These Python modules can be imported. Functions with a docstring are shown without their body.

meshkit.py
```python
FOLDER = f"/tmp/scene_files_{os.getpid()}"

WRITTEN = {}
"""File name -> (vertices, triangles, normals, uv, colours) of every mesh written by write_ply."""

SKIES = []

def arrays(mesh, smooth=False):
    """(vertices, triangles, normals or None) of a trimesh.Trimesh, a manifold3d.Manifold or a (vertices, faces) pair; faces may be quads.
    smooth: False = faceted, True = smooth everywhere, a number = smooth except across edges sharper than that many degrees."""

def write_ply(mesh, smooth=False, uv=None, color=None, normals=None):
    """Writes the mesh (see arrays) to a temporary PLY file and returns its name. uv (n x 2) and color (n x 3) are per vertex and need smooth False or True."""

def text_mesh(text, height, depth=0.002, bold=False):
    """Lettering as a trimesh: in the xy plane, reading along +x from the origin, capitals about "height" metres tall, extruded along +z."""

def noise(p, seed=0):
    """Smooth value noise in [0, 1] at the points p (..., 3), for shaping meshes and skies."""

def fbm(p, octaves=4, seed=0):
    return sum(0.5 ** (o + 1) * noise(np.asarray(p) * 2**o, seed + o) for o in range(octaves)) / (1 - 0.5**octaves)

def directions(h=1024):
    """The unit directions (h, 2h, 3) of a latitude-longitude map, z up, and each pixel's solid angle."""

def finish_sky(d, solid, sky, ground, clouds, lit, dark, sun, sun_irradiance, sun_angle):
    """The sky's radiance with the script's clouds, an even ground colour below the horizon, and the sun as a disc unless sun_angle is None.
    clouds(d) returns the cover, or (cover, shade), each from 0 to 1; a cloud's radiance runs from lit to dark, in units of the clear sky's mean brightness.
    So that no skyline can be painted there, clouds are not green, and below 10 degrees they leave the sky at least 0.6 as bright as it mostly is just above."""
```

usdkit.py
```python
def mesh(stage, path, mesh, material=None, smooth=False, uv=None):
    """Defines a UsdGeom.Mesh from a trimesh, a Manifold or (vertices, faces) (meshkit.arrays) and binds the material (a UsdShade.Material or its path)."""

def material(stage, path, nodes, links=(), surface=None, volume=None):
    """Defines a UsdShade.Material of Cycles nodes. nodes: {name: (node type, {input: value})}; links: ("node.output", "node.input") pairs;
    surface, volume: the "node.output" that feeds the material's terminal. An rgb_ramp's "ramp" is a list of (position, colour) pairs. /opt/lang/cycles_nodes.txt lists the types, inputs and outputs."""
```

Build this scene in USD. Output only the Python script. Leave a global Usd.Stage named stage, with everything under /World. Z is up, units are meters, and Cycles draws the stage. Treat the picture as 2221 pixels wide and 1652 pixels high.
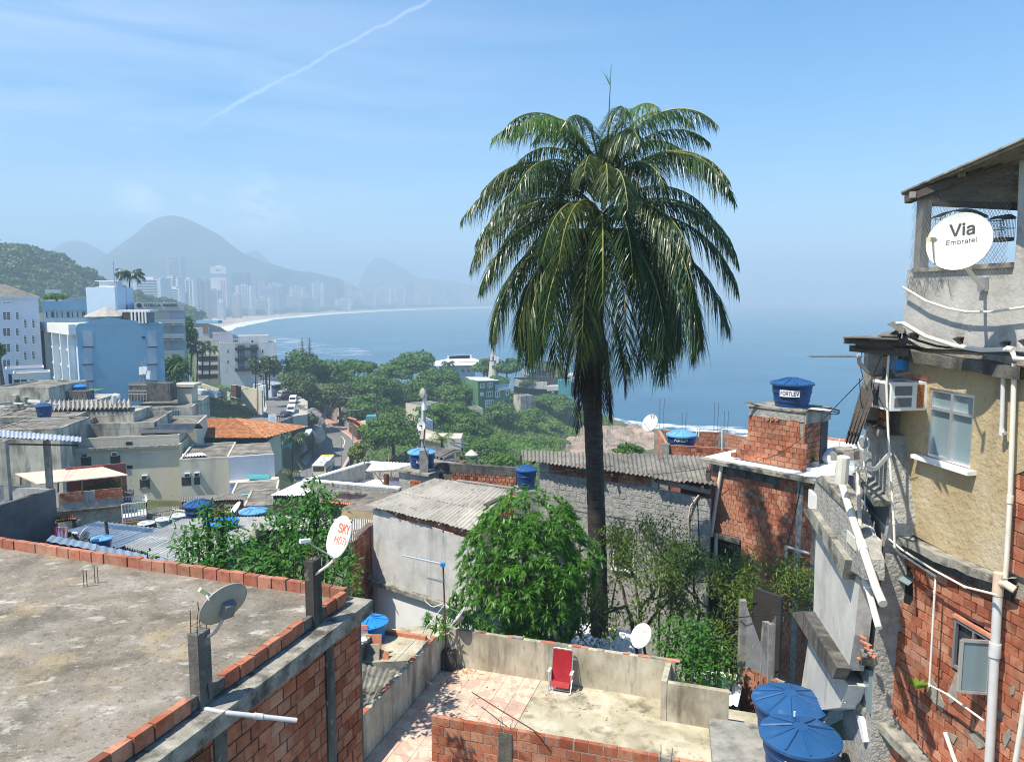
import math,random
import numpy as np,trimesh,usdkit,meshkit
from shapely.geometry import Polygon,box as sbox
from shapely import affinity
from pxr import Usd,UsdGeom,UsdLux,UsdShade,Gf,Sdf,Vt
stage=Usd.Stage.CreateInMemory()
UsdGeom.SetStageUpAxis(stage,'Z'); UsdGeom.SetStageMetersPerUnit(stage,1.0)
UsdGeom.Xform.Define(stage,'/World'); UsdGeom.Scope.Define(stage,'/World/Looks')
R=random.Random(7); NR=np.random.RandomState(7)
F,CX,CY,HOR=1620.0,1110.0,826.0,647.0
PITCH=math.atan((CY-HOR)/F); EYE=np.array([0,0,60.0])
cam=UsdGeom.Camera.Define(stage,'/World/camera')
cam.AddTranslateOp().Set(Gf.Vec3d(*EYE)); cam.AddRotateXOp().Set(90-math.degrees(PITCH))
cam.CreateHorizontalApertureAttr(36.0); cam.CreateFocalLengthAttr(36.0*F/2220)
cam.CreateClippingRangeAttr(Gf.Vec2f(0.1,200000)); cam.CreateExposureAttr(0.7)
SUN_EL,SUN_DIR=math.radians(60),np.array([-0.85,-0.52])
SUN_DIR=SUN_DIR/np.linalg.norm(SUN_DIR)
TO_SUN=np.array([SUN_DIR[0]*math.cos(SUN_EL),SUN_DIR[1]*math.cos(SUN_EL),math.sin(SUN_EL)])
sun=UsdLux.DistantLight.Define(stage,'/World/sun')
sun.CreateNormalizeAttr(True); sun.CreateIntensityAttr(1.25); sun.CreateAngleAttr(0.53); sun.CreateColorAttr(Gf.Vec3f(1.0,0.94,0.82))
zc=TO_SUN; xc=np.cross([0,0,1.0],zc); xc/=np.linalg.norm(xc); yc=np.cross(zc,xc)
sun.AddTransformOp().Set(Gf.Matrix4d(*xc,0,*yc,0,*zc,0,0,0,0,1))
sky=UsdLux.DomeLight.Define(stage,'/World/sky'); sky.CreateIntensityAttr(1.0)
def ray(u,v):
 a,b=(u-CX)/F,(CY-v)/F
 return np.array([a,math.cos(PITCH)+b*math.sin(PITCH),-math.sin(PITCH)+b*math.cos(PITCH)])
def at(u,v,Y):
 d=ray(u,v); return EYE+d*(Y/d[1])
def onz(u,v,z):
 d=ray(u,v); return EYE+d*((z-60.0)/d[2])
def dirn(u,v):
 d=ray(u,v); return d/np.linalg.norm(d)
ca,cb=dirn(480,243),dirn(935,0)
cn=np.cross(ca,cb); cn/=np.linalg.norm(cn); cmid=(ca+cb); cmid/=np.linalg.norm(cmid)
cu1,cu2,cu3=dirn(305,440),dirn(412,460),dirn(565,468)
def mask_nodes(n,l,name,c,half,out_soft):
 n[name+'d']=('vector_math',{'math_type':'distance','vector2':tuple(c)})
 l.append(('tc.generated',name+'d.vector1'))
 n[name+'r']=('map_range',{'from_min':half*out_soft,'from_max':half*0.1,'to_min':0.0,'to_max':1.0,'clamp':True})
 l.append((name+'d.value',name+'r.value'))
n={'tc':('texture_coordinate',{}),'sky':('sky_texture',{'sky_type':'single_scattering','sun_disc':False,'sun_elevation':SUN_EL,'sun_rotation':math.atan2(SUN_DIR[0],SUN_DIR[1]),'altitude':60.0,'air_density':1.0,'aerosol_density':0.5,'ozone_density':3.5}),'mp':('mapping',{'scale':(1.2,2.0,9.0),'rotation':(0.0,0.22,0.3)}),'n1':('noise_texture',{'scale':2.0,'detail':6.0,'roughness':0.55,'distortion':0.5}),'r1':('rgb_ramp',{'ramp':[(0.0,(0,0,0)),(0.32,(0,0,0)),(0.9,(1,1,1))]}),'lx':('separate_xyz',{}),'lm':('map_range',{'from_min':0.3,'from_max':-0.5,'to_min':0.0,'to_max':0.5,'clamp':True}),'c1':('math',{'math_type':'multiply'}),'cd':('vector_math',{'math_type':'dot_product','vector2':tuple(cn)}),'cw':('noise_texture',{'scale':26.0,'detail':4.0,'roughness':0.6}),'cw2':('noise_texture',{'scale':9.0,'detail':2.0}),'cwo':('math',{'math_type':'multiply_add','value2':0.016,'value3':-0.008}),'cad':('math',{'math_type':'add'}),'cab':('math',{'math_type':'absolute'}),'crr':('map_range',{'from_min':0.0046,'from_max':0.0002,'to_min':0.0,'to_max':1.0,'clamp':True}),'cen':('vector_math',{'math_type':'dot_product','vector2':tuple(cmid)}),'cer':('map_range',{'from_min':0.976,'from_max':0.993,'to_min':0.0,'to_max':0.36,'clamp':True}),'cm':('math',{'math_type':'multiply'}),'cm2':('math',{'math_type':'multiply'}),'mq':('mapping',{'scale':(1.0,1.0,2.2)}),'n3':('noise_texture',{'scale':17.0,'detail':6.0,'roughness':0.55}),'r3':('rgb_ramp',{'ramp':[(0.0,(0,0,0)),(0.42,(0,0,0)),(0.52,(1,1,1))]}),'um':('math',{'math_type':'maximum'}),'um2':('math',{'math_type':'maximum'}),'c3':('math',{'math_type':'multiply'}),'c3h':('math',{'math_type':'multiply','value2':0.6}),'tot':('math',{'math_type':'maximum'}),'tot2':('math',{'math_type':'maximum'}),'tots':('math',{'math_type':'multiply','value2':0.7,'use_clamp':True}),'sat':('hsv',{'saturation':1.42}),'mix':('mix_color',{'blend_type':'mix','b':(9.5,9.3,9.0),'use_clamp':False}),'bg':('background_shader',{'strength':0.122})}
l=[('tc.generated','sky.vector'),('tc.generated','mp.vector'),('mp.vector','n1.vector'),('n1.fac','r1.fac'),('tc.generated','lx.vector'),('lx.x','lm.value'),('r1.color','c1.value1'),('lm.result','c1.value2'),('tc.generated','cd.vector1'),('tc.generated','cw.vector'),('tc.generated','cw2.vector'),('cw.fac','cwo.value1'),('cd.value','cad.value1'),('cwo.value','cad.value2'),('cad.value','cab.value1'),('cab.value','crr.value'),('tc.generated','cen.vector1'),('cen.value','cer.value'),('crr.result','cm.value1'),('cer.result','cm.value2'),('cw2.fac','cm2.value1'),('cm.value','cm2.value2'),('tc.generated','mq.vector'),('mq.vector','n3.vector'),('n3.fac','r3.fac')]
mask_nodes(n,l,'ka',cu1,0.05,1.0); mask_nodes(n,l,'kb',cu2,0.04,1.0); mask_nodes(n,l,'kc',cu3,0.07,1.0)
l+=[('kar.result','um.value1'),('kbr.result','um.value2'),('um.value','um2.value1'),('kcr.result','um2.value2'),('r3.color','c3.value1'),('um2.value','c3.value2'),('c1.value','tot.value1'),('cm.value','tot.value2'),('tot.value','tot2.value1'),('c3h.value','tot2.value2'),('c3.value','c3h.value1'),('tot2.value','tots.value1'),('sky.color','sat.color'),('sat.color','mix.a'),('tots.value','mix.fac'),('mix.result','bg.color')]
sm=usdkit.material(stage,'/World/Looks/sky_light',n,l,surface='bg.background')
UsdShade.MaterialBindingAPI.Apply(sky.GetPrim()).Bind(sm)
sky.GetPrim().SetCustomDataByKey('kind','structure')
used={}
def numbered(parent,name):
 k=(parent,name); c=used.get(k,0); used[k]=c+1
 return f'{parent}/{name}' if c==0 else f'{parent}/{name}_{c:03d}'
locs={}
def meta(p,label=None,cat=None,group=None,kind=None):
 for k,x in(('label',label),('category',cat),('group',group),('kind',kind)):
  if x:p.SetCustomDataByKey(k,x)
def thing(name,label,cat=None,loc=(0,0,0),group=None,kind=None):
 path=numbered('/World',name); x=UsdGeom.Xform.Define(stage,path)
 loc=np.asarray(loc,float); x.AddTranslateOp().Set(Gf.Vec3d(*map(float,loc))); locs[path]=loc
 meta(x.GetPrim(),label,cat,group,kind); return path
def tri(m):
 if isinstance(m,MB):return m.arrays()
 v,f,_=meshkit.arrays(m); return v,f
def put(path,m,mat,off,smooth=False):
 v,f=tri(m); v=np.asarray(v,float)-off
 return usdkit.mesh(stage,path,(v,f),'/World/Looks/'+mat,smooth)
def part(parent,name,m,mat,smooth=False,label=None,kind=None):
 path=numbered(parent,name); off=locs[parent]
 g=put(path,m,mat,off,smooth); locs[path]=off
 meta(g.GetPrim(),label,None,None,kind); return path
def solo(name,m,mat,label=None,cat=None,group=None,kind=None,smooth=False):
 path=numbered('/World',name); g=put(path,m,mat,np.zeros(3),smooth)
 locs[path]=np.zeros(3); meta(g.GetPrim(),label,cat,group,kind); return path
def copy(src,label,loc,rotz=0,scale=(1,1,1),group=None,cat=None,name=None):
 prim=stage.GetPrimAtPath(src); was=prim.GetCustomData()
 base=name or src.split('/')[-1]
 if base[-4:-3]=='_' and base[-3:].isdigit():base=base[:-4]
 path=numbered('/World',base); p=stage.DefinePrim(path,'Xform')
 p.GetReferences().AddInternalReference(src); p.SetInstanceable(True)
 x=UsdGeom.Xformable(p); x.ClearXformOpOrder(); x.AddTranslateOp().Set(Gf.Vec3d(*map(float,loc)))
 x.AddRotateZOp().Set(math.degrees(rotz)); x.AddScaleOp().Set(Gf.Vec3f(*map(float,scale)))
 meta(p,label,cat or was['category'],group or was.get('group')); return path
def nrm(a):
 a=np.asarray(a,float); return a/(np.linalg.norm(a)+1e-12)
BOXF=np.array([[0,2,1],[0,3,2],[4,5,6],[4,6,7],[0,1,5],[0,5,4],[1,2,6],[1,6,5],[2,3,7],[2,7,6],[3,0,4],[3,4,7]])
class MB:
 def __init__(s):s.v,s.f,s.n=[],[],0
 def add(s,v,f):
  v=np.asarray(v,float); s.v.append(v); s.f.append(np.asarray(f,int)+s.n); s.n+=len(v); return s
 def arrays(s):return np.vstack(s.v),np.vstack(s.f)
 def frame(s,o,ex,ey,ez):
  o,ex,ey,ez=(np.asarray(x,float)for x in(o,ex,ey,ez))
  v=[o,o+ex,o+ex+ey,o+ey,o+ez,o+ex+ez,o+ex+ey+ez,o+ey+ez]
  f=BOXF if np.dot(np.cross(ex,ey),ez)>0 else BOXF[:,::-1]
  return s.add(v,f)
 def box(s,lo,hi):
  lo,hi=np.asarray(lo,float),np.asarray(hi,float); d=hi-lo
  return s.frame(lo,(d[0],0,0),(0,d[1],0),(0,0,d[2]))
 def cbox(s,c,size,rz=0):
  a,b=np.array([math.cos(rz),math.sin(rz),0]),np.array([-math.sin(rz),math.cos(rz),0])
  c=np.asarray(c,float); z=np.array([0,0,1.0])
  return s.frame(c-a*size[0]/2-b*size[1]/2-z*size[2]/2,a*size[0],b*size[1],z*size[2])
 def bar(s,p,q,w,h=None):
  h=h or w; p,q=np.asarray(p,float),np.asarray(q,float); t=q-p
  a=np.cross(t,[0,0,1.0]); a=nrm(a)if np.linalg.norm(a)>1e-6 else np.array([1.0,0,0]); b=nrm(np.cross(a,t))
  return s.frame(p-a*w/2-b*h/2,t,a*w,b*h)
 def tube(s,pts,r,n=8,caps=True):
  p=np.asarray(pts,float); r=np.broadcast_to(r,(len(p),)); t=np.gradient(p,axis=0)
  t/=np.linalg.norm(t,axis=1,keepdims=True)+1e-12
  a=nrm(np.cross(t[0],[0.31,0.17,0.93])); A=[]
  for k in range(len(p)):
   a=nrm(a-t[k]*np.dot(a,t[k])); A.append(a)
  A=np.array(A); B=np.cross(t,A); g=np.arange(n)*2*math.pi/n
  v=(p[:,None]+r[:,None,None]*(np.cos(g)[None,:,None]*A[:,None]+np.sin(g)[None,:,None]*B[:,None])).reshape(-1,3)
  f=[]
  for i in range(len(p)-1):
   for j in range(n):
    k=(j+1)%n; f+=[[i*n+j,i*n+k,(i+1)*n+k],[i*n+j,(i+1)*n+k,(i+1)*n+j]]
  if caps:
   e=(len(p)-1)*n
   for j in range(1,n-1):f+=[[0,j+1,j],[e,e+j,e+j+1]]
  return s.add(v,f)
 def lathe(s,prof,c,n=24,axis=None):
  c=np.asarray(c,float); z=nrm(axis if axis is not None else[0,0,1.0])
  a=nrm(np.cross(z,[0.0,1.0,0.01]))if abs(z[1])<.99 else np.array([1.0,0,0]); b=np.cross(z,a)
  g=np.arange(n)*2*math.pi/n; v=[]
  for r,h in prof:v.append(c+h*z+r*(np.cos(g)[:,None]*a+np.sin(g)[:,None]*b))
  f=[]
  for i in range(len(prof)-1):
   for j in range(n):
    k=(j+1)%n; f+=[[i*n+j,i*n+k,(i+1)*n+k],[i*n+j,(i+1)*n+k,(i+1)*n+j]]
  e=(len(prof)-1)*n
  for j in range(1,n-1):f+=[[0,j+1,j],[e,e+j,e+j+1]]
  return s.add(np.vstack(v),f)
 def ext(s,poly,O,X,Y,d):
  if not isinstance(poly,Polygon):poly=Polygon(poly)
  if poly.is_empty or poly.area<1e-7:return s
  poly=poly.buffer(0)
  for g in getattr(poly,'geoms',[poly]):
   m=trimesh.creation.extrude_polygon(g,abs(d),engine='earcut'); v=np.array(m.vertices)
   if d<0:v[:,2]+=d
   O_,X_,Y_=(np.asarray(k,float)for k in(O,X,Y)); N=np.cross(X_,Y_)
   s.add(O_+v[:,:1]*X_+v[:,1:2]*Y_+v[:,2:]*N,m.faces)
  return s
 def grid(s,P,flip=False):
  P=np.asarray(P,float); a,b=P.shape[:2]; i,j=np.meshgrid(np.arange(a-1),np.arange(b-1),indexing='ij')
  q=np.stack([i*b+j,(i+1)*b+j,(i+1)*b+j+1,i*b+j+1],-1).reshape(-1,4)
  if flip:q=q[:,::-1]
  return s.add(P.reshape(-1,3),np.vstack([q[:,[0,1,2]],q[:,[0,2,3]]]))
 def slab(s,P,t):
  P=np.asarray(P,float); N=np.cross(P[-1,0]-P[0,0],P[0,-1]-P[0,0]); N=nrm(N)
  Q=P-N*t; s.grid(P); s.grid(Q,True)
  for a,b in((P[0],Q[0]),(Q[-1],P[-1]),(Q[:,0],P[:,0]),(P[:,-1],Q[:,-1])):
   s.grid(np.stack([a,b]))
  return s
def hull(pts):
 return trimesh.convex.convex_hull(np.asarray(pts,float))
class Wall:
 """A vertical plane through two ground points; s runs from a to b, n points to the side of the camera."""
 def __init__(s,a,b):
  s.a=np.array([a[0],a[1],0.0]); d=np.array([b[0]-a[0],b[1]-a[1],0.0]); s.L=np.linalg.norm(d); s.x=d/s.L
  s.z=np.array([0,0,1.0]); s.n=np.cross(s.x,s.z)
  if np.dot(s.n,EYE-s.a)<0:s.n=-s.n
  s.hand=np.dot(np.cross(s.x,s.z),s.n)
 def uv(s,u,v):
  d=ray(u,v); t=np.dot(s.a-EYE,s.n)/np.dot(d,s.n); q=EYE+d*t
  return np.array([np.dot(q-s.a,s.x),q[2]])
 def pt(s,x,z,off=0):return s.a+s.x*x+s.z*z+s.n*off
 def px(s,u,v,off=0):
  d=ray(u,v); t=np.dot(s.a+s.n*off-EYE,s.n)/np.dot(d,s.n); return EYE+d*t
 def poly(s,pts):return Polygon([s.uv(*p)for p in pts])
 def plate(s,mb,poly,off0,off1):
  if not isinstance(poly,Polygon)and not hasattr(poly,'geoms'):poly=Polygon(poly)
  return mb.ext(poly,s.a+s.n*off0,s.x,s.z,(off1-off0)*s.hand)
def mat(name,base,scale=3.0,vec=(1,1,1),detail=6.0,rough=0.85,layers=(),bump=None,rnd=0.0,spec=0.3,metal=0.0,obj=False,dist=0.0,rranges=None):
 """base: ramp of colours over noise; layers: (colour, scale, vec, lo, hi, amount) laid over by a noise mask; rnd: brightness change from copy to copy."""
 base=[(0.5,base)]if isinstance(base[0],(int,float))else base
 if len(base)==1:base=[(0.0,base[0][1]),(1.0,base[0][1])]
 n={'g':('texture_coordinate',{})if obj else('geometry',{}),'m':('mapping',{'scale':vec}),'t':('noise_texture',{'scale':scale,'detail':detail,'roughness':0.6,'distortion':dist}),'r':('rgb_ramp',{'ramp':base}),'p':('principled_bsdf',{'roughness':rough,'specular_ior_level':spec,'metallic':metal})}
 src='g.object' if obj else 'g.position'
 l=[(src,'m.vector'),('m.vector','t.vector'),('t.fac','r.fac')]
 cur='r.color'
 for i,(c,sc,vc,lo,hi,am)in enumerate(layers):
  n[f'lm{i}']=('mapping',{'scale':vc,'location':(3.1*i+1.7,2.3*i,5.7*i)}); n[f'lt{i}']=('noise_texture',{'scale':sc,'detail':5.0,'roughness':0.6})
  n[f'lr{i}']=('map_range',{'from_min':lo,'from_max':hi,'to_min':0.0,'to_max':am,'clamp':True}); n[f'lx{i}']=('mix_color',{'blend_type':'mix','b':c})
  l+=[(src,f'lm{i}.vector'),(f'lm{i}.vector',f'lt{i}.vector'),(f'lt{i}.fac',f'lr{i}.value'),(f'lr{i}.result',f'lx{i}.fac'),(cur,f'lx{i}.a')]
  cur=f'lx{i}.result'
 if rnd:
  n['o']=('object_info',{}); n['om']=('map_range',{'from_min':0.0,'from_max':1.0,'to_min':1-rnd,'to_max':1+rnd}); n['oh']=('hsv',{})
  l+=[('o.random','om.value'),('om.result','oh.value'),(cur,'oh.color')]; cur='oh.color'
 l.append((cur,'p.base_color'))
 if bump:
  n['bn']=('noise_texture',{'scale':bump[0],'detail':4.0,'roughness':0.6}); n['b']=('bump',{'strength':bump[1],'distance':bump[2]})
  l+=[(src,'bn.vector'),('bn.fac','b.height'),('b.normal','p.normal')]
 return usdkit.material(stage,'/World/Looks/'+name,n,l,surface='p.BSDF')
def brick_mat(name,cols,groove=True,dirt=0.78):
 """Fired clay: a tone for each brick, mottling, soot, and fine grooves along the brick."""
 n={'o':('object_info',{}),'r':('rgb_ramp',{'ramp':cols}),'g':('geometry',{}),'t':('noise_texture',{'scale':9.0,'detail':6.0,'roughness':0.65}),'d':('map_range',{'from_min':0.47,'from_max':0.75,'to_min':0.0,'to_max':dirt,'clamp':True}),'x':('mix_color',{'b':(0.10,0.05,0.03)}),'t2':('noise_texture',{'scale':2.3,'detail':5.0}),'d2':('map_range',{'from_min':0.5,'from_max':0.75,'to_min':0.0,'to_max':0.6,'clamp':True}),'x2':('mix_color',{'b':(0.50,0.33,0.22)}),'v':('hsv',{}),'t3':('noise_texture',{'scale':0.7,'detail':2.0}),'m3':('map_range',{'from_min':0.3,'from_max':0.7,'to_min':0.72,'to_max':1.15}),'p':('principled_bsdf',{'roughness':0.85,'specular_ior_level':0.2})}
 l=[('o.random','r.fac'),('g.position','t.vector'),('t.fac','d.value'),('d.result','x.fac'),('r.color','x.a'),('g.position','t2.vector'),('t2.fac','d2.value'),('d2.result','x2.fac'),('x.result','x2.a'),('g.position','t3.vector'),('t3.fac','m3.value'),('m3.result','v.value'),('x2.result','v.color'),('v.color','p.base_color')]
 if groove:
  n.update({'sz':('separate_xyz',{}),'gm':('math',{'math_type':'multiply','value2':330.0}),'gs':('math',{'math_type':'sine'}),'b':('bump',{'strength':0.35,'distance':0.004})})
  l+=[('g.position','sz.vector'),('sz.z','gm.value1'),('gm.value','gs.value1'),('gs.value','b.height'),('b.normal','p.normal')]
 return usdkit.material(stage,'/World/Looks/'+name,n,l,surface='p.BSDF')
def leaf_mat(name,cols,rough=0.45,trans=0.3,scale=0.6,spec=0.4,obj=False):
 n={'g':('geometry',{}),'t':('noise_texture',{'scale':scale,'detail':3.0}),'ad':('math',{'math_type':'multiply_add','value2':0.55,'value3':0.0}),'ad2':('math',{'math_type':'multiply_add','value2':0.45}),'r':('rgb_ramp',{'ramp':cols}),'p':('principled_bsdf',{'roughness':rough,'specular_ior_level':spec}),'tr':('translucent_bsdf',{}),'h':('hsv',{'value':1.5,'saturation':1.05}),'mx':('mix_closure',{'fac':trans})}
 l=[('g.position','t.vector'),('g.random_per_island','ad.value1'),('t.fac','ad2.value1'),('ad.value','ad2.value3'),('ad2.value','r.fac'),('r.color','p.base_color'),('r.color','h.color'),('h.color','tr.color'),('p.BSDF','mx.closure1'),('tr.BSDF','mx.closure2')]
 return usdkit.material(stage,'/World/Looks/'+name,n,l,surface='mx.closure')
def glass_mat(name,tint=(0.03,0.05,0.06),clear=0.25,rough=0.03):
 n={'d':('principled_bsdf',{'base_color':tint,'roughness':0.5}),'t':('transparent_bsdf',{'color':(0.75,0.8,0.82)}),'gl':('glossy_bsdf',{'color':(0.9,0.95,1.0),'roughness':rough}),'f':('fresnel',{'IOR':1.5}),'m0':('mix_closure',{'fac':clear}),'m':('mix_closure',{})}
 return usdkit.material(stage,'/World/Looks/'+name,n,[('d.BSDF','m0.closure1'),('t.BSDF','m0.closure2'),('f.fac','m.fac'),('m0.closure','m.closure1'),('gl.BSDF','m.closure2')],surface='m.closure')
W1=(1,1,1); VS=(1,1,0.12)
BLK,MOSS=(0.035,0.032,0.028),(0.075,0.075,0.035)
mat('roof_concrete',[(0.30,(0.096,0.082,0.061)),(0.45,(0.192,0.164,0.125)),(0.58,(0.243,0.212,0.172)),(0.72,(0.339,0.307,0.261))],1.1,dist=0.6,detail=9.0,layers=[((0.11,0.10,0.075),0.9,W1,0.50,0.66,0.75),((0.38,0.29,0.15),0.75,W1,0.58,0.72,0.6),((0.60,0.56,0.48),2.6,(1,1.6,1),0.58,0.72,0.6),((0.07,0.065,0.05),14.0,W1,0.54,0.68,0.65),((0.55,0.50,0.42),22.0,W1,0.60,0.72,0.5)],bump=(30.0,0.6,0.02))
mat('concrete',[(0.3,(0.17,0.165,0.15)),(0.7,(0.34,0.325,0.29))],3.0,layers=[(BLK,2.0,VS,0.54,0.7,0.75),((0.42,0.40,0.35),6.0,W1,0.55,0.75,0.5)],bump=(22.0,0.6,0.015))
mat('dark_concrete',[(0.3,(0.055,0.053,0.048)),(0.7,(0.16,0.15,0.13))],3.0,layers=[(BLK,2.0,VS,0.48,0.62,0.8),((0.3,0.28,0.22),5.0,W1,0.6,0.72,0.7)],bump=(20.0,0.7,0.02))
mat('ledge',[(0.3,(0.19,0.18,0.15)),(0.7,(0.38,0.36,0.30))],4.0,layers=[(BLK,3.0,W1,0.46,0.64,0.85)],bump=(28.0,0.7,0.02))
mat('terrace_concrete',[(0.3,(0.25,0.22,0.15)),(0.5,(0.40,0.36,0.26)),(0.7,(0.54,0.49,0.38))],1.2,dist=0.8,layers=[((0.06,0.055,0.04),1.1,W1,0.54,0.66,0.8),((0.12,0.11,0.07),6.0,W1,0.56,0.72,0.5)],bump=(25.0,0.35,0.01))
mat('terrace_wall',[(0.3,(0.38,0.34,0.25)),(0.7,(0.58,0.53,0.42))],1.6,layers=[((0.16,0.135,0.085),0.9,(1,1,0.5),0.46,0.68,0.85),(BLK,3.0,(1,1,0.14),0.53,0.74,0.75),((0.10,0.085,0.055),11.0,(1,1,0.25),0.55,0.72,0.5)],bump=(25.0,0.4,0.01))
mat('render_grey',[(0.3,(0.24,0.235,0.22)),(0.7,(0.40,0.39,0.365))],2.0,layers=[((0.15,0.145,0.13),3.0,(1,1,0.3),0.54,0.7,0.7),((0.50,0.49,0.46),1.0,W1,0.56,0.7,0.4)],bump=(30.0,0.7,0.02))
mat('render_rough',[(0.3,(0.24,0.23,0.205)),(0.7,(0.43,0.415,0.375))],5.0,layers=[((0.11,0.10,0.085),1.4,VS,0.55,0.7,0.6),((0.38,0.37,0.34),9.0,W1,0.55,0.7,0.6)],bump=(14.0,1.0,0.05))
mat('smooth_render',[(0.3,(0.40,0.39,0.36)),(0.7,(0.56,0.545,0.51))],1.4,layers=[((0.24,0.23,0.2),2.2,(1,1,0.4),0.56,0.72,0.6),(BLK,1.3,(0.8,0.8,0.1),0.62,0.74,0.6)],bump=(9.0,0.35,0.02))
mat('dark_render',[(0.3,(0.075,0.078,0.08)),(0.7,(0.13,0.133,0.135))],1.5,layers=[((0.17,0.17,0.17),6.0,W1,0.58,0.7,0.4)],bump=(20.0,0.6,0.02))
mat('tan_plaster',[(0.3,(0.36,0.275,0.155)),(0.7,(0.47,0.375,0.23))],1.3,layers=[((0.25,0.19,0.11),9.0,W1,0.60,0.68,0.7),((0.50,0.45,0.36),0.8,W1,0.55,0.72,0.55),(BLK,1.2,(1,1,0.25),0.60,0.75,0.5)],bump=(11.0,0.9,0.03),spec=0.15)
mat('tower_plaster',[(0.3,(0.33,0.32,0.295)),(0.7,(0.48,0.465,0.43))],2.0,layers=[((0.22,0.21,0.18),2.5,W1,0.54,0.68,0.7),((0.50,0.36,0.2),1.0,(2,2,0.15),0.64,0.72,0.5)],bump=(14.0,0.6,0.02))
mat('white_wall',[(0.3,(0.62,0.62,0.60)),(0.7,(0.76,0.75,0.72))],0.8,layers=[((0.30,0.29,0.26),0.8,(1,1,0.15),0.6,0.78,0.5)],bump=(10.0,0.2,0.01))
mat('lilac_wall',[(0.3,(0.52,0.52,0.565)),(0.7,(0.61,0.61,0.65))],0.3,layers=[((0.34,0.34,0.38),0.35,(1,1,0.15),0.58,0.78,0.45)])
mat('cream_wall',[(0.3,(0.50,0.455,0.345)),(0.7,(0.60,0.55,0.43))],0.3,layers=[((0.24,0.225,0.18),0.5,(1,1,0.2),0.57,0.75,0.5),(BLK,0.9,(1,1,0.1),0.64,0.76,0.55)])
mat('stained_wall',[(0.3,(0.40,0.37,0.295)),(0.7,(0.54,0.50,0.405))],0.5,layers=[((0.06,0.058,0.05),0.45,(1,1,0.35),0.48,0.64,0.85),((0.12,0.11,0.09),1.6,(1,1,0.2),0.52,0.68,0.7)])
mat('old_roof',[(0.3,(0.09,0.078,0.06)),(0.5,(0.19,0.165,0.13)),(0.7,(0.33,0.30,0.245))],0.5,layers=[((0.06,0.055,0.045),1.5,W1,0.52,0.66,0.7)],bump=(4.0,0.5,0.05))
mat('blue_paint',[(0.3,(0.23,0.405,0.52)),(0.7,(0.27,0.455,0.575))],0.12,layers=[((0.19,0.36,0.47),0.5,(1,1,0.2),0.58,0.8,0.4)])
mat('pale_blue',[(0.3,(0.50,0.61,0.70)),(0.7,(0.57,0.67,0.745))],0.3)
mat('grey_panel',[(0.3,(0.42,0.475,0.54)),(0.7,(0.47,0.52,0.58))],0.3)
mat('offwhite_panel',[(0.3,(0.50,0.49,0.44)),(0.7,(0.58,0.565,0.51))],0.3)
mat('green_paint',[(0.3,(0.07,0.17,0.075)),(0.7,(0.10,0.22,0.10))],0.2,layers=[((0.05,0.08,0.05),0.4,VS,0.56,0.74,0.5)])
mat('teal_paint',[(0.3,(0.06,0.26,0.28)),(0.7,(0.09,0.33,0.34))],0.3)
mat('maroon_paint',[(0.3,(0.24,0.075,0.065)),(0.7,(0.32,0.10,0.085))],0.8)
mat('purple_paint',[(0.3,(0.20,0.11,0.14)),(0.7,(0.27,0.16,0.19))],0.8)
mat('pink_roof',[(0.3,(0.58,0.40,0.30)),(0.7,(0.70,0.51,0.40))],0.9,layers=[((0.42,0.27,0.19),1.6,W1,0.6,0.74,0.5)])
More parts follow.
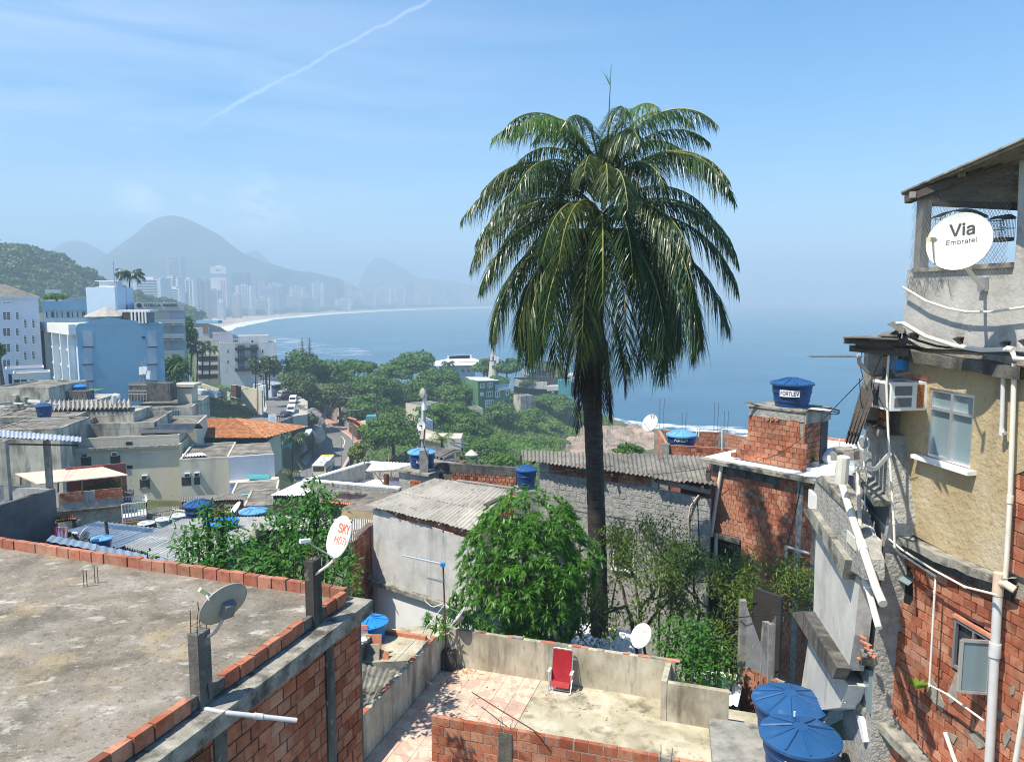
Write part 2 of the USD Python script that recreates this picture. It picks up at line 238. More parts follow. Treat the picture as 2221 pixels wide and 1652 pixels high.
mat('fibre_cement',[(0.3,(0.30,0.275,0.235)),(0.7,(0.46,0.425,0.365))],0.8,layers=[((0.12,0.11,0.095),3.0,(1,1,1),0.54,0.7,0.6),((0.55,0.52,0.46),7.0,W1,0.58,0.72,0.5)],bump=(30.0,0.4,0.01),rnd=0.14)
mat('fibre_dark',[(0.3,(0.13,0.12,0.10)),(0.7,(0.25,0.23,0.195))],0.8,layers=[((0.055,0.052,0.045),3.0,W1,0.52,0.68,0.7),((0.36,0.34,0.29),5.0,W1,0.57,0.7,0.6)],bump=(30.0,0.4,0.01),rnd=0.18)
mat('fibre_mossy',[(0.3,(0.10,0.095,0.075)),(0.7,(0.26,0.245,0.20))],2.0,layers=[((0.04,0.038,0.03),4.0,W1,0.50,0.66,0.8),(MOSS,3.0,W1,0.58,0.7,0.5)],bump=(30.0,0.5,0.01),rnd=0.15)
mat('fibre_pale',[(0.3,(0.50,0.47,0.41)),(0.7,(0.66,0.63,0.56))],0.8,layers=[((0.30,0.26,0.20),3.0,W1,0.55,0.7,0.5)],rnd=0.1)
mat('white_sheet',[(0.3,(0.74,0.74,0.73)),(0.7,(0.84,0.84,0.83))],1.0,rough=0.6,rnd=0.05)
mat('metal_sheet',[(0.3,(0.36,0.39,0.43)),(0.7,(0.48,0.51,0.545))],0.8,rough=0.45,metal=0.35,rnd=0.08)
mat('blue_sheet',[(0.3,(0.20,0.27,0.35)),(0.7,(0.27,0.34,0.42))],0.8,rough=0.5,metal=0.3,rnd=0.08)
mat('galvanised',(0.42,0.43,0.44),rough=0.4,metal=0.7)
mat('steel_pole',[(0.3,(0.26,0.27,0.28)),(0.7,(0.36,0.37,0.38))],3.0,rough=0.5,metal=0.4)
mat('rusty_steel',[(0.3,(0.07,0.035,0.02)),(0.7,(0.16,0.075,0.04))],9.0)
mat('rust',[(0.3,(0.20,0.06,0.015)),(0.5,(0.34,0.12,0.03)),(0.7,(0.45,0.22,0.08))],30.0)
mat('dark_wood',[(0.3,(0.045,0.036,0.03)),(0.7,(0.12,0.10,0.085))],8.0,(1,1,6),bump=(40,0.5,0.01))
mat('grey_wood',[(0.3,(0.17,0.155,0.14)),(0.7,(0.33,0.30,0.27))],8.0)
mat('black_void',(0.012,0.012,0.012))
mat('dark_glass',[(0.3,(0.02,0.025,0.03)),(0.7,(0.05,0.06,0.07))],1.0,rough=0.12,spec=0.6)
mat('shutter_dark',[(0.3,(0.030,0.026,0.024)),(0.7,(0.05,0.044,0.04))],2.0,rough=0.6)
mat('black_rubber',(0.02,0.02,0.022),rough=0.5)
mat('pvc',[(0.3,(0.62,0.57,0.47)),(0.7,(0.74,0.70,0.61))],4.0,rough=0.4,layers=[((0.42,0.33,0.20),3.0,W1,0.62,0.75,0.5)])
mat('pvc_grey',[(0.3,(0.50,0.49,0.475)),(0.7,(0.60,0.59,0.57))],4.0,rough=0.45)
mat('pvc_dark',(0.16,0.165,0.17),rough=0.45)
mat('pvc_peach',[(0.3,(0.58,0.42,0.30)),(0.7,(0.68,0.52,0.40))],6.0,rough=0.45)
mat('white_paint',[(0.3,(0.70,0.70,0.68)),(0.7,(0.80,0.80,0.78))],3.0,rough=0.5)
mat('dish_white',[(0.3,(0.60,0.59,0.55)),(0.7,(0.67,0.66,0.62))],4.0,rough=0.4,layers=[((0.50,0.36,0.18),5.0,W1,0.68,0.78,0.35)])
mat('dish_grey',[(0.3,(0.27,0.25,0.21)),(0.7,(0.36,0.335,0.285))],5.0,rough=0.5)
mat('lnb_cream',(0.60,0.52,0.30),rough=0.5)
mat('letter_dark',(0.06,0.058,0.06),rough=0.6); mat('letter_red',(0.62,0.12,0.05),rough=0.6); mat('letter_pale_red',(0.70,0.28,0.22),rough=0.6); mat('letter_white',(0.75,0.76,0.78),rough=0.6); mat('letter_navy',(0.02,0.025,0.06),rough=0.6)
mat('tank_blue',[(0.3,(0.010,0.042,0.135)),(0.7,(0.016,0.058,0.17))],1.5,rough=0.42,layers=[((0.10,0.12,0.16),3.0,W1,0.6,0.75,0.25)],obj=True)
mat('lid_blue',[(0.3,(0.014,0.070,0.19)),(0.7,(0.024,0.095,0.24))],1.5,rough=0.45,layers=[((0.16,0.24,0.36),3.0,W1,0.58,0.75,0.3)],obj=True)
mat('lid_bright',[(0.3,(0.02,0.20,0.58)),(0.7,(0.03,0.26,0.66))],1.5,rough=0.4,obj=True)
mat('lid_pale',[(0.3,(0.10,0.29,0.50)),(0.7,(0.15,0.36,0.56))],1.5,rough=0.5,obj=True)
mat('tank_aqua',[(0.3,(0.25,0.40,0.42)),(0.7,(0.33,0.48,0.50))],1.5,rough=0.5,obj=True)
mat('lid_grey',[(0.3,(0.48,0.51,0.50)),(0.7,(0.56,0.58,0.57))],1.5,rough=0.6,obj=True)
mat('mortar',[(0.3,(0.20,0.175,0.14)),(0.7,(0.36,0.32,0.26))],9.0,bump=(30.0,0.8,0.02))
mat('dark_mortar',[(0.3,(0.07,0.06,0.05)),(0.7,(0.19,0.165,0.135))],9.0,bump=(30.0,0.8,0.02))
BR=[(0.0,(0.30,0.08,0.038)),(0.3,(0.40,0.13,0.07)),(0.55,(0.46,0.17,0.095)),(0.8,(0.49,0.22,0.135)),(0.95,(0.34,0.10,0.05)),(1.0,(0.13,0.055,0.035))]
brick_mat('brick_red',BR); brick_mat('brick_far',BR,False)
brick_mat('brick_salmon',[(0.0,(0.36,0.115,0.07)),(0.5,(0.48,0.185,0.115)),(0.9,(0.52,0.23,0.15)),(1.0,(0.30,0.13,0.07))],False,0.65)
mat('clay_tile',[(0.3,(0.30,0.10,0.035)),(0.5,(0.45,0.19,0.08)),(0.7,(0.55,0.29,0.15))],1.6,layers=[((0.14,0.07,0.035),2.5,W1,0.54,0.68,0.7)],rnd=0.15)
mat('clay_chip',[(0.3,(0.42,0.14,0.08)),(0.7,(0.55,0.25,0.16))],9.0)
mat('asphalt',[(0.3,(0.15,0.145,0.135)),(0.7,(0.20,0.195,0.18))],0.15,layers=[((0.10,0.095,0.09),0.4,W1,0.58,0.72,0.5)],bump=(4.0,0.2,0.01))
mat('road_paint',(0.60,0.57,0.47)); mat('pink_paving',[(0.3,(0.42,0.20,0.165)),(0.7,(0.50,0.265,0.22))],0.5); mat('kerb',[(0.3,(0.40,0.38,0.34)),(0.7,(0.50,0.48,0.43))],1.0)
mat('pavement',[(0.3,(0.38,0.34,0.28)),(0.7,(0.50,0.45,0.38))],0.4)
mat('rock',[(0.3,(0.17,0.13,0.095)),(0.5,(0.32,0.24,0.175)),(0.7,(0.45,0.34,0.25))],0.14,layers=[((0.09,0.075,0.06),0.35,(1,1,0.5),0.54,0.68,0.7)],bump=(0.8,0.8,0.5))
mat('yellow_paint',(0.62,0.45,0.05),rough=0.5); mat('olive_paint',(0.26,0.27,0.11)); mat('tan_tile',[(0.3,(0.42,0.27,0.15)),(0.7,(0.60,0.43,0.27))],0.8,layers=[((0.25,0.15,0.08),1.5,W1,0.54,0.68,0.6)])
mat('skin',(0.28,0.14,0.085),rough=0.55); mat('hair',(0.012,0.010,0.009),rough=0.6)
mat('rock_wall',[(0.3,(0.13,0.115,0.095)),(0.7,(0.36,0.31,0.25))],0.35,(1,1,0.4),layers=[((0.05,0.047,0.04),0.4,(1,1,0.2),0.52,0.66,0.7)],bump=(1.2,0.8,0.4))
mat('soil',[(0.3,(0.05,0.055,0.025)),(0.5,(0.085,0.10,0.035)),(0.7,(0.14,0.13,0.075))],0.12,bump=(0.7,0.6,0.3))
mat('grass_bank',[(0.3,(0.035,0.075,0.012)),(0.5,(0.07,0.13,0.02)),(0.7,(0.14,0.20,0.04))],0.16,layers=[((0.03,0.055,0.015),0.5,W1,0.52,0.66,0.6)],bump=(1.3,1.0,0.5))
mat('sand',[(0.3,(0.50,0.355,0.235)),(0.7,(0.60,0.445,0.31))],0.02,layers=[((0.30,0.22,0.20),0.12,W1,0.56,0.68,0.55),((0.62,0.55,0.5),0.2,W1,0.62,0.7,0.5)])
mat('hill_rock',[(0.3,(0.025,0.038,0.028)),(0.7,(0.07,0.075,0.06))],0.006)
mat('city_glass',[(0.3,(0.11,0.125,0.15)),(0.7,(0.20,0.215,0.24))],0.05); mat('city_white',[(0.3,(0.56,0.55,0.53)),(0.7,(0.68,0.67,0.64))],0.02); mat('city_cream',[(0.3,(0.48,0.43,0.35)),(0.7,(0.58,0.52,0.43))],0.02)
mat('city_grey',[(0.3,(0.28,0.29,0.31)),(0.7,(0.38,0.385,0.40))],0.02); mat('city_blue',[(0.3,(0.12,0.16,0.22)),(0.7,(0.17,0.22,0.29))],0.02); mat('city_rose',[(0.3,(0.44,0.31,0.27)),(0.7,(0.52,0.38,0.33))],0.02); mat('city_red',(0.40,0.06,0.05))
mat('red_fabric',[(0.3,(0.26,0.008,0.014)),(0.7,(0.35,0.014,0.022))],6.0,rough=0.6); mat('aluminium',(0.72,0.72,0.72),rough=0.3,metal=0.8)
mat('bark',[(0.3,(0.055,0.042,0.033)),(0.7,(0.14,0.115,0.095))],4.0,bump=(25.0,0.8,0.03))
mat('palm_bark',[(0.3,(0.026,0.019,0.016)),(0.7,(0.066,0.053,0.045))],3.0,(1,1,5),layers=[((0.02,0.016,0.013),2.0,(1,1,7),0.52,0.62,0.8)],bump=(26.0,0.5,0.02))
mat('leaf_litter',[(0.3,(0.35,0.17,0.05)),(0.7,(0.50,0.30,0.12))],20.0)
leaf_mat('palm_leaf',[(0.2,(0.030,0.065,0.013)),(0.55,(0.064,0.122,0.023)),(0.85,(0.131,0.198,0.040))],0.36,0.25,0.9,0.55)
leaf_mat('palm_old',[(0.2,(0.05,0.075,0.014)),(0.6,(0.095,0.12,0.025)),(0.9,(0.17,0.17,0.045))],0.42,0.25,0.9,0.5)
leaf_mat('palm_young',[(0.2,(0.088,0.175,0.037)),(0.6,(0.163,0.275,0.062)),(0.9,(0.250,0.362,0.100))],0.4,0.4,0.9)
leaf_mat('palm_dead',[(0.2,(0.033,0.020,0.012)),(0.6,(0.072,0.042,0.024)),(0.9,(0.154,0.083,0.040))],0.8,0.15)
mat('palm_rib',[(0.3,(0.16,0.17,0.04)),(0.7,(0.30,0.28,0.08))],2.0,rough=0.5)
leaf_mat('mango_leaf',[(0.2,(0.069,0.186,0.020)),(0.55,(0.147,0.329,0.033)),(0.85,(0.281,0.514,0.062))],0.40,0.32,1.4)
leaf_mat('laurel_leaf',[(0.2,(0.051,0.157,0.020)),(0.6,(0.113,0.263,0.028)),(0.9,(0.236,0.440,0.067))],0.5,0.3,1.6,0.35)
leaf_mat('yellow_leaf',[(0.2,(0.085,0.140,0.016)),(0.5,(0.220,0.265,0.026)),(0.72,(0.439,0.374,0.039)),(0.9,(0.710,0.343,0.039))],0.5,0.4,1.2)
leaf_mat('thin_leaf',[(0.2,(0.076,0.133,0.019)),(0.6,(0.178,0.255,0.037)),(0.9,(0.357,0.354,0.056))],0.5,0.35,1.2)
leaf_mat('almond_leaf',[(0.15,(0.069,0.148,0.021)),(0.5,(0.137,0.245,0.028)),(0.8,(0.256,0.369,0.049))],0.65,0.25,0.25)
leaf_mat('dull_leaf',[(0.15,(0.081,0.114,0.031)),(0.5,(0.144,0.179,0.043)),(0.8,(0.246,0.265,0.068))],0.6,0.25,0.25)
leaf_mat('bright_leaf',[(0.15,(0.105,0.189,0.015)),(0.5,(0.200,0.297,0.026)),(0.8,(0.399,0.449,0.046))],0.65,0.3,0.2)
leaf_mat('forest_leaf',[(0.1,(0.069,0.118,0.017)),(0.5,(0.138,0.189,0.027)),(0.9,(0.264,0.271,0.043))],0.6,0.2,0.03)
leaf_mat('croton_leaf',[(0.2,(0.132,0.187,0.022)),(0.6,(0.385,0.330,0.022)),(0.9,(0.605,0.495,0.033))],0.5,0.3,0.5)
glass_mat('pane'); glass_mat('pane_ribbed',(0.22,0.30,0.32),0.2,0.1); glass_mat('rail_glass',(0.3,0.4,0.42),0.6)
n={'g':('geometry',{}),'m':('mapping',{'scale':(1.0,1.7,1.0),'rotation':(0,0,0.5)}),'t':('noise_texture',{'scale':0.11,'detail':7.0,'roughness':0.62}),'t2':('noise_texture',{'scale':0.009,'detail':6.0}),'r':('rgb_ramp',{'ramp':[(0.3,(0.012,0.075,0.14)),(0.7,(0.03,0.13,0.205))]}),'b':('bump',{'strength':0.9,'distance':0.9}),'p':('principled_bsdf',{'roughness':0.22,'specular_ior_level':0.5,'ior':1.33})}
usdkit.material(stage,'/World/Looks/sea_water',n,[('g.position','m.vector'),('m.vector','t.vector'),('t.fac','b.height'),('g.position','t2.vector'),('t2.fac','r.fac'),('r.color','p.base_color'),('b.normal','p.normal')],surface='p.BSDF')
def foam_mat(name,scale,lo,hi,vec=(1,1,1),col=(0.80,0.82,0.82)):
 n={'g':('geometry',{}),'m':('mapping',{'scale':vec}),'t':('noise_texture',{'scale':scale,'detail':6.0,'roughness':0.65}),'r':('map_range',{'from_min':lo,'from_max':hi,'clamp':True}),'d':('principled_bsdf',{'base_color':col,'roughness':0.9}),'tr':('transparent_bsdf',{}),'x':('mix_closure',{})}
 usdkit.material(stage,'/World/Looks/'+name,n,[('g.position','m.vector'),('m.vector','t.vector'),('t.fac','r.value'),('r.result','x.fac'),('tr.BSDF','x.closure1'),('d.BSDF','x.closure2')],surface='x.closure')
foam_mat('surf',0.02,0.25,0.45); foam_mat('foam',0.10,0.42,0.62,(1,1.6,1)); foam_mat('shallow',0.004,0.0,3.2,col=(0.08,0.30,0.34)); foam_mat('swell_foam',0.05,0.52,0.72,(0.5,2,1))
n={'g':('geometry',{}),'v':('voronoi_texture',{'scale':4.4,'feature':'f1'}),'e':('voronoi_texture',{'scale':4.4,'feature':'distance_to_edge'}),'sx':('separate_color',{}),'r':('rgb_ramp',{'ramp':[(0.0,(0.52,0.34,0.27)),(0.38,(0.55,0.37,0.29)),(0.40,(0.62,0.47,0.36)),(0.7,(0.60,0.50,0.39)),(1.0,(0.55,0.41,0.31))]}),'er':('map_range',{'from_min':0.012,'from_max':0.035,'to_min':0.75,'to_max':0.0,'clamp':True}),'x':('mix_color',{'b':(0.36,0.30,0.25)}),'t':('noise_texture',{'scale':1.3,'detail':6.0}),'dr':('map_range',{'from_min':0.54,'from_max':0.7,'to_min':0.0,'to_max':0.5,'clamp':True}),'y':('mix_color',{'b':(0.30,0.24,0.18)}),'p':('principled_bsdf',{'roughness':0.4})}
usdkit.material(stage,'/World/Looks/crazy_tile',n,[('g.position','v.vector'),('g.position','e.vector'),('v.color','sx.color'),('sx.r','r.fac'),('e.distance','er.value'),('er.result','x.fac'),('r.color','x.a'),('g.position','t.vector'),('t.fac','dr.value'),('dr.result','y.fac'),('x.result','y.a'),('y.result','p.base_color')],surface='p.BSDF')
usdkit.material(stage,'/World/Looks/haze_air',{'v':('principled_volume',{'color':(0.64,0.86,1.0),'density':1/2250.0,'anisotropy':-0.05})},[],volume='v.volume')
solo('haze',MB().box((-21000,-60,-2.5),(21000,24000,505)),'haze_air',kind='stuff')
solo('sea',MB().add([(-20000,-50,0),(20000,-50,0),(20000,23500,0),(-20000,23500,0)],[[0,1,2],[0,2,3]]),'sea_water',kind='structure')
WL=[(420,722),(480,710.0),(520,700.5),(600,689.5),(720,679.5),(860,672.5),(980,669.2),(1075,667.0),(1180,665.5)]
water_line=np.array([onz(u,v,0.0)for u,v in WL])
UPP=[(380,700),(445,690.5),(500,686),(600,679),(720,672),(860,667.3),(980,664.8),(1075,663.2),(1180,662.4)]
upper_line=np.array([onz(u,v,4.0)for u,v in UPP])
def resample(P,n):
 P=np.asarray(P,float); d=np.r_[0,np.cumsum(np.linalg.norm(np.diff(P,axis=0),axis=1))]
 t=np.linspace(0,d[-1],n); return np.stack([np.interp(t,d,P[:,k])for k in range(P.shape[1])],1)
wl,ul=resample(water_line,160),resample(upper_line,160)
back=ul+(ul-wl)*2.5; back[:,2]=6
lo=wl-(ul-wl)*0.25; lo[:,2]=-1.0; wl2=wl.copy(); wl2[:,2]=0.4
solo('beach',MB().grid(np.stack([lo,wl2,ul,back])),'sand',kind='structure')
def strip(a,b,dz,wob,seed):
 n=len(a); w=np.array([meshkit.noise([i*0.23,seed,0.5])for i in range(n)])[:,None]
 w2=np.array([meshkit.noise([i*0.31,seed+9,0.5])for i in range(n)])[:,None]
 p,q=a+(b-a)*(-wob*w2),a+(b-a)*(1-wob*w); p[:,2]=dz; q[:,2]=dz
 return np.stack([p,q])
out=wl+(wl-ul)*np.linspace(0.42,0.35,160)[:,None]
solo('surf',MB().grid(strip(wl+(ul-wl)*.04,out,0.45,0.5,3)),'surf',kind='stuff')
for k,w_ in enumerate((.7,1.0,1.35)):solo('shallow_water',MB().grid(strip(wl[26:],(wl+(wl-ul)*w_)[26:],.10+.02*k,.25,5+k)),'shallow',kind='stuff')
def foam_patch(pts,z,m='swell_foam'):
 P=np.array([onz(u,v,z)for u,v in pts]); c=P.mean(0)
 mb=MB(); mb.add(np.vstack([c,P]),[[0,i+1,(i+1)%len(P)+1]for i in range(len(P))]); solo('foam',mb,m,kind='stuff')
foam_patch([(600,740),(640,738),(720,749),(790,757),(812,764),(800,774),(740,772),(690,766),(600,768)],0.1)
foam_patch([(585,730),(620,731),(668,737),(640,741),(585,736)],0.12)
foam_patch([(1240,905),(1330,905),(1400,916),(1500,922),(1610,926),(1640,945),(1600,962),(1500,960),(1400,958),(1320,942),(1240,935)],0.1,'foam')
def yfront(u):return 57*1620/(np.interp(u,[300,450,550,650,750,850,950,1075],[697,690,683.5,678,673,669,666,664])-647)
def mountain(name,prof,Y,depth,seed,base=0.0,rough=18.0):
 us=np.array([p[0]for p in prof],float); vs=np.array([p[1]for p in prof],float)
 uu=np.linspace(us[0],us[-1],90); vv=np.interp(uu,us,vs)
 k=np.hanning(7); k/=k.sum(); vp=np.r_[np.full(3,vv[0]),vv,np.full(3,vv[-1])]; vv=np.convolve(vp,k,'valid')
 rows=[]
 for t in np.linspace(-1,1,25):
  row=[]
  for u,v in zip(uu,vv):
   Yu=max(Y,yfront(u)+900 if u>470 else 0); top=at(u,v,Yu); h=max(top[2]-base,1.0); s=max(0.0,1-abs(t))**0.75
   x,y=top[0],Yu+t*(depth if Yu==Y else min(depth,600))
   nz=(meshkit.fbm(np.array([x/400.0,y/300.0,seed]),4)-0.5)*rough*2*(1-abs(2*s-1)*0.6)*min(1,h/80)
   row.append((x,y,base-3+h*s+(nz if abs(t)>0.05 else(meshkit.fbm(np.array([x/90.0,0,seed]),3)-.5)*rough*.8)))
  rows.append(row)
 solo(name,MB().grid(np.array(rows)),'hill_rock',kind='structure',smooth=True)
mountain('mountain',[(150,650),(215,600),(255,555),(285,518),(312,488),(345,470),(375,464),(402,470),(440,490),(490,520),(530,547),(580,570),(630,585),(680,590),(740,605),(800,640),(860,652)],3700,750,3,0,30)
mountain('mountain',[(60,600),(105,545),(140,526),(172,519),(195,528),(230,550),(262,575),(300,610),(340,650)],4300,600,9,0,25)
mountain('mountain',[(740,645),(775,622),(790,585),(805,565),(820,557),(840,563),(880,585),(905,603),(940,606),(1000,612),(1040,620),(1085,640),(1130,652)],6000,400,5,0,20)
mountain('mountain',[(480,620),(520,560),(540,545),(556,541),(575,556),(600,585),(660,640)],5200,500,6,0,20)
ctrl=[(-12,-30,49.5),(10,-30,49.5),(-40,-30,50),(30,-30,50),(-12,5,45.2),(0,5,44.5),(12,5,45),(-30,10,46),(30,10,45),(-12,25,44),(0,25,44),(12,25,44),(-30,35,43.5),(0,38,42),(20,38,41),(-40,60,38),(-10,60,38),(20,60,34),(45,60,32),(-60,90,38),(-25,90,36),(5,90,28),(35,100,22),(-110,140,38),(-60,140,38),(-45,140,27),(-30,140,20),(-22,110,25),(-150,200,38),(-100,200,36)]
ctrl+=[(-62,222,29.0),(-56,186,29.0),(-64,240,29.2)]
for u,v,z in[(700,1030,17),(730,960,17.5),(690,906,18),(760,1000,16.5),(655,1060,17.5),(770,930,18),(640,1020,18)]:
 q=onz(u,v,z); ctrl.append((q[0],q[1],z-1.0))
for u,v,Y in[(840,905,215),(800,880,300),(900,960,180),(960,930,230),(1000,970,170),(1060,900,255),(1100,960,200),(1180,935,290),(1240,985,285),(1150,985,230),(1230,880,345),(1180,870,340),(1150,870,330),(1250,930,325)]:
 q=at(u,v,Y); ctrl.append(tuple(q))
for u,v,Y in[(950,850,300),(850,850,280),(750,850,270),(690,850,285),(1000,830,380),(900,830,350),(800,830,340),(1080,840,390),(620,840,300),(600,800,330)]:
 q=at(u,v,Y); ctrl.append(tuple(q))
ctrl+=[(48,338,5),(56,352,-2),(70,330,0),(85,300,2),(110,280,0),(150,250,-3),(62,290,11),(75,240,13),(90,180,14),(60,130,19),(130,180,0),(100,100,14),(60,60,28),(30,400,2),(0,440,1),(-60,460,2),(-40,500,-4),(40,450,-5),(-100,440,14),(-140,500,10),(-100,560,-3),(-130,700,-3),(-240,300,40),(-300,500,45),(-220,500,24),(-200,700,14),(-240,900,8),(-400,300,60),(-420,700,50),(-420,1000,30),(-300,150,44),(200,100,-4),(200,300,-6),(200,450,-6)]
ctrl=np.array(ctrl,float)
from scipy.interpolate import RBFInterpolator
TER=RBFInterpolator(ctrl[:,:2],ctrl[:,2],kernel='linear',neighbors=24,smoothing=0.4)
gx=np.r_[np.arange(-420,-160,13),np.arange(-160,132,4),np.arange(132,205,9)]; gy=np.r_[np.arange(-32,400,5),np.arange(400,1010,12)]
GX,GY=np.meshgrid(gx,gy,indexing='ij'); GZ=TER(np.stack([GX.ravel(),GY.ravel()],1)).reshape(GX.shape)
nz=meshkit.fbm(np.stack([GX/9.0,GY/9.0,GX*0],-1),3)-0.5
GZ=GZ+nz*1.2*np.clip((GY-90)/60,0,1)
def carve(us,vlow,Yn,Yf,zf):
 global GZ
 U=CX+F*GX/np.maximum(GY,1)*math.cos(PITCH); m=(U>us[0])&(U<us[-1])&(GY>20)
 vl,yn,yf=np.interp(U,us,vlow),np.interp(U,us,Yn),np.interp(U,us,Yf); b=(CY-vl)/F
 tan=(math.sin(PITCH)-b*math.cos(PITCH))/(math.cos(PITCH)+b*math.sin(PITCH)); cap=np.where(GY<yn,60-tan*GY-1.2,zf)
 GZ=np.where(m&(GY<yf),np.minimum(GZ,np.maximum(cap,zf)),GZ)
carve([628,650,700,760,790,800],[1085,1090,1090,1060,960,950],[150,148,148,155,200,215],[225,240,275,250,235,230],16.2)
carve([545,560,600,640,655],[925,925,920,905,900],[175,175,178,185,190],[250,250,245,235,230],26.5)
U_=CX+F*GX/np.maximum(GY,1)*math.cos(PITCH); LIM=np.interp(U_,[380,440,470,600,640,880,900,1060,1120,1260],[900,560,330,330,345,345,440,440,390,390]); GZ=np.where((GY>LIM)&(U_>380),np.minimum(GZ,-4-(GY-LIM)*.0),GZ)
carve([1235,1330,1420,1550,1700,1900],[1005,985,965,962,962,975],[255,270,290,300,310,300],[260,275,300,310,320,300],2.0)
from scipy.interpolate import RegularGridInterpolator
TERI=RegularGridInterpolator((gx,gy),GZ,bounds_error=False,fill_value=0.0)
def ground(x,y):return float(TERI((x,y)))
solo('hillside',MB().grid(np.stack([GX,GY,GZ],-1)),'soil',kind='structure',smooth=True)
ridge=np.array([(-160,505),(-60,518),(0,528),(60,536),(115,551),(160,573),(200,592),(250,614),(300,634),(340,647),(375,655),(410,667),(440,684)],float)
def ridge_pt(u):return at(u,np.interp(u,ridge[:,0],ridge[:,1])+5,760+(u-200)*0.35)
uu=np.linspace(-160,440,60); rows=[]
for t in np.linspace(-1,1,31):
 row=[]
 for u in uu:
  q=ridge_pt(u); h=q[2]-3; y=q[1]+t*(340 if t<0 else 260); s=max(0,1-abs(t))**0.9
  row.append((q[0]*(1+0.15*t),y,1+h*s+(meshkit.fbm(np.array([q[0]/60.,y/60.,2.]),3)-.5)*16*s*(abs(t)>.02)))
 rows.append(row)
HILL=np.array(rows)
solo('forest_hill',MB().grid(HILL),'soil',kind='structure',smooth=True)
def leaf_quads(C,N,size,aspect=1.6,rs=NR,tilt=0.7,fold=False):
 """Leaf-shaped faces at the points C facing roughly along N: a kite of two triangles each."""
 C,N=np.asarray(C,float),np.asarray(N,float); k=len(C)
 N=N+rs.normal(0,tilt,(k,3)); N/=np.linalg.norm(N,axis=1,keepdims=True)+1e-9
 T=np.cross(N,rs.normal(0,1,(k,3))); T/=np.linalg.norm(T,axis=1,keepdims=True)+1e-9; B=np.cross(N,T)
 sz=np.broadcast_to(size,(k,))*rs.uniform(0.65,1.35,k); a=(T*sz[:,None])/2; b=(B*sz[:,None])/(2*aspect)
 V=np.stack([C-a,C-b+a*.1,C+a,C+b+a*.1],1).reshape(-1,3); i=np.arange(k)*4
 return V,np.vstack([np.stack([i,i+1,i+2],1),np.stack([i,i+2,i+3],1)])
V=[]; NN=[]; SZ=[]
for k in range(1500):
 u=NR.uniform(-150,440); t=NR.uniform(-0.97,0.06); i,j=(t+1)/2*30,(u+160)/600*59
 i0,j0=min(int(i),29),min(int(j),58); fi,fj=i-i0,j-j0
 c=HILL[i0,j0]*(1-fi)*(1-fj)+HILL[i0+1,j0]*fi*(1-fj)+HILL[i0,j0+1]*(1-fi)*fj+HILL[i0+1,j0+1]*fi*fj
 r=NR.uniform(3.5,7.5); m=70; d=NR.normal(0,1,(m,3)); d[:,2]=np.abs(d[:,2])*1.1-0.25; d/=np.linalg.norm(d,axis=1,keepdims=True)
 V.append(c+np.array([0,0,r*0.35])+d*r*np.array([1,1,0.85])*NR.uniform(0.82,1.05,(m,1))); NN.append(d); SZ.append(np.full(m,r*0.42))
solo('forest',MB().add(*leaf_quads(np.vstack(V),np.vstack(NN),np.concatenate(SZ),1.2,tilt=0.45)),'forest_leaf',kind='stuff')
def far_tower(name,label,u0,u1,v,Y,skin,core='city_glass',style='slabs',fl=4.6,rot=0.0,group='hazy towers along the far beach',extra=None):
 p,q=at(u0,v,Y),at(u1,v,Y); w=q[0]-p[0]; top=p[2]; cx,d=(p[0]+q[0])/2,max(w*0.8,18); z0=3.0
 t=thing(name,label,'building',(cx,Y+d/2,z0),group)
 R_=np.array([[math.cos(rot),-math.sin(rot)],[math.sin(rot),math.cos(rot)]])
 def bx(mb,x0,x1,y0,y1,za,zb):
  o=np.array([cx,Y+d/2]); c=[R_@np.array(k)for k in((x0,y0),(x1-x0,0),(0,y1-y0))]
  mb.frame((*(o+c[0]),za),(*c[1],0),(*c[2],0),(0,0,zb-za)); return mb
 h=w/2; part(t,'core',bx(MB(),-h,h,-d/2,d/2,z0,top),core if style!='solid' else skin)
 mb=MB(); zz=z0+fl
 if style in('slabs','solid'):
  while zz<top-1:
   bx(mb,-h-.7,h+.7,-d/2-.9,d/2+.5,zz,zz+fl*(0.42 if style=='slabs' else 0.2)); zz+=fl
  if mb.n:part(t,'floor_slab',mb,skin if style=='slabs' else core)
 elif style=='piers':
  k=max(3,int(w/9))
  for i in range(k+1):
   x=-h+w*i/k; bx(mb,x-1.1,x+1.1,-d/2-1.2,-d/2,z0,top)
  while zz<top-1:bx(mb,-h,h,-d/2-.8,-d/2+.3,zz,zz+fl*0.3); zz+=fl*1.0
  part(t,'facade_grid',mb,skin)
 if style!='solid':
  part(t,'end_wall',bx(MB(),-h-.9,-h+w*.14,-d/2-1.3,d/2+.9,z0,top+1.5),skin); part(t,'end_wall',bx(MB(),h-w*.1,h+.9,-d/2-1.3,d/2+.9,z0,top+1.5),skin)
 part(t,'roof_tank',bx(MB(),-h*.45,h*.3,-d/4,d/4,top,top+fl*1.2),skin)
 if extra:extra(t,bx,h,d,top,z0)
 return t
def red_stripes(t,bx,h,d,top,z0):
 a=MB()
 for x in(0.30,0.52,0.74):bx(a,h*x,h*x+h*.10,-d/2-2.0,-d/2-1.4,z0+(top-z0)*.12,z0+(top-z0)*.72)
 part(t,'red_stripe',a,'city_red'); part(t,'front_wall',bx(MB(),-h-.8,h*.98,-d/2-1.4,-d/2-.2,z0,top),'city_white')
 part(t,'roof_sign',bx(MB(),-h*.3,h*.3,-d/2-2.1,-d/2-1.5,top-12,top-8),'city_red'); b=MB()
 for z in(0.80,0.84):bx(b,-h-.9,h,-d/2-2.0,-d/2-1.5,z0+(top-z0)*z,z0+(top-z0)*(z+.02))
 part(t,'dark_band',b,'city_blue')
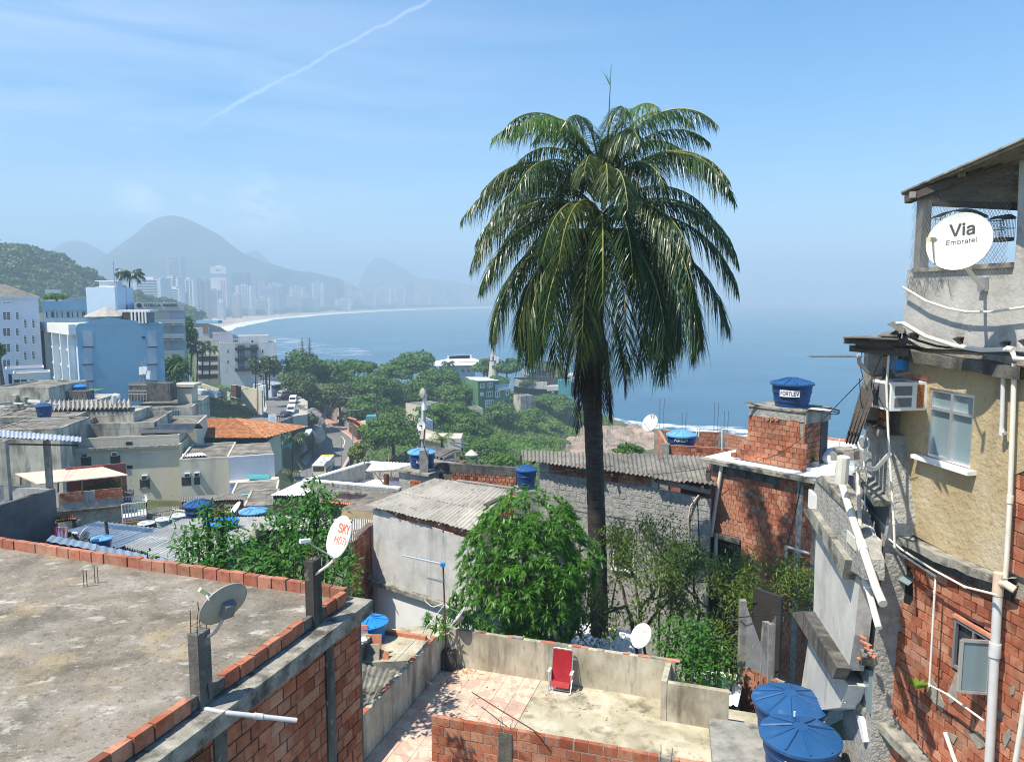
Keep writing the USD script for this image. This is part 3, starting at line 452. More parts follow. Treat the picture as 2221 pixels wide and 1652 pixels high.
T=[(288,347,607,-700,'city_white','city_glass','slabs','long low white block with rows of ribbon windows behind the small wooded knoll'),(347,385,604,-600,'city_white','city_glass','piers','white gridded block stepped right behind the long low white block'),(361.6,390,558,500,'city_grey','city_blue','slabs','tallest bluish tower rising alone in front of the big mountain'),(365,388,627,-650,'city_white','city_glass','slabs','low white block right of the small wooded knoll'),(387,399,634,-600,'city_rose','city_grey','solid','narrow beige block beside the low white block near the knoll'),(394,418,607,-450,'city_white','city_glass','piers','white tower with pale central fin, left one of the joined trio'),(418,433.5,608,-440,'city_grey','city_glass','slabs','grey banded middle tower of the joined trio'),(433.5,449,610,-430,'city_cream','city_grey','solid','cream right tower of the joined trio with dark vertical lines'),(450,472,630,-150,'city_grey','city_glass','slabs','greyish mid-height block left of the red-striped tower'),(456,489,579,100,'city_white','city_blue','slabs','white tower with three red vertical stripes and a red roof sign'),(470,483,652,-330,'city_white','city_grey','solid','small white wall at the foot of the red-striped tower'),(489,500,605,350,'city_white','city_grey','slabs','slim white block between the red-striped tower and the dark slab'),(500.7,533,593,250,'city_blue','city_blue','slabs','dark blue slab tower right of the red-striped tower'),(511,543,620,-100,'city_white','city_blue','piers','white block with a dark centre in front of the dark blue slab'),(501,518,640,-300,'city_cream','city_grey','solid','low cream block in front of the white block with dark centre'),(536,553,609,300,'city_grey','city_blue','slabs','bluish stepped tower at the left of the wide grey block'),(552,571,610,350,'city_rose','city_grey','slabs','rose grey tower half hidden by the wide grey block'),(560,604,624,0,'city_grey','city_grey','slabs','wide grey concrete block behind the beach'),(582,607,616,300,'city_cream','city_grey','slabs','cream block peeping over the wide grey block'),(551,584,646,-120,'city_white','city_glass','slabs','low white block in front of the wide grey block'),(628,655,622,150,'city_white','city_glass','slabs','white block with strong horizontal bands'),(620,642,640,-60,'city_cream','city_grey','solid','plain cream cube below the horizontally banded white block'),(646,685,647,-80,'city_grey','city_glass','slabs','low grey terrace of flats right of the plain cream cube'),(676,698.5,614,50,'city_white','city_glass','piers','white gridded block with a white lift tower above'),(680,697,598,350,'city_blue','city_blue','slabs','dark tower behind the white gridded block'),(697,728,603,200,'city_blue','city_blue','slabs','broad dark blue tower beside the white gridded block'),(727,758,649,-120,'city_white','city_glass','slabs','low striped block standing near the beach promenade'),(730,746,622,100,'city_grey','city_glass','slabs','grey block left of the blank white tower'),(745,762,612,60,'city_white','city_grey','solid','blank white tower with a blue-grey side'),(765,783,633,0,'city_white','city_rose','piers','white and tan block right of the blank white tower'),(779,802,620,250,'city_rose','city_grey','slabs','rose block behind the squat gridded one'),(784,814,632,0,'city_cream','city_glass','piers','squat cream gridded block'),(816,846,624,30,'city_white','city_blue','piers','white framed block with deep blue bays'),(838,862,630,120,'city_grey','city_blue','slabs','blue grey block beside the white framed one'),(855,877,625,0,'city_white','city_glass','slabs','bright white block left of the tall banded grey tower'),(874,896,610,100,'city_grey','city_blue','slabs','tall banded grey tower under the slope of the far hump'),(898,926,616,250,'city_rose','city_grey','piers','rose frame tower right of the tall banded grey tower'),(905,931,633,0,'city_white','city_glass','piers','white gridded block in front of the rose frame tower'),(930,950,640,60,'city_grey','city_glass','slabs','low grey block left of the pair of cream slabs'),(953,968,612,60,'city_rose','city_grey','solid','left one of the pair of tall cream slabs'),(966,980,614,40,'city_cream','city_grey','solid','right one of the pair of tall cream slabs'),(989,1003,638,0,'city_white','city_glass','slabs','small white block right of the pair of cream slabs'),(998,1015,622,250,'city_rose','city_grey','slabs','rose tower behind the small white block'),(1023,1043,636,0,'city_white','city_glass','slabs','white stepped block nearing the end of the beach'),(1056,1070,630,0,'city_white','city_grey','solid','last plain white tower before the palm fronds'),(1071,1088,635,40,'city_grey','city_glass','slabs','grey block partly behind the palm fronds at the end of the beach')]
for i,(u0,u1,v,dy,sk,co,st,words)in enumerate(T):
 Y=yfront((u0+u1)/2)+dy+120
 far_tower('far_tower','hazy '+words,u0,u1,v,Y,sk,co,st,extra=red_stripes if i==9 else None,fl=4.6 if Y<3500 else 6.0)
tone={'city_white':'white','city_cream':'cream','city_grey':'grey','city_rose':'rose','city_blue':'blue grey'}
near=[(x[0]+x[1])/2 for x in T]; short=[x[7]for x in T]
seen=set()
for k in range(64):
 u=392+k*10.9+R.uniform(-3,3); w=R.uniform(7,17)*(1.0 if u>600 else 1.2); front=R.random()<0.5
 Y=yfront(u)+(R.uniform(30,160)if front else R.uniform(500,900)); hm=R.uniform(20,42)if front else R.uniform(45,85)
 v=647-(hm-60)/Y*1620; sk=R.choice(['city_white','city_white','city_cream','city_grey','city_rose','city_grey'])
 j=min(range(len(T)),key=lambda a:abs(near[a]-u)); side='left' if u<near[j]else 'right'
 lab=f'{"low" if front else "mid-height"} {"wide" if w > 13 else "slim" if w < 10 else "plain"} hazy {tone[sk]} block just {side} of the '+' '.join(short[j].split()[:5])
 while lab in seen:lab=lab.replace('just','further')if 'just' in lab else lab+' there'
 seen.add(lab); far_tower('low_block',lab,u-w/2,u+w/2,v,Y,sk,R.choice(['city_glass','city_grey']),R.choice(['slabs','slabs','piers']),fl=4.6,group='small blocks among the hazy towers')
V=[]; NN=[]
for k in range(420):
 u=NR.uniform(395,1085); Y=yfront(u)+NR.uniform(-60,110); x=(u-CX)/1620*Y; m=26; r=NR.uniform(7,13)
 d=NR.normal(0,1,(m,3)); d/=np.linalg.norm(d,axis=1,keepdims=True); V.append(np.array([x,Y,6+r*.8])+d*r*np.array([1.3,1,.9])); NN.append(d)
solo('promenade_trees',MB().add(*leaf_quads(np.vstack(V),np.vstack(NN),7.0,1.2,tilt=.4)),'forest_leaf',kind='stuff')
V=[]; NN=[]
for k in range(70):
 u=NR.uniform(395,470); q=onz(u,NR.uniform(680,712),6); m=40; r=NR.uniform(5,9)
 d=NR.normal(0,1,(m,3)); d/=np.linalg.norm(d,axis=1,keepdims=True); V.append(q+d*r); NN.append(d)
mb=MB(); mb2=MB()
for k in range(650):
 i=NR.randint(2,150); t=NR.uniform(0.15,0.95); q=wl[i]*(1-t)+ul[i]*t; q=q+np.array([NR.uniform(-9,9),NR.uniform(-9,9),0]); z=0.4+3.6*t; s=NR.uniform(1.0,1.9)
 (mb if k%3 else mb2).lathe([(s,z+2.0),(0.05,z+2.9)],(q[0],q[1],0),6)
solo('beach_parasols',mb,'city_white',kind='stuff'); solo('beach_parasols',mb2,'city_rose',kind='stuff')
# builders for the near things
def project(p):
 d=np.asarray(p,float)-EYE; c,s=math.cos(PITCH),math.sin(PITCH); y=d[1]*c-d[2]*s; z=d[1]*s+d[2]*c
 return(CX+F*d[0]/y,CY-F*z/y)if y>0.05 else(-9e9,9e9)
def in_view(p,m=140):
 u,v=project(p); return-m<u<2220+m and-m<v<1652+m
def emit(t,name,items,mat,limit=300,many=None,kind=None):
 """items: [(nearness, MB)]: the nearest become parts of their own, the rest one joined part of kind stuff."""
 items=sorted(items,key=lambda k:k[0])
 for _,m in items[:limit]:part(t,name,m,mat,kind=kind)
 if len(items)>limit:
  mb=MB()
  for _,m in items[limit:]:mb.add(*m.arrays())
  part(t,many or name+'s',mb,mat,kind='stuff')
def bricks(wall,poly,row=0.2,L=0.3,gap=0.018,off=0.0,depth=0.05,seed=1,jit=0.007,s_off=0.0,z_off=0.0,missing=0.0,cull=True,slope=0.0):
 """Brick after brick on a wall, staggered course by course, cut by the polygon in (s, z). slope tilts the courses."""
 r=random.Random(seed); out=[]; poly=poly if hasattr(poly,'geoms')or isinstance(poly,Polygon)else Polygon(poly)
 poly=poly.buffer(0); x0,z0,x1,z1=poly.bounds; k=int((z0-z_off)/row)-3
 from shapely.prepared import prep
 pp=prep(poly); extra=abs(slope)*(x1-x0)
 while z_off+k*row<z1+extra:
  zb=z_off+k*row; x=x0-L+(0.5*L if k%2 else 0)+r.uniform(-.03,.03)+s_off
  while x<x1:
   w=L*r.choice([1,1,1,1,0.97,1.02]); zs=zb+slope*(x-x0)
   b=sbox(x+gap/2,zs+gap/2,x+w-gap/2,zs+row-gap/2)
   if r.random()>=missing and pp.intersects(b):
    c=b if pp.contains(b)else poly.intersection(b)
    if c.area>0.12*row*L and isinstance(c,Polygon):
     cen=wall.pt(c.centroid.x,c.centroid.y,off)
     if not cull or in_view(cen):
      o=off+r.uniform(-jit,jit); m=MB()
      if c is b:
       bx0,bz0,bx1,bz1=b.bounds; e=[r.uniform(-.007,.007)for _ in range(4)]
       m.frame(wall.pt(bx0+e[0],bz0+e[1],o-depth),wall.x*(bx1-bx0+e[2]),wall.z*(bz1-bz0+e[3]),wall.n*depth)
      else:wall.plate(m,c,o-depth,o)
      out.append((np.linalg.norm(cen-EYE),m))
   x+=w
  k+=1
 return out
def corr(P,period=0.177,amp=0.024,t=0.007,per=6):
 """A corrugated sheet over four corners a, b, c, d: waves across a-b, ridges along a-d."""
 a,b,c,d=(np.asarray(p,float)for p in P); w=(np.linalg.norm(b-a)+np.linalg.norm(c-d))/2; nn=nrm(np.cross(b-a,d-a))
 if nn[2]<0:nn=-nn
 n=max(4,int(w/period*per)); m=2
 s=np.linspace(0,1,n+1)[:,None,None]; q=np.linspace(0,1,m+1)[None,:,None]
 G=(a*(1-s)+b*s)*(1-q)+(d*(1-s)+c*s)*q+nn*(amp*np.sin(s*w/period*2*math.pi))
 mb=MB(); N=nn*t; H=G-N; up=np.dot(np.cross(b-a,d-a),nn)>0
 mb.grid(G,not up); mb.grid(H,up)
 for i,(e,f)in enumerate(((G[0],H[0]),(H[-1],G[-1]),(H[:,0],G[:,0]),(G[:,-1],H[:,-1]))):mb.grid(np.stack([e,f]),not up)
 return mb
def corr_roof(t,A,B,C,D,nx,ny,mat,name='roof_sheet',period=0.177,amp=0.024,seed=0,jit=0.03,lap=0.06):
 """Rows of overlapping sheets from the eave A-B up to D-C."""
 r=random.Random(seed); A,B,C,D=(np.asarray(p,float)for p in(A,B,C,D)); nn=nrm(np.cross(B-A,D-A)); nn=nn if nn[2]>0 else-nn
 def bl(s,q):return(A*(1-s)+B*s)*(1-q)+(D*(1-s)+C*s)*q
 for j in range(ny):
  for i in range(nx):
   o=nn*(0.012*j+0.009*(i%2)+r.uniform(0,.004)); e=[r.uniform(-jit,jit)for _ in range(2)]
   s0,s1=i/nx-(0.015 if i else 0),(i+1)/nx; q0,q1=j/ny-(lap if j else 0)+e[0]*.5,(j+1)/ny+e[1]*.3
   part(t,name,corr([bl(s0,q0)+o,bl(s1,q0)+o,bl(s1,q1)+o,bl(s0,q1)+o],period,amp),mat)
def rebar(t,c,ax,ay,h,n=4,r=0.006,name='rebar'):
 for i,(sx,sy)in enumerate(((-1,-1),(1,-1),(1,1),(-1,1))[:n]):
  b=np.asarray(c)+ax*sx+ay*sy; hh=h*(1-0.12*i)
  part(t,name,MB().tube([b-[0,0,.05],b+[0.004*sx,0,hh*.6],b+[0.012*sx,0.01*sy,hh]],r,5),'rusty_steel')
def inplane(n,u,v,ix,iy):
 """Unit vector in the plane of normal n whose picture runs along (ix right, iy up) seen at pixel (u, v)."""
 w=dirn(u,v); r=nrm(np.cross(w,[0,0,1.0])); up=np.cross(r,w)
 g=-(ix*np.dot(r,n)+iy*np.dot(up,n))/np.dot(w,n); return nrm(r*ix+up*iy+w*g)
def tilt_normal(u,v,ix,iy,ratio,toward=True):
 w=dirn(u,v); r=nrm(np.cross(w,[0,0,1.0])); up=np.cross(r,w); k=math.hypot(ix,iy)
 return nrm(math.sqrt(1-ratio*ratio)*(r*ix+up*iy)/k+ratio*(-w if toward else w))
def lettering(text,h,O,X,Y,bold=True,d=0.002,center=True,bend=None):
 m=meshkit.text_mesh(text,h,d,bold); v=np.array(m.vertices)
 if center:v[:,:2]-=(v[:,:2].max(0)+v[:,:2].min(0))/2
 N=np.cross(X,Y)
 if bend is None:P=O+v[:,:1]*X+v[:,1:2]*Y+v[:,2:]*N
 else:P=bend(v)
 return MB().add(P,m.faces)
def dish(name,label,c,n,Rd,mat='dish_white',back=None,texts=(),X=None,lnb=None,arm=(),group=None,lnbmat='white_paint',foot=None):
 """A satellite dish: concave reflector, rim, back bracket, feed arm with its horn, and the pole it sits on."""
 t=thing(name,label,'satellite dish',c,group); c=np.asarray(c,float); dp=Rd*0.17
 par=lambda r:dp*(r/Rd)**2-dp
 rs=np.linspace(0.004,Rd,9); prof=[(r,par(r))for r in rs]+[(Rd*1.015,0.004),(Rd*1.02,-0.012),(Rd*1.0,-0.014)]+[(r,par(r)-0.012)for r in rs[::-1]]
 part(t,'reflector',MB().lathe(prof[::-1],c,36,n),mat,smooth=35)
 X=nrm(X-n*np.dot(X,n))if X is not None else nrm(np.cross([0,0,1.0],n)); Y=np.cross(n,X)
 for txt,h,ox,oy,m_,bold in texts:
  q=meshkit.text_mesh(txt,h,0.002,bold); v=np.array(q.vertices); v[:,0]-=(v[:,0].max()+v[:,0].min())/2
  v[:,0]+=ox; v[:,1]+=oy; rr=np.hypot(v[:,0],v[:,1])
  part(t,'lettering',MB().add(c+v[:,:1]*X+v[:,1:2]*Y+n*(par(rr)+0.003+v[:,2])[:,None],q.faces),m_)
 b0=c-n*(dp+0.02); part(t,'back_bracket',MB().bar(b0+n*.01,b0-n*0.09,0.14*Rd/.3,0.20*Rd/.3),'pvc_dark' if back else 'galvanised')
 if lnb is not None:
  lnb=np.asarray(lnb,float); edge=c-nrm((c-lnb)-n*np.dot(c-lnb,n))*Rd*0.98
  low=c+nrm((lnb-c)-n*np.dot(lnb-c,n))*Rd
  part(t,'feed_arm',MB().tube([low-n*.03,low+(lnb-low)*.6-[0,0,.01],lnb],0.011*Rd/.3,6),'galvanised' if lnbmat=='white_paint' else 'pvc')
  ax=nrm(c-lnb); ln=MB(); ln.tube([lnb+ax*.05,lnb+ax*.02],[.032,.028],10); part(t,'feed_horn',ln,'white_paint')
  part(t,'receiver',MB().bar(lnb+ax*.02,lnb-ax*.10,0.06,0.05),lnbmat)
 if len(arm):part(t,'mount_pole',MB().tube([b0-n*.05]+[np.asarray(p,float)for p in arm],0.021*Rd/.3,8),'pvc' if back is None else 'galvanised',smooth=40)
 if foot is not None:part(t,'wall_plate',MB().frame(*foot),'galvanised')
 return t
tank_first={}
def tank(name,label,c,Rt,H,lid='lid_blue',body='tank_blue',sticker=None,face=None,group='blue plastic water tanks on the roofs',rot=0.0,hb=None):
 """A tapering plastic water tank with ribs round it and a lid with radial ribs; c is the centre of its foot."""
 key=(lid,body); c=np.asarray(c,float); hb=hb or H*0.8
 if sticker is None and key in tank_first:
  src,R0,H0=tank_first[key]; return copy(src,label,c,rot,(Rt/R0,Rt/R0,H/H0),group,'water tank',name)
 t=thing(name,label,'water tank',c,group)
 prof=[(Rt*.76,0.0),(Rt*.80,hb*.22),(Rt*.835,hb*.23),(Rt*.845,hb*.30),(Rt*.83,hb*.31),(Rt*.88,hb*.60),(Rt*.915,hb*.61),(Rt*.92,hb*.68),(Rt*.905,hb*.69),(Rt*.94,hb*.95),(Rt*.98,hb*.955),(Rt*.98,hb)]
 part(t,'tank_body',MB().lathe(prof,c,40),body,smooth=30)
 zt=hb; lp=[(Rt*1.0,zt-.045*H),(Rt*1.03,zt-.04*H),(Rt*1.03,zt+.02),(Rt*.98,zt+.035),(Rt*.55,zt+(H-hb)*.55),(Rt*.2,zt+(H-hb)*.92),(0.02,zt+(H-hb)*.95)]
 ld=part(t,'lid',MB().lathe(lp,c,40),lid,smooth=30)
 for k in range(10):
  a=k*2*math.pi/10+.2; d=np.array([math.cos(a),math.sin(a),0]); p=c+d*Rt*.97+[0,0,zt+.036]; q=c+d*Rt*.55+[0,0,zt+(H-hb)*.55+.012]; e=c+d*Rt*.2+[0,0,zt+(H-hb)*.92+.015]
  part(ld,'lid_rib',MB().tube([p,q,e],[.026*Rt/.6,.024*Rt/.6,.02*Rt/.6],5),lid)
 part(ld,'lid_boss',MB().lathe([(Rt*.21,zt+(H-hb)*.88),(Rt*.2,zt+(H-hb)*.99),(0.01,zt+(H-hb)*1.02)],c,16),lid,smooth=30)
 if sticker:
  txt,th,zf,wid,mt,mb_=sticker; a0=face; rr=lambda z:np.interp(z,[p[1]for p in prof],[p[0]for p in prof])+.006; za=zf*hb
  ang=np.linspace(-wid/2,wid/2,13)/Rt; rows=[]
  for z in(za-th*.85,za+th*.85):rows.append([c+[math.cos(a0+a)*(rr(za)+.006),math.sin(a0+a)*(rr(za)+.006),z]for a in ang])
  st=part(t,'sticker',MB().grid(np.array(rows)),mb_)
  if not txt:return t
  m=meshkit.text_mesh(txt,th,0.002,True); v=np.array(m.vertices); v[:,:2]-=(v[:,:2].max(0)+v[:,:2].min(0))/2; v[:,0]*=wid*.9/np.ptp(v[:,0])
  r_=rr(za)+.010+v[:,2]; P=np.stack([c[0]+np.cos(a0+v[:,0]/Rt)*r_,c[1]+np.sin(a0+v[:,0]/Rt)*r_,c[2]+za+v[:,1]],1)
  part(st,'lettering',MB().add(P,m.faces),mt)
 else:tank_first[key]=(t,Rt,H)
 return t
def window(t,wall,s0,s1,z0,z1,frame='white_paint',pane='dark_glass',mull=1,bars=0,proud=0.03,fw=0.06,sill=None,off=0.0):
 g=part(t,'window',MB().add(*MB().frame(wall.pt(s0,z0,off-.06),wall.x*(s1-s0),wall.z*(z1-z0),wall.n*.07).arrays()),pane)
 fr=MB()
 fr.frame(wall.pt(s0,z0,off),wall.x*(s1-s0),wall.z*fw,wall.n*proud); fr.frame(wall.pt(s0,z1-fw,off),wall.x*(s1-s0),wall.z*fw,wall.n*proud)
 for x in np.linspace(s0,s1-fw,mull+2):fr.frame(wall.pt(x,z0+fw,off),wall.x*fw,wall.z*(z1-z0-2*fw),wall.n*(proud-.002))
 for z in np.linspace(z0,z1,bars+2)[1:-1]:fr.frame(wall.pt(s0+fw,z-fw*.3,off),wall.x*(s1-s0-2*fw),wall.z*fw*.6,wall.n*(proud-.004))
 part(g,'frame',fr,frame)
 if sill:part(g,'sill',MB().frame(wall.pt(s0-.06,z0-.07,off),wall.x*(s1-s0+.12),wall.z*.068,wall.n*.12),sill)
 return g
def cable(name,label,pts,r=0.008,mat='black_rubber',sag=0.0,cat='cable',n=14):
 P=np.asarray(pts,float); Q=resample(P,n)if len(P)>2 else P[0]+(P[-1]-P[0])*np.linspace(0,1,n)[:,None]
 Q[:,2]-=sag*np.sin(np.linspace(0,math.pi,n)); return solo(name,MB().tube(Q,r,5),mat,label,cat)
def pipe(name,label,pts,r,mat='pvc',joints=(),cat='pipe',n=8):
 P=[np.asarray(p,float)for p in pts]; t=thing(name,label,cat,P[0])
 part(t,'pipe_run',MB().tube(P,r,n),mat,smooth=50)
 for k in joints:
  a=P[k]; d=nrm(P[min(k+1,len(P)-1)]-P[max(k-1,0)]); part(t,'coupling',MB().tube([a-d*r*1.6,a+d*r*1.6],r*1.28,n),mat,smooth=50)
 return t
AX=np.array([-0.945,0.327,0]); BX=np.array([-0.327,-0.945,0]); ZX=np.array([0,0,1.0])
# the near flat roof on the left
ZR=55.0; K=np.array([-2.81,12.0,0.0])
t=thing('brick_house','unfinished brick house with the big stained flat concrete roof, nearest on the left','house',(*K[:2],44.5))
OUT=-AX
part(t,'roof_slab',MB().ext([(-.02,-.02),(9.5,-.02),(9.5,12),(-.02,12)],K+ZX*(ZR-.02),AX,BX,.02 if np.cross(AX,BX)[2]>0 else-.02),'roof_concrete')
part(t,'slab_edge',MB().frame(K+ZX*(ZR-.26)-BX*.22+OUT*.42,AX*10,BX*12.2,ZX*.235),'ledge')
part(t,'core_wall',MB().frame(K+ZX*44+AX*(-.26)-BX*.1,AX*9.6,BX*12.0,ZX*(ZR-.265-44)),'dark_mortar')
r=random.Random(4); bk=[]
def roof_brick(o,ex,ey,h):
 j=[r.uniform(-.008,.008)for _ in range(4)]; return MB().frame(o+np.array([j[0],j[1],0]),ex+ey*j[2],ey-ex*j[3],ZX*(h+r.uniform(-.008,.008)))
L1=0.292
for i in range(32):
 o=K+ZX*ZR+AX*(i*L1-.02); q=o-AX*0+BX*0
 bk.append((np.linalg.norm(o-EYE),roof_brick(o,AX*(L1-.022),-BX*.11,.19)))
for _,m in bk:part(t,'brick',m,'brick_salmon')
mo=MB(); mo.frame(K+ZX*ZR+AX*-.01-BX*.018,AX*9.3,-BX*.075,ZX*.165); part(t,'mortar_bed',mo,'dark_mortar')
cols=[0.93,3.36]; bk=[]
for i in range(31):
 s=0.1+i*L1
 if any(abs(s+L1/2-c)<.22 for c in cols)or s>8.4:continue
 o=K+ZX*ZR+BX*s+OUT*0.0
 bk.append((np.linalg.norm(o-EYE),roof_brick(o,BX*(L1-.022),OUT*.11,.19)))
for _,m in bk:part(t,'brick',m,'brick_red')
mo=MB(); mo.frame(K+ZX*ZR+BX*.12+OUT*.018,BX*8.4,OUT*.075,ZX*.165); part(t,'mortar_bed',mo,'dark_mortar')
for i,c in enumerate(cols):
 hgt=(1.02,.93)[i]; o=K+ZX*ZR+BX*(c-.11)+OUT*-.02
 m=trimesh.creation.box((.22,.15,hgt+.28)).subdivide().subdivide(); v=np.array(m.vertices); v+=(meshkit.noise(v*14+i*7)[:,None]-.5)*.016
 Rm=np.stack([BX,OUT,ZX],1); v=v@Rm.T+o+BX*.11+OUT*.075+ZX*(hgt/2-.14)
 pp_=part(t,'roof_column',MB().add(v,m.faces),'dark_concrete')
 rebar(pp_,o+BX*.11+OUT*.075+ZX*hgt,BX*.08,OUT*.05,(.22,.34)[i])
 if i:part(pp_,'stirrup',MB().tube([o+BX*(.11+.08*a)+OUT*(.075+.05*b)+ZX*(hgt+.09)for a,b in((-1,-1),(1,-1),(1,1),(-1,1),(-1,-1))],.004,5),'rusty_steel')
for(u,v)in((189,1272),(213,1264)):
 q=onz(u,v,ZR); part(t,'rebar',MB().tube([q-ZX*.05,q+ZX*.30],.007,5),'rusty_steel'); part(t,'rebar',MB().tube([q+[-.05,-.01,-.05],q+[-.055,0,.32]],.007,5),'rusty_steel')
WRt=Wall(K+OUT*.30,K+OUT*.30+BX*9)
part(t,'wall_backing',MB().frame(K+ZX*44+OUT*.262,BX*9,OUT*.028,ZX*(ZR-.27-44)),'dark_mortar')
piers=[(c-.10,c+.14)for c in cols]+[(0.0,0.04)]
poly=Polygon([(0.04,49.2),(8.6,49.2),(8.6,ZR-.30),(0.04,ZR-.30)])
for a,b in piers:poly=poly.difference(sbox(a,40,b,60))
emit(t,'brick',bricks(WRt,poly,row=.2,L=.29,off=.012,depth=.03,seed=3,cull=True),'brick_red',limit=236)
for a,b in piers[:2]:part(t,'wall_pier',MB().frame(WRt.pt(a+.01,46,-.02),WRt.x*(b-a-.02),WRt.z*(ZR-.28-46),WRt.n*.055),'dark_concrete')
o=WRt.pt(3.42,ZR-.03,.05); e=at(643,1561,9.0)
pipe('drain_pipe','grey and white plastic drain pipe jutting out below the near roof column',[o-OUT*.25,o,(o+e)/2,e],.032,'pvc_grey',(2,))
for q0,q1,sg,w in((at(395,1640,8.4),at(690,1370,11.3),.08,'loose black cable looped along the brick wall under the near roof ledge'),(at(700,1345,11.4),at(752,1462,11.9),.25,'black cable hanging down the far end of the near brick wall'),(at(423,1398,8.95),at(445,1515,8.75),.12,'thin cable hanging from the grey dish down the near column')):
 cable('cable',w,[q0+OUT*.06,(q0+q1)/2+OUT*.1-ZX*sg,q1+OUT*.06],.007)
c1=at(484,1308,8.75); n1=tilt_normal(484,1308,-.54,.84,.55,False)
dish('satellite_dish','grey dish seen from behind on the nearest roof column',c1,n1,.305,'dish_grey','dark',lnb=at(447,1286,8.62),lnbmat='lnb_cream',arm=[at(468,1368,8.75),at(455,1378,8.8),at(424,1392,8.88)],foot=(at(418,1396,8.9)+ZX*.02,BX*.02,OUT*.05,ZX*.16))
c2=at(734,1163,10.9); n2=tilt_normal(734,1163,-.95,.30,.50,True)
dish('satellite_dish','white dish with orange-red SKY HDTV lettering on the far roof column',c2,n2,.315,'dish_white',texts=[('SKY',.135,.045,.06,'letter_red',True),('HDTV',.11,.05,-.105,'letter_red',False)],X=inplane(n2,734,1163,.86,-.36),lnb=at(664,1172,10.55),arm=[at(722,1215,10.95),at(712,1225,11.0),at(680,1247,11.05)],foot=(at(676,1252,11.05),BX*.02,OUT*.05,ZX*.16))
# terrace with the red chair
ZT=50.4; P0=np.array([-1.75,18.77,0]); TX=nrm([5.64,-1.83,0]); TY=nrm(np.cross(ZX,TX)); TY=TY if TY[1]<0 else-TY
t=thing('terrace_house','roof terrace with stained parapets, half pink crazy-paving tiles and half bare concrete','terrace',(*P0[:2],44))
def tp(s,q,z):return P0+TX*s+TY*q+ZX*z
part(t,'terrace_slab',MB().frame(tp(-.12,-.12,ZT-.25),TX*9.0,TY*6.2,ZX*.235),'terrace_concrete')
part(t,'concrete_floor',MB().frame(tp(2.62,0.0,ZT-.015),TX*6.1,TY*4.45,ZX*.021),'terrace_concrete')
part(t,'house_wall',MB().frame(tp(-.1,-.1,43),TX*8.9,TY*6.1,ZX*(ZT-.26-43)),'render_grey')
tl=[]; ts=.435
for i in range(6):
 for j in range(14):
  q=tp(.0+i*ts,.0+j*ts,ZT-.012)
  tl.append((0,MB().frame(q+TX*.004+TY*.004,TX*(ts-.008),TY*(ts-.008),ZX*(.018+NR.uniform(0,.002)))))
for _,m in tl:part(t,'floor_tile',m,'crazy_tile')
part(t,'parapet',MB().frame(tp(-.14,-.13,ZT-.2),TX*6.06,TY*.13,ZX*1.20),'terrace_wall',label='back parapet with dark water stains')
part(t,'parapet',MB().frame(tp(-.14,0.002,ZT-.2),TX*.13,TY*6.2,ZX*1.19),'terrace_wall',label='left parapet with a flaking brick top')
part(t,'parapet',MB().frame(tp(5.70,.0,ZT-.2),TX*.13,TY*.9,ZX*1.16),'terrace_wall')
part(t,'parapet',MB().frame(tp(5.84,.75,ZT-.2),TX*1.35,TY*.14,ZX*1.12),'terrace_wall',label='short low wall of the terrace right of the back parapet')
for k in range(30):
 s=NR.uniform(0,5.8); w=NR.uniform(.15,.4); part(t,'cap_brick',MB().frame(tp(s-.1,-.128,ZT+.998),TX*w,TY*.125,ZX*NR.uniform(.008,.03)),'brick_salmon' if k%3 else 'ledge')if k<16 else part(t,'cap_brick',MB().frame(tp(-.138,s,ZT+.988),TX*.125,TY*w,ZX*NR.uniform(.008,.035)),'brick_salmon' if k%3 else 'ledge')
part(t,'corner_block',MB().frame(tp(.02,.02,ZT-.01),TX*.30,TY*.30,ZX*.52),'dark_concrete')
FA,FB=np.array([-1.67,14.65,0]),np.array([2.85,13.24,0]); FW=Wall(FA,FA+(FB-FA)*1.35)
part(t,'front_wall_core',MB().frame(FW.pt(0.01,47,-.11),FW.x*6.05,FW.z*(ZT+.98-47),FW.n*.10),'mortar')
poly=Polygon([(0,48.6),(6.0,48.6),(6.0,ZT+1.0),(0,ZT+1.0)]).difference(sbox(1.46,40,1.76,ZT+.93)).difference(sbox(4.64,40,4.94,60))
emit(t,'brick',bricks(FW,poly,row=.2,L=.29,off=.0,depth=.105,seed=8,z_off=ZT+1.0,gap=.02),'brick_red',limit=300)
for a in(1.47,4.65):
 part(t,'wall_pier',MB().frame(FW.pt(a,47,-.14),FW.x*.28,FW.z*(ZT+.92-47),FW.n*.165),'dark_concrete')
 q=FW.pt(a+.14,ZT+.92,-.06); rebar(t,q,FW.x*.10,FW.n*.05,.27)
solo('metal_rod',MB().tube([at(1023,1500,16.6),at(1100,1548,15.2),at(1171,1591,13.75)],.013,6),'rusty_steel','thin rusty metal rod leaning across the terrace brick wall','rod')
V=[]; NN=[]
for k in range(150):
 q=tp(abs(NR.normal(.15,.5))+.1,abs(NR.normal(.05,.22))+.05,ZT+.02)if k<80 else tp(NR.uniform(.2,5.4),NR.uniform(.05,2.4)**1.0,ZT+.02)
 V.append(q); NN.append([0,0,1])
solo('fallen_leaves',MB().add(*leaf_quads(V,NN,.085,2.6,tilt=.25)),'leaf_litter',kind='stuff')
cc=onz(1215,1497,ZT); fx=nrm(TX); fy=TY; fx=TX
t=thing('beach_chair','folding beach chair with red fabric and metal frame leaning on the terrace wall','chair',cc)
def cp(x,y,z):return cc+fx*x+fy*y+ZX*z
def loop(pts):return pts+[pts[0]]
hw=.26
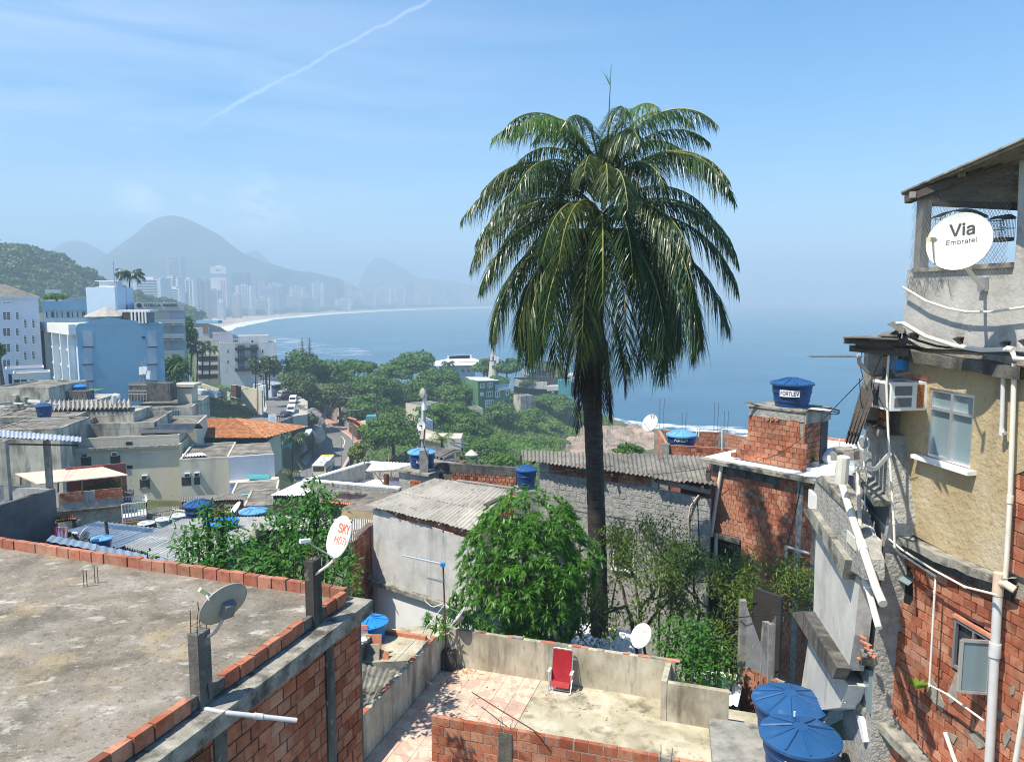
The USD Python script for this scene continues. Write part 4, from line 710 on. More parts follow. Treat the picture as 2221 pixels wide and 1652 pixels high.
def rounded(x0,x1,a,b,r=.06):
 a,b=np.asarray(a),np.asarray(b); d=nrm(b-a); pts=[]
 L=np.linalg.norm(b-a)
 for(x,s)in((x0+r,0),(x1-r,0),(x1-r*.3,r*.3),(x1,r),(x1,L-r),(x1-r*.3,L-r*.3),(x1-r,L),(x0+r,L),(x0+r*.3,L-r*.3),(x0,L-r),(x0,r),(x0+r*.3,r*.3)):pts.append(a+d*s+fx*x)
 return loop(pts)
back0,back1=cc+fy*.02+ZX*.03,cc-fy*.24+ZX*.98
part(t,'back_frame',MB().tube(rounded(-hw,hw,back0,back1),.014,8),'aluminium',smooth=40)
s0=back0+(back1-back0)*.22; s1=back0+(back1-back0)*.97; nf=nrm(np.cross(fx,back1-back0)); nf=nf if nf[1]<0 else-nf
rows=[]
for q in np.linspace(0,1,9):rows.append([s0+(s1-s0)*q+fx*x-nf*(.035*math.sin(math.pi*q)-.016)for x in np.linspace(-hw+.02,hw-.02,5)])
part(t,'backrest_fabric',MB().slab(np.array(rows),.006),'red_fabric')
seat1=s0+fy*.16-ZX*.10; rows=[[s0+(seat1-s0)*q+fx*x+ZX*.01 for x in np.linspace(-hw+.03,hw-.03,4)]for q in np.linspace(0,1,5)]
part(t,'seat_fabric',MB().slab(np.array(rows),.006),'red_fabric')
part(t,'leg_frame',MB().tube(rounded(-hw-.02,hw+.02,cc+fy*.16+ZX*.014,s0-fy*.18+ZX*.22),.013,8),'aluminium',smooth=40)
for sx in(-1,1):
 a=back0+(back1-back0)*.46+fx*sx*(hw+.02); part(t,'arm_bar',MB().tube([a,a+fy*.16+ZX*.0,a+fy*.18-ZX*.25],.011,6),'aluminium')
 part(t,'armrest',MB().frame(a-fx*.035*1+ZX*.01-fy*.03,fx*.07,fy*.20,ZX*.03),'white_paint')
 # the middle distance: buildings down the slope
def cA(x,y):return(x*.27277,y*.27277+385.5)
def cB(x,y):return(x*.27277,y*.27277+798.6)
def cC(x,y):return(x*.27277+550.7,y*.27277+495.7)
def cD(x,y):return(x*.27277+550.7,y*.27277+826.1)
def cE(x,y):return(x*.14878+550.7,y*.14878+815.1)
def cH(x,y):return(x*.18597+881.2,y*.18597+743.5)
def uvY(p,Y):return at(p[0],p[1],Y)
class Block:
 """A house block: front top edge from pixel a to b at depth Y, walls down to zb, depth d away from the camera."""
 def __init__(s,name,label,cat,a,b,Y,zb,d,wm,rm='old_roof',par=0.35,group=None,t=None,pn='wall',thick=.18,Y2=None):
  s.A=at(a[0],a[1],Y); s.z=s.A[2]; s.B=onz(b[0],b[1],s.z)if b[1]>830 and not Y2 else at(b[0],b[1],Y2 or Y*math.sqrt((1+((a[0]-CX)/F)**2)/(1+((b[0]-CX)/F)**2)))*[1,1,0]+[0,0,s.z]
  dx=s.B-s.A; dx[2]=0; s.L=np.linalg.norm(dx); s.x=dx/s.L; s.y=np.cross(ZX,s.x); s.y=s.y if s.y[1]>0 else-s.y
  s.W=Wall(s.A,s.B); s.zb=zb; s.d=d
  s.t=t or thing(name,label,cat,(s.A[0]+dx[0]/2,s.A[1]+dx[1]/2,zb),group)
  o=np.array([s.A[0],s.A[1],zb]); zr=s.z-par
  part(s.t,pn,MB().frame(o,s.x*s.L,s.y*d,ZX*(zr-zb)),wm)
  part(s.t,'roof',MB().frame(o+ZX*(zr-zb)+s.x*.01+s.y*.01,s.x*(s.L-.02),s.y*(d-.02),ZX*.03),rm)
  if par>0.06:
   q=o+ZX*(zr-zb+.031); h=ZX*(par-.031)
   part(s.t,'parapet',MB().frame(q,s.x*s.L,s.y*thick,h),wm); part(s.t,'parapet',MB().frame(q+s.y*(d-thick),s.x*s.L,s.y*thick,h),wm)
   part(s.t,'parapet',MB().frame(q+s.y*thick,s.x*thick,s.y*(d-2*thick),h),wm); part(s.t,'parapet',MB().frame(q+s.x*(s.L-thick)+s.y*thick,s.x*thick,s.y*(d-2*thick),h),wm)
 def rect(s,p,q):
  a,b=s.W.uv(*p),s.W.uv(*q); return min(a[0],b[0]),max(a[0],b[0]),min(a[1],b[1]),max(a[1],b[1])
 def win(s,p,q,**k):return window(s.t,s.W,*s.rect(p,q),**k)
 def panel(s,name,p,q,m,off=.0,d=.05):
  a=s.rect(p,q); return part(s.t,name,MB().frame(s.W.pt(a[0],a[2],off-.01),s.W.x*(a[1]-a[0]),s.W.z*(a[3]-a[2]),s.W.n*(d+.01)),m)
 def ac(s,p,q,out=.45):
  a=s.rect(p,q); g=part(s.t,'air_conditioner',MB().frame(s.W.pt(a[0],a[2],.0),s.W.x*(a[1]-a[0]),s.W.z*(a[3]-a[2]),s.W.n*out),'grey_panel')
  part(g,'grille',MB().frame(s.W.pt(a[0]+.06,a[2]+.06,out-.01),s.W.x*(a[1]-a[0]-.12),s.W.z*(a[3]-a[2]-.12),s.W.n*.025),'shutter_dark'); return g
b=Block('school_building','pale lilac four-storey building with louvred windows at the left edge','building',cA(-260,958),cA(303,960),150,36,14,'lilac_wall',par=0)
for i,(x0,x1,ys)in enumerate(((17,88,((983,1005),(1065,1132),(1193,1260),(1318,1388),(1445,1505))),(120,155,((1065,1132),(1193,1258),(1318,1385),(1443,1503))),(185,218,((1125,1193),(1252,1320),(1380,1447))),(249,282,((1125,1193),(1252,1320),(1378,1445))),(-120,-50,((1065,1132),(1193,1260),(1318,1388),(1445,1505))))):
 for y0,y1 in ys:b.win(cA(x0,y0),cA(x1,y1),mull=1 if x1-x0>50 else 0,bars=3 if x1-x0>50 else 4,fw=.10,proud=.08)
part(b.t,'cornice',MB().frame(b.W.pt(-.3,b.z,-.2),b.x*(b.L+.6),ZX*.35,b.W.n*.6),'lilac_wall')
e0,e1=b.W.pt(-.3,b.z+.36,.4),b.W.pt(b.L+.3,b.z+.36,.4); rg=(e0+e1)/2+b.y*7+ZX*2.6; rgl,rgr=rg-b.x*(b.L*.5-4),rg+b.x*(b.L*.12-1)
roofm=MB(); roofm.add([e0,e1,rgr,rgl],[[0,1,2],[0,2,3]]); roofm.add([e1,e1+b.y*14,rgr],[[0,1,2]]); roofm.add([e1+b.y*14,e0+b.y*14,rgl,rgr],[[0,1,2],[0,2,3]]); part(b.t,'hip_roof',roofm,'fibre_dark')
b2=Block('annex','small pale annex with flat roof and salmon strip in front of the lilac building','building',cA(40,1520),cA(350,1518),132,38,6,'lilac_wall','pink_roof',.5)
b2.panel('doorway',cA(65,1560),cA(98,1640),'black_void',0,.02)
b3=Block('annex','low white porch with salmon roof edge beside the blue building','building',cA(100,1555),cA(400,1553),122,37,5,'offwhite_panel','pink_roof',.35)
for x in(110,165,240,320):b3.panel('opening',cA(x,1605),cA(x+50,1650),'shutter_dark',0,.02)
b=Block('blue_building','sky-blue building with a blank gable wall and white fins on its left side','building',cA(605,1170),cA(1293,1166),145,37,12,'blue_paint','old_roof',.25)
for x0,x1 in((657,740),(1172,1247)):
 for y0,y1 in((1215,1340),(1350,1478),(1482,1612),(1615,1700)):b.panel('wall_panel',cA(x0,y0),cA(x1,y1),'grey_panel',0,.04); b.panel('panel_ledge',cA(x0-2,y1+3),cA(x1+4,y1+9),'shutter_dark',0,.10)
b.panel('vent',cA(1125,1260),cA(1155,1278),'shutter_dark',0,.05)
gp=MB(); gp.ext([(0,0),(b.L,0),(b.L*.36,1.35)],b.W.pt(0,b.z,-.3),b.x,ZX,.3 if np.dot(np.cross(b.x,ZX),b.W.n)>0 else-.3); part(b.t,'gable',gp,'blue_paint')
Lf=at(*cA(312,1135),168); Ls=Wall(Lf,b.A); zt=b.z; sn=Ls.n
part(b.t,'side_wall',MB().frame((*Lf[:2],37),np.r_[(b.A-Lf)[:2],0]-sn*0,-sn*10*1,ZX*(zt-.4-37)),'pale_blue')
part(b.t,'side_fascia',MB().frame(Ls.pt(0,zt-1.9,.05),Ls.x*Ls.L,ZX*2.0,sn*1.3),'white_wall')
for k,x in enumerate((345,408,470,535,597)):
 s=Ls.uv(*cA(x,1300))[0]; part(b.t,'fin',MB().frame(Ls.pt(s-.4,37,.02),Ls.x*.55,ZX*(zt-1.9-37),sn*1.25),'white_wall')
 if k:
  for j in range(5):
   z=zt-5.2-3.25*j
   if z>38:
    part(b.t,'window_ledge',MB().frame(Ls.pt(s-3.0,z,.02),Ls.x*2.6,ZX*.45,sn*.9),'white_wall'); part(b.t,'window',MB().frame(Ls.pt(s-2.6,z+.46,.02),Ls.x*2.2,ZX*1.5,sn*.06),'dark_glass')
rc=MB(); o=at(*cA(853,1140),152); part(b.t,'roof_lantern',MB().lathe([(3.6,-1.4),(3.6,1.0)],(o[0],o[1],b.z+.4),16),'blue_paint'); part(b.t,'lantern_roof',MB().lathe([(4.2,1.0),(4.2,1.15),(.3,3.0)],(o[0],o[1],b.z+.4),12),'fibre_cement')
o=at(*cA(1103,1145),152); part(b.t,'roof_unit',MB().cbox((o[0],o[1],b.z+1.2),(5,3,2.2)),'dark_glass'); part(b.t,'unit_cover',MB().cbox((o[0],o[1],b.z+2.6),(6.4,3.6,.4)),'white_wall')
for x in(1050,1078,1108,1135,1160):part(b.t,'unit_post',MB().cbox((*at(*cA(x,1145),150.2)[:2],b.z+1.3),(.3,.3,2.3)),'white_wall')
b=Block('white_tower_block','blue-banded block with a plain white lift tower behind the blue building','building',cA(340,985),cA(935,990),186,38,16,'pale_blue','old_roof',.4)
b.panel('fascia',cA(338,983),cA(936,1049),'blue_paint',0,.8); b.panel('window_band',cA(350,1062),cA(930,1112),'grey_panel',0,.1)
for k in range(14):x=365+k*41; b.panel('pane',cA(x,1066),cA(x+12+14*(k%3==1),1110),'dark_glass',.1,.04)
for k in range(5):b.panel('mullion',cA(360+k*140,1060),cA(366+k*140,1114),'white_wall',.1,.12)
w=Block('','','',cA(910,870),cA(1057,876),178,38,7,'pale_blue','white_wall',.3,t=b.t,pn='tower_wall',Y2=186)
w2=Block('','','',cA(757,868),cA(908,868),187,45,.5,'white_wall','white_wall',.3,t=b.t,pn='tower_wall',Y2=178)
w.panel('blue_stripe',cA(1000,880),cA(1016,1130),'blue_paint',0,.05); w.panel('slot_window',cA(1001,1010),cA(1014,1068),'dark_glass',.05,.03)
o=at(*cA(880,865),183); part(b.t,'roof_hut',MB().cbox((o[0],o[1],o[2]+.4),(4,3,1.6)),'pale_blue'); part(b.t,'hut_roof',MB().cbox((o[0],o[1],o[2]+1.3),(5.6,3.6,.25)),'white_wall')
o=at(*cA(910,850),181); part(b.t,'mast',MB().tube([o,o+ZX*5.5],.08,5),'steel_pole')
lad=MB();
for k in range(9):q=w2.W.px(*cA(823,880+k*10),.1); lad.cbox(q,(1.0,.1,.12))
part(b.t,'wall_ladder',lad,'steel_pole')
b=Block('roof_hut','small white roof hut with dishes left of the blue-banded block','building',cA(357,888),cA(485,888),196,45,6,'white_wall','old_roof',.2)
b=Block('low_roof','long dark roof with a pale edge beside the white lift tower','building',cA(330,948),cA(757,945),205,45,14,'offwhite_panel','old_roof',.1)
b=Block('lettered_building','off-white building with balconies and STELLA MARIS lettering on its roof band','building',cA(1066,994),cA(1466,998),178,37,14,'grey_panel','fibre_dark',.3)
b.panel('name_band',cA(1066,994),cA(1466,1057),'offwhite_panel',0,1.6)
q=b.rect(cA(1145,1002),cA(1405,1021)); zc_=(q[2]+q[3])/2; m=meshkit.text_mesh('STELLA  MARIS',q[3]-q[2],.12,True); v=np.array(m.vertices); v[:,0]*=(q[1]-q[0])/np.ptp(v[:,0])
part(b.t,'lettering',MB().add(b.W.pt(q[0],q[2],1.62)+v[:,:1]*b.W.x+v[:,1:2]*ZX+v[:,2:]*b.W.n,m.faces),'letter_dark')
q=b.W.uv(*cA(1107,1015)); lg=MB(); o=b.W.pt(q[0],q[1],1.6); lg.lathe([(.42,0),(.55,0),(.55,.1),(.42,.1)],o,20,b.W.n); lg.frame(o-b.x*.3-ZX*.2,b.x*.6,ZX*.12,b.W.n*.1); lg.frame(o-b.x*.3+ZX*.08,b.x*.6,ZX*.12,b.W.n*.1); part(b.t,'round_emblem',lg,'letter_dark')
for y0,y1 in((1130,1172),(1240,1286),(1375,1440)):
 b.panel('balcony',cA(1165,y0),cA(1466,y1),'offwhite_panel',0,2.2)
 for k in range(3):b.panel('balcony_slot',cA(1215+k*82,y1-13),cA(1285+k*82,y1-8),'shutter_dark',2.2,.03)
for y0,y1 in((1062,1128),(1175,1238),(1290,1372)):b.panel('blind_panel',cA(1170,y0),cA(1358,y1),'offwhite_panel',0,.25); b.panel('dark_bay',cA(1362,y0),cA(1392,y1),'grey_panel',0,.12)
b=Block('white_apartment_house','white flat-roofed apartment house with stacked balconies by the sea','building',cA(1740,1315),cA(2195,1322),245,20,14,'white_wall','old_roof',.3)
for y in(1350,1432,1515):
 b.panel('balcony_recess',cA(1872,y-20 if y>1350 else 1328),cA(2052,y+25 if y<1500 else y),'grey_panel',0,.05)
 for x in(1890,1990):b.panel('balcony_door',cA(x,y-60 if y>1350 else 1328),cA(x+55,y),'dark_glass',.05,.05)
 b.panel('balcony',cA(1868,y),cA(2055,y+16),'shutter_dark',0,1.6)
 rl=MB();
 for k in range(12):x=1870+k*16.5; rl.frame(b.W.px(*cA(x,y),1.5),b.x*.12,ZX*2.2,b.W.n*.1)
 rl.frame(b.W.px(*cA(1868,y-26),1.5),b.W.px(*cA(2053,y-26),1.5)-b.W.px(*cA(1868,y-26),1.5),ZX*.15,b.W.n*.1); part(b.t,'railing',rl,'steel_pole',kind='stuff')
for x,y in((1803,1365),(1803,1448),(2078,1365)):b.win(cA(x,y),cA(x+18,y+30),mull=0,fw=.12)
u=Block('','','',cA(1895,1258),cA(2130,1262),249,40,8,'white_wall','fibre_cement',.1,t=b.t,pn='upper_wall'); u.win(cA(1995,1290),cA(2015,1345),mull=0)
u=Block('','','',cA(1690,1236),cA(1850,1240),253,30,8,'lilac_wall','old_roof',.2,t=b.t,pn='upper_wall')
u=Block('terrace_flats','stepped flats with shaded balconies and plants left of the white apartment house','building',cA(1530,1290),cA(1738,1330),250,20,10,'cream_wall','old_roof',.3)
for y in(1400,1470,1540):u.panel('balcony',cA(1560,y),cA(1735,y+14),'offwhite_panel',0,1.5); u.panel('balcony_recess',cA(1575,y+16),cA(1730,y+55),'shutter_dark',0,.06)
u=Block('orange_house','little orange and white rooftop house peeping above the trees near the beach','building',cA(1540,1195),cA(1660,1195),300,34,8,'white_wall','clay_tile',.1); u.panel('orange_wall',cA(1610,1180),cA(1655,1240),'clay_chip',0,.1)
solo('wall_tarp',MB().frame(at(*cA(1560,1158),305),(9,0,0),(0,4,0),(0,0,1.2)),'blue_paint','blue tarpaulin roof among the houses near the beach','tarpaulin')
b=Block('cream_hotel','long cream building with dark shuttered windows and window air conditioners','building',cB(475,645),cB(1425,607),82,34,9,'cream_wall','old_roof',.5)
part(b.t,'cornice',MB().frame(b.W.pt(3.0,b.z-.15,.002),b.x*(b.L-3.0),ZX*.22,b.W.n*.45),'ledge')
for x0,y0,x1,y1 in((642,705,728,775),(875,695,960,765),(1110,882,1193,948),(875,893,960,950),(1130,1070,1195,1120)):b.panel('shutter',cB(x0,y0),cB(x1,y1),'shutter_dark',-.03,.03+.02); b.panel('window_sill',cB(x0-3,y1),cB(x1+3,y1+6),'ledge',0,.1)
for x0,y0,x1,y1 in((658,672,706,700),(893,660,941,690),(1130,846,1178,878),(893,862,941,890),(1132,1042,1180,1072)):b.ac(cB(x0,y0),cB(x1,y1))
for x0,y0,x1,y1 in((1008,772,1054,796),):b.panel('vent_opening',cB(x0,y0),cB(x1,y1),'black_void',0,.03)
u=Block('','','',cB(500,562),cB(1423,524),83,42,8,'cream_wall','old_roof',.3,t=b.t,pn='upper_wall'); u.panel('vent_opening',cB(1000,585),cB(1052,607),'black_void',0,.03)
u=Block('','','',cB(612,446),cB(1224,427),85.5,43,9,'stained_wall','old_roof',.7,t=b.t,pn='rooftop_wall')
u=Block('','','',cB(1228,462),cB(1560,450),89,36,8,'cream_wall','old_roof',.3,t=b.t,pn='rear_wall')
sk=cB(1300,500); o=at(*sk,86.5); rows=[[o+np.array([x,y,-.2+.9*math.sin(math.pi*(y/3.0))])for x in np.linspace(-3,3.4,8)]for y in np.linspace(0,3,9)]; part(b.t,'skylight',MB().grid(np.array(rows)),'dark_glass')
w=Block('','','',cB(1425,722),cB(1815,702),80,34,9,'cream_wall','old_roof',.25,t=b.t,pn='wing_wall')
for x0,y0,x1,y1 in((1442,865,1520,928),(1542,860,1590,922)):w.panel('shutter',cB(x0,y0),cB(x1,y1),'shutter_dark',-.03,.05)
for x0,y0,x1,y1 in((1468,830,1515,858),(1546,824,1590,854)):w.ac(cB(x0,y0),cB(x1,y1))
part(b.t,'roof_sheet',corr([at(*cB(1445,705),81.5),at(*cB(1640,690),81.5),at(*cB(1600,668),84),at(*cB(1450,680),84)],.3,.05),'fibre_pale')
u=Block('stained_block','streaked grey block with louvred window and flat roof behind the cream building','building',cB(1052,318),cB(1525,305),97,36,12,'stained_wall','old_roof',.08)
u.win(cB(1362,335),cB(1432,388),mull=2,bars=2,pane='shutter_dark',frame='grey_panel'); u.panel('hollow_blocks',cB(1168,358),cB(1223,402),'shutter_dark',0,.05)
o=at(*cB(1493,255),103); part(u.t,'chimney',MB().cbox((o[0],o[1],46.2),(2.0,2.0,3.0)),'cream_wall'); part(u.t,'chimney_cap',MB().cbox((o[0],o[1],48.1),(3.0,2.6,.4)),'cream_wall')
zz=thing('zigzag_roof','row of large folded grey roof sheets on the block behind the cream building','roof',at(*cB(700,340),92))
A0,A1,B0,B1=at(*cB(390,345),91),at(*cB(1050,325),91),at(*cB(385,275),95),at(*cB(1045,268),95)
for k in range(18):
 a,c=k/18,(k+1)/18; m_=(a+c)/2; f=lambda P,Q,q:P+(Q-P)*q
 mb=MB(); up=ZX*.5; mb.add([f(A0,A1,a),f(A0,A1,m_)+up,f(B0,B1,m_)+up,f(B0,B1,a)],[[0,1,2],[0,2,3]]); mb.add([f(A0,A1,m_)+up,f(A0,A1,c),f(B0,B1,c),f(B0,B1,m_)+up],[[0,1,2],[0,2,3]]); part(zz,'folded_sheet',mb,'fibre_cement')
part(zz,'support_wall',MB().frame((A0[0],A0[1]+.2,36),(A1-A0)*[1,1,0],(0,5,0),(0,0,A0[2]-36.05)),'stained_wall')
u=Block('stained_block','blackened cream block with hooded vents at the far left below the lilac annex','building',cB(-60,148),cB(385,150),112,38,10,'stained_wall','old_roof',.3)
u.panel('vent_hood',cB(105,210),cB(148,245),'stained_wall',0,.6); u.panel('vent_hood',cB(183,228),cB(222,248),'stained_wall',0,.6)
u=Block('flat_roof_house','flat cluttered roof with patched slabs in front of the blackened block','building',cB(-60,395),cB(610,375),86,36,14,'stained_wall','old_roof',.1)
u=Block('flat_roof_house','lower littered roof with white rags above the grey stained side wall','building',cB(-60,490),cB(468,478),78,36,8,'stained_wall','old_roof',.12)
w=Block('','','',cB(-60,560),cB(474,562),77.4,34,2,'stained_wall','old_roof',.05,t=u.t,pn='side_wall')
for k in range(26):
 q=onz(*cB(R.uniform(0,590),R.uniform(255,365)),46.6)if k<16 else onz(*cB(R.uniform(0,420),R.uniform(395,480)),44.2)
 if 60<q[1]<110:solo('roof_debris',MB().cbox(q+ZX*.1,(R.uniform(.3,2.4),R.uniform(.2,.5),R.uniform(.08,.3)),R.uniform(0,3)),R.choice(['white_wall','grey_wood','fibre_cement','dark_wood']),f'{R.choice(["broken", "discarded", "stray"])} {R.choice(["board", "slab piece", "plank"])} lying on the cluttered flat roofs at far left','debris','debris on the flat roofs')
tank('water_tank','blue tank alone on the cluttered flat roof at far left',at(*cB(353,383),78),.82,1.45)
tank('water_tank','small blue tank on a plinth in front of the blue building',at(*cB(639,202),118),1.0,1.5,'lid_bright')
part_=Block('plinth_house','low slab roof with a dark plinth and green mat before the blue building','building',cB(385,262),cB(740,258),114,38,9,'stained_wall','fibre_cement',.05)
part(part_.t,'plinth',MB().cbox(at(*cB(640,232),116.5)-ZX*.1,(3.2,2.2,2.4)),'dark_concrete'); part(part_.t,'green_mat',MB().frame(at(*cB(388,200),121),(6,0,0),(0,6,0),(0,0,.06)),'green_paint')
t=thing('antenna_mast','lattice antenna mast with white panel aerials before the blue wall','antenna',at(*cB(1110,262),100))
b0=at(*cB(1140,265),100); tp_=at(*cB(1145,-60),100)
for dx in(-.35,.35):
 for dy in(-.3,.3):part(t,'leg',MB().tube([b0+[dx,dy,0],tp_+[dx*.5,dy*.5,-2]],.06,5),'steel_pole')
lat=MB()
for k in range(14):
 q=k/14; a=b0+(tp_-b0)*q; c=b0+(tp_-b0)*(q+1/14); s=1 if k%2 else-1; lat.tube([a+[-.33*s,-.3,0],c+[.33*s,-.3,0]],.035,4)
part(t,'lattice',lat,'steel_pole',kind='stuff')
for x,y0,y1 in((1122,-10,50),(1153,-12,45),(1178,22,85)):p,q=at(*cB(x,y1),99.6),at(*cB(x,y0),99.6); part(t,'panel_aerial',MB().frame(p-[.25,.1,0],(.5,0,0),(0,.25,0),q-p),'white_paint')
part(t,'spike',MB().tube([at(*cB(1158,40),100),at(*cB(1158,-90),100)],.04,5),'steel_pole')
part(t,'brace',MB().tube([at(*cB(1065,180),99.5),at(*cB(1150,30),99.8)],.07,5),'steel_pole')
for x0,x1 in((1022,1165),):
 f=MB()
 for x in np.linspace(x0,x1,7):f.tube([at(*cB(x,262),98.8),at(*cB(x,175),98.8)],.05,4)
 for y in(178,205,130):f.tube([at(*cB(x0,y),98.8),at(*cB(x1,y),98.8)],.05,4)
 part(t,'cage_rail',f,'steel_pole',kind='stuff')
part(t,'cabinet',MB().frame(at(*cB(1030,262),99.5),(5.5,0,0),(0,2,0),(0,0,2.4)),'dark_concrete')
pipe('vent_pipe','fat grey vent pipe bent at the top on the folded roof',[at(*cB(908,300),93),at(*cB(908,225),93),at(*cB(915,216),93),at(*cB(940,216),93),at(*cB(940,235),93)],.32,'pvc_grey')
t=thing('clay_roof_house','low house with an orange clay-tile hip roof','house',at(*cB(1800,560),97))
RA,RB,RC,RD=at(*cB(1562,556),95),at(*cB(2112,556),95),at(*cB(1872,402),101.5),at(*cB(1528,402),101.5); RE=RB+np.array([3.0,9.5,-.1])
zb_=RA[2]
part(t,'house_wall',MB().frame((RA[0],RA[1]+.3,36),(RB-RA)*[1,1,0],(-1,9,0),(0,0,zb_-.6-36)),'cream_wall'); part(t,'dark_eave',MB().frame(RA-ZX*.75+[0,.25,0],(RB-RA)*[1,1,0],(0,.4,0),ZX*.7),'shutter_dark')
def tiles(t,A,B,C,D,nx,ny,mat,name='roof_tiles',rr=.11):
 mb=MB(); nn=nrm(np.cross(B-A,D-A)); nn=nn if nn[2]>0 else-nn; rs=random.Random(5)
 for j in range(ny):
  for i in range(nx):
   q0,q1=j/ny-.01,(j+1.18)/ny; f=lambda s,q:(A*(1-s)+B*s)*(1-q)+(D*(1-s)+C*s)*q
   s=(i+.5)/nx; p,q=f(s,q0)+nn*(.05+rs.uniform(-.02,.02)),f(s,min(q1,1.02))+nn*rs.uniform(0,.02); e=(f((i+1)/nx,(q0+q1)/2)-f(i/nx,(q0+q1)/2))*.56
   V_=[]
   for c in(p,q):
    for a in(-1,-.5,0,.5,1):V_.append(c+e*a*.95+nn*rr*math.cos(a*1.4))
   fa=[];
   for a in range(4):fa+=[[a,a+1,a+6],[a,a+6,a+5]]
   mb.add(V_,fa)
 part(t,name,mb,mat,kind='stuff')
part(t,'roof_underlay',MB().add([RA,RB,RC,RD,RE],[[0,1,2],[0,2,3],[1,4,2]]),'clay_tile')
tiles(t,RA,RB,RC,RD,52,22,'clay_tile'); tiles(t,RB,RE,RC+[.2,.2,0],RC,14,22,'clay_tile')
t=thing('lilac_house','pale lilac house with a bare flat roof and glass awning','house',at(*cB(2000,900),82))
z1=at(*cB(1816,705),80)[2]; A_,B_=onz(*cB(1816,705),z1),onz(*cB(2178,662),z1+.25); B_[2]=z1; wq=Wall(A_,B_)
part(t,'wall',MB().frame((*A_[:2],33),(B_-A_),np.cross(ZX,nrm(B_-A_))*9,ZX*(z1-.3-33)),'lilac_wall'); part(t,'parapet',MB().frame((*A_[:2],z1-.298),(B_-A_),np.cross(ZX,nrm(B_-A_))*.3,ZX*.3),'lilac_wall'); part(t,'deck',MB().frame((*A_[:2],z1-.3),(B_-A_)*1,np.cross(ZX,nrm(B_-A_))*8.9,ZX*.02),'old_roof')
part(t,'lower_roof',MB().frame(wq.pt(0,wq.uv(*cB(1820,905))[1],.02),wq.x*wq.L*1.08,ZX*.2,wq.n*1.2),'fibre_pale'); part(t,'lower_wall',MB().frame(wq.pt(0,32,.03),wq.x*wq.L*1.08,ZX*(wq.uv(*cB(1820,905))[1]-32.01),wq.n*1.15),'lilac_wall')
aw=[[wq.px(*cB(x,y),1.0-q*.9)for x in np.linspace(1960,2140,8)]for q,y in((0,880),(.4,855),(1,840))]; part(t,'glass_awning',MB().grid(np.array(aw)),'teal_paint')
t=thing('pink_roof_terrace','terrace with a flat salmon sheet roof on thin posts over a low brick parapet','house',at(*cB(700,1150),45))
roofq=[at(*cB(120,835),46.6),at(*cB(300,918),44.0),at(*cB(1020,845),46.0),at(*cB(795,775),48.5)]
part(t,'sheet_roof',MB().slab(np.array([[roofq[0],roofq[1]],[roofq[3],roofq[2]]]),.06)if np.cross(roofq[3]-roofq[0],roofq[1]-roofq[0])[2]>0 else MB().slab(np.array([[roofq[0],roofq[3]],[roofq[1],roofq[2]]]),.06),'pink_roof')
SA,SB=at(*cB(462,992),44.2),at(*cB(975,958),45.6); SW=Wall(SA,SB); zt_=SA[2]; gl=np.cross(ZX,SW.x)
gl=gl if gl[1]>0 else-gl
part(t,'lower_wall',MB().frame(SW.pt(0,43,-3.6),SW.x*SW.L,SW.n*3.58,ZX*(zt_-1.25-43)),'render_rough'); part(t,'floor_slab',MB().frame(SW.pt(-.1,zt_-1.24,-3.7),SW.x*(SW.L+.5),SW.n*4.0,ZX*.16),'dark_concrete')
part(t,'parapet',MB().frame(SW.pt(0,zt_-1.07,-.14),SW.x*SW.L,SW.n*.13,ZX*1.03),'render_grey'); part(t,'back_wall',MB().frame(SW.pt(0,zt_-1.07,-3.6),SW.x*SW.L,SW.n*.12,ZX*1.9),'maroon_paint')
s1_,s2_,s3_=SW.uv(*cB(655,1000))[0],SW.uv(*cB(755,1000))[0],SW.L
emit(t,'brick',bricks(SW,Polygon([(0.1,zt_-.62),(s1_,zt_-.62),(s1_,zt_),(0.1,zt_)]),.2,.28,off=.02,depth=.06,seed=2)+bricks(SW,Polygon([(s2_,zt_-.62),(s3_,zt_-.62),(s3_,zt_),(s2_,zt_)]),.2,.28,off=.02,depth=.06,seed=5),'brick_far')
for x,y0,y1,Y in((165,862,930,46.2),(462,905,985,44.1),(655,885,1000,44.7),(760,880,960,47),(857,862,960,47.5),(970,852,960,45.5)):part(t,'post',MB().bar(at(*cB(x,y1),Y),at(*cB(x,y0),Y),.07),'dark_wood')
for k in range(8):q=SW.pt(1.2+k*.3,zt_-.4,-2.2); part(t,'potted_fern',MB().add(*leaf_quads(q+NR.normal(0,.22,(40,3)),NR.normal(0,1,(40,3)),.25,3)),'almond_leaf')
t=thing('dark_house','dark grey rendered house with a metal awning on concrete posts at the left edge','house',(-20,30,44))
DA=at(120,1059,30.0); DB=onz(-60,1113,DA[2]); DW=Wall(DA,DB); dn=DW.n
part(t,'wall',MB().frame(DW.pt(0,44,-.18),DW.x*(DW.L+1),dn*.18,ZX*(DA[2]-44)),'dark_render'); part(t,'back_parapet',MB().frame(DW.pt(-.0,DA[2]-1.6,-.19),-dn*7,DW.x*.15,ZX*1.58),'render_grey'); part(t,'floor',MB().frame(DW.pt(.15,DA[2]-1.8,-.19),-dn*7,DW.x*6,ZX*.1),'render_grey'); part(t,'floor_beam',MB().frame(DW.pt(-.6,DA[2]-2.15,.01),DW.x*7,dn*.16,ZX*.22),'dark_concrete')
for u_,Y in((101,30.35),(9,28.6)):q=at(u_,955,Y); part(t,'post',MB().cbox((q[0],q[1],(q[2]+DA[2]-1.7)/2),(.2,.2,q[2]-DA[2]+1.7)),'concrete')
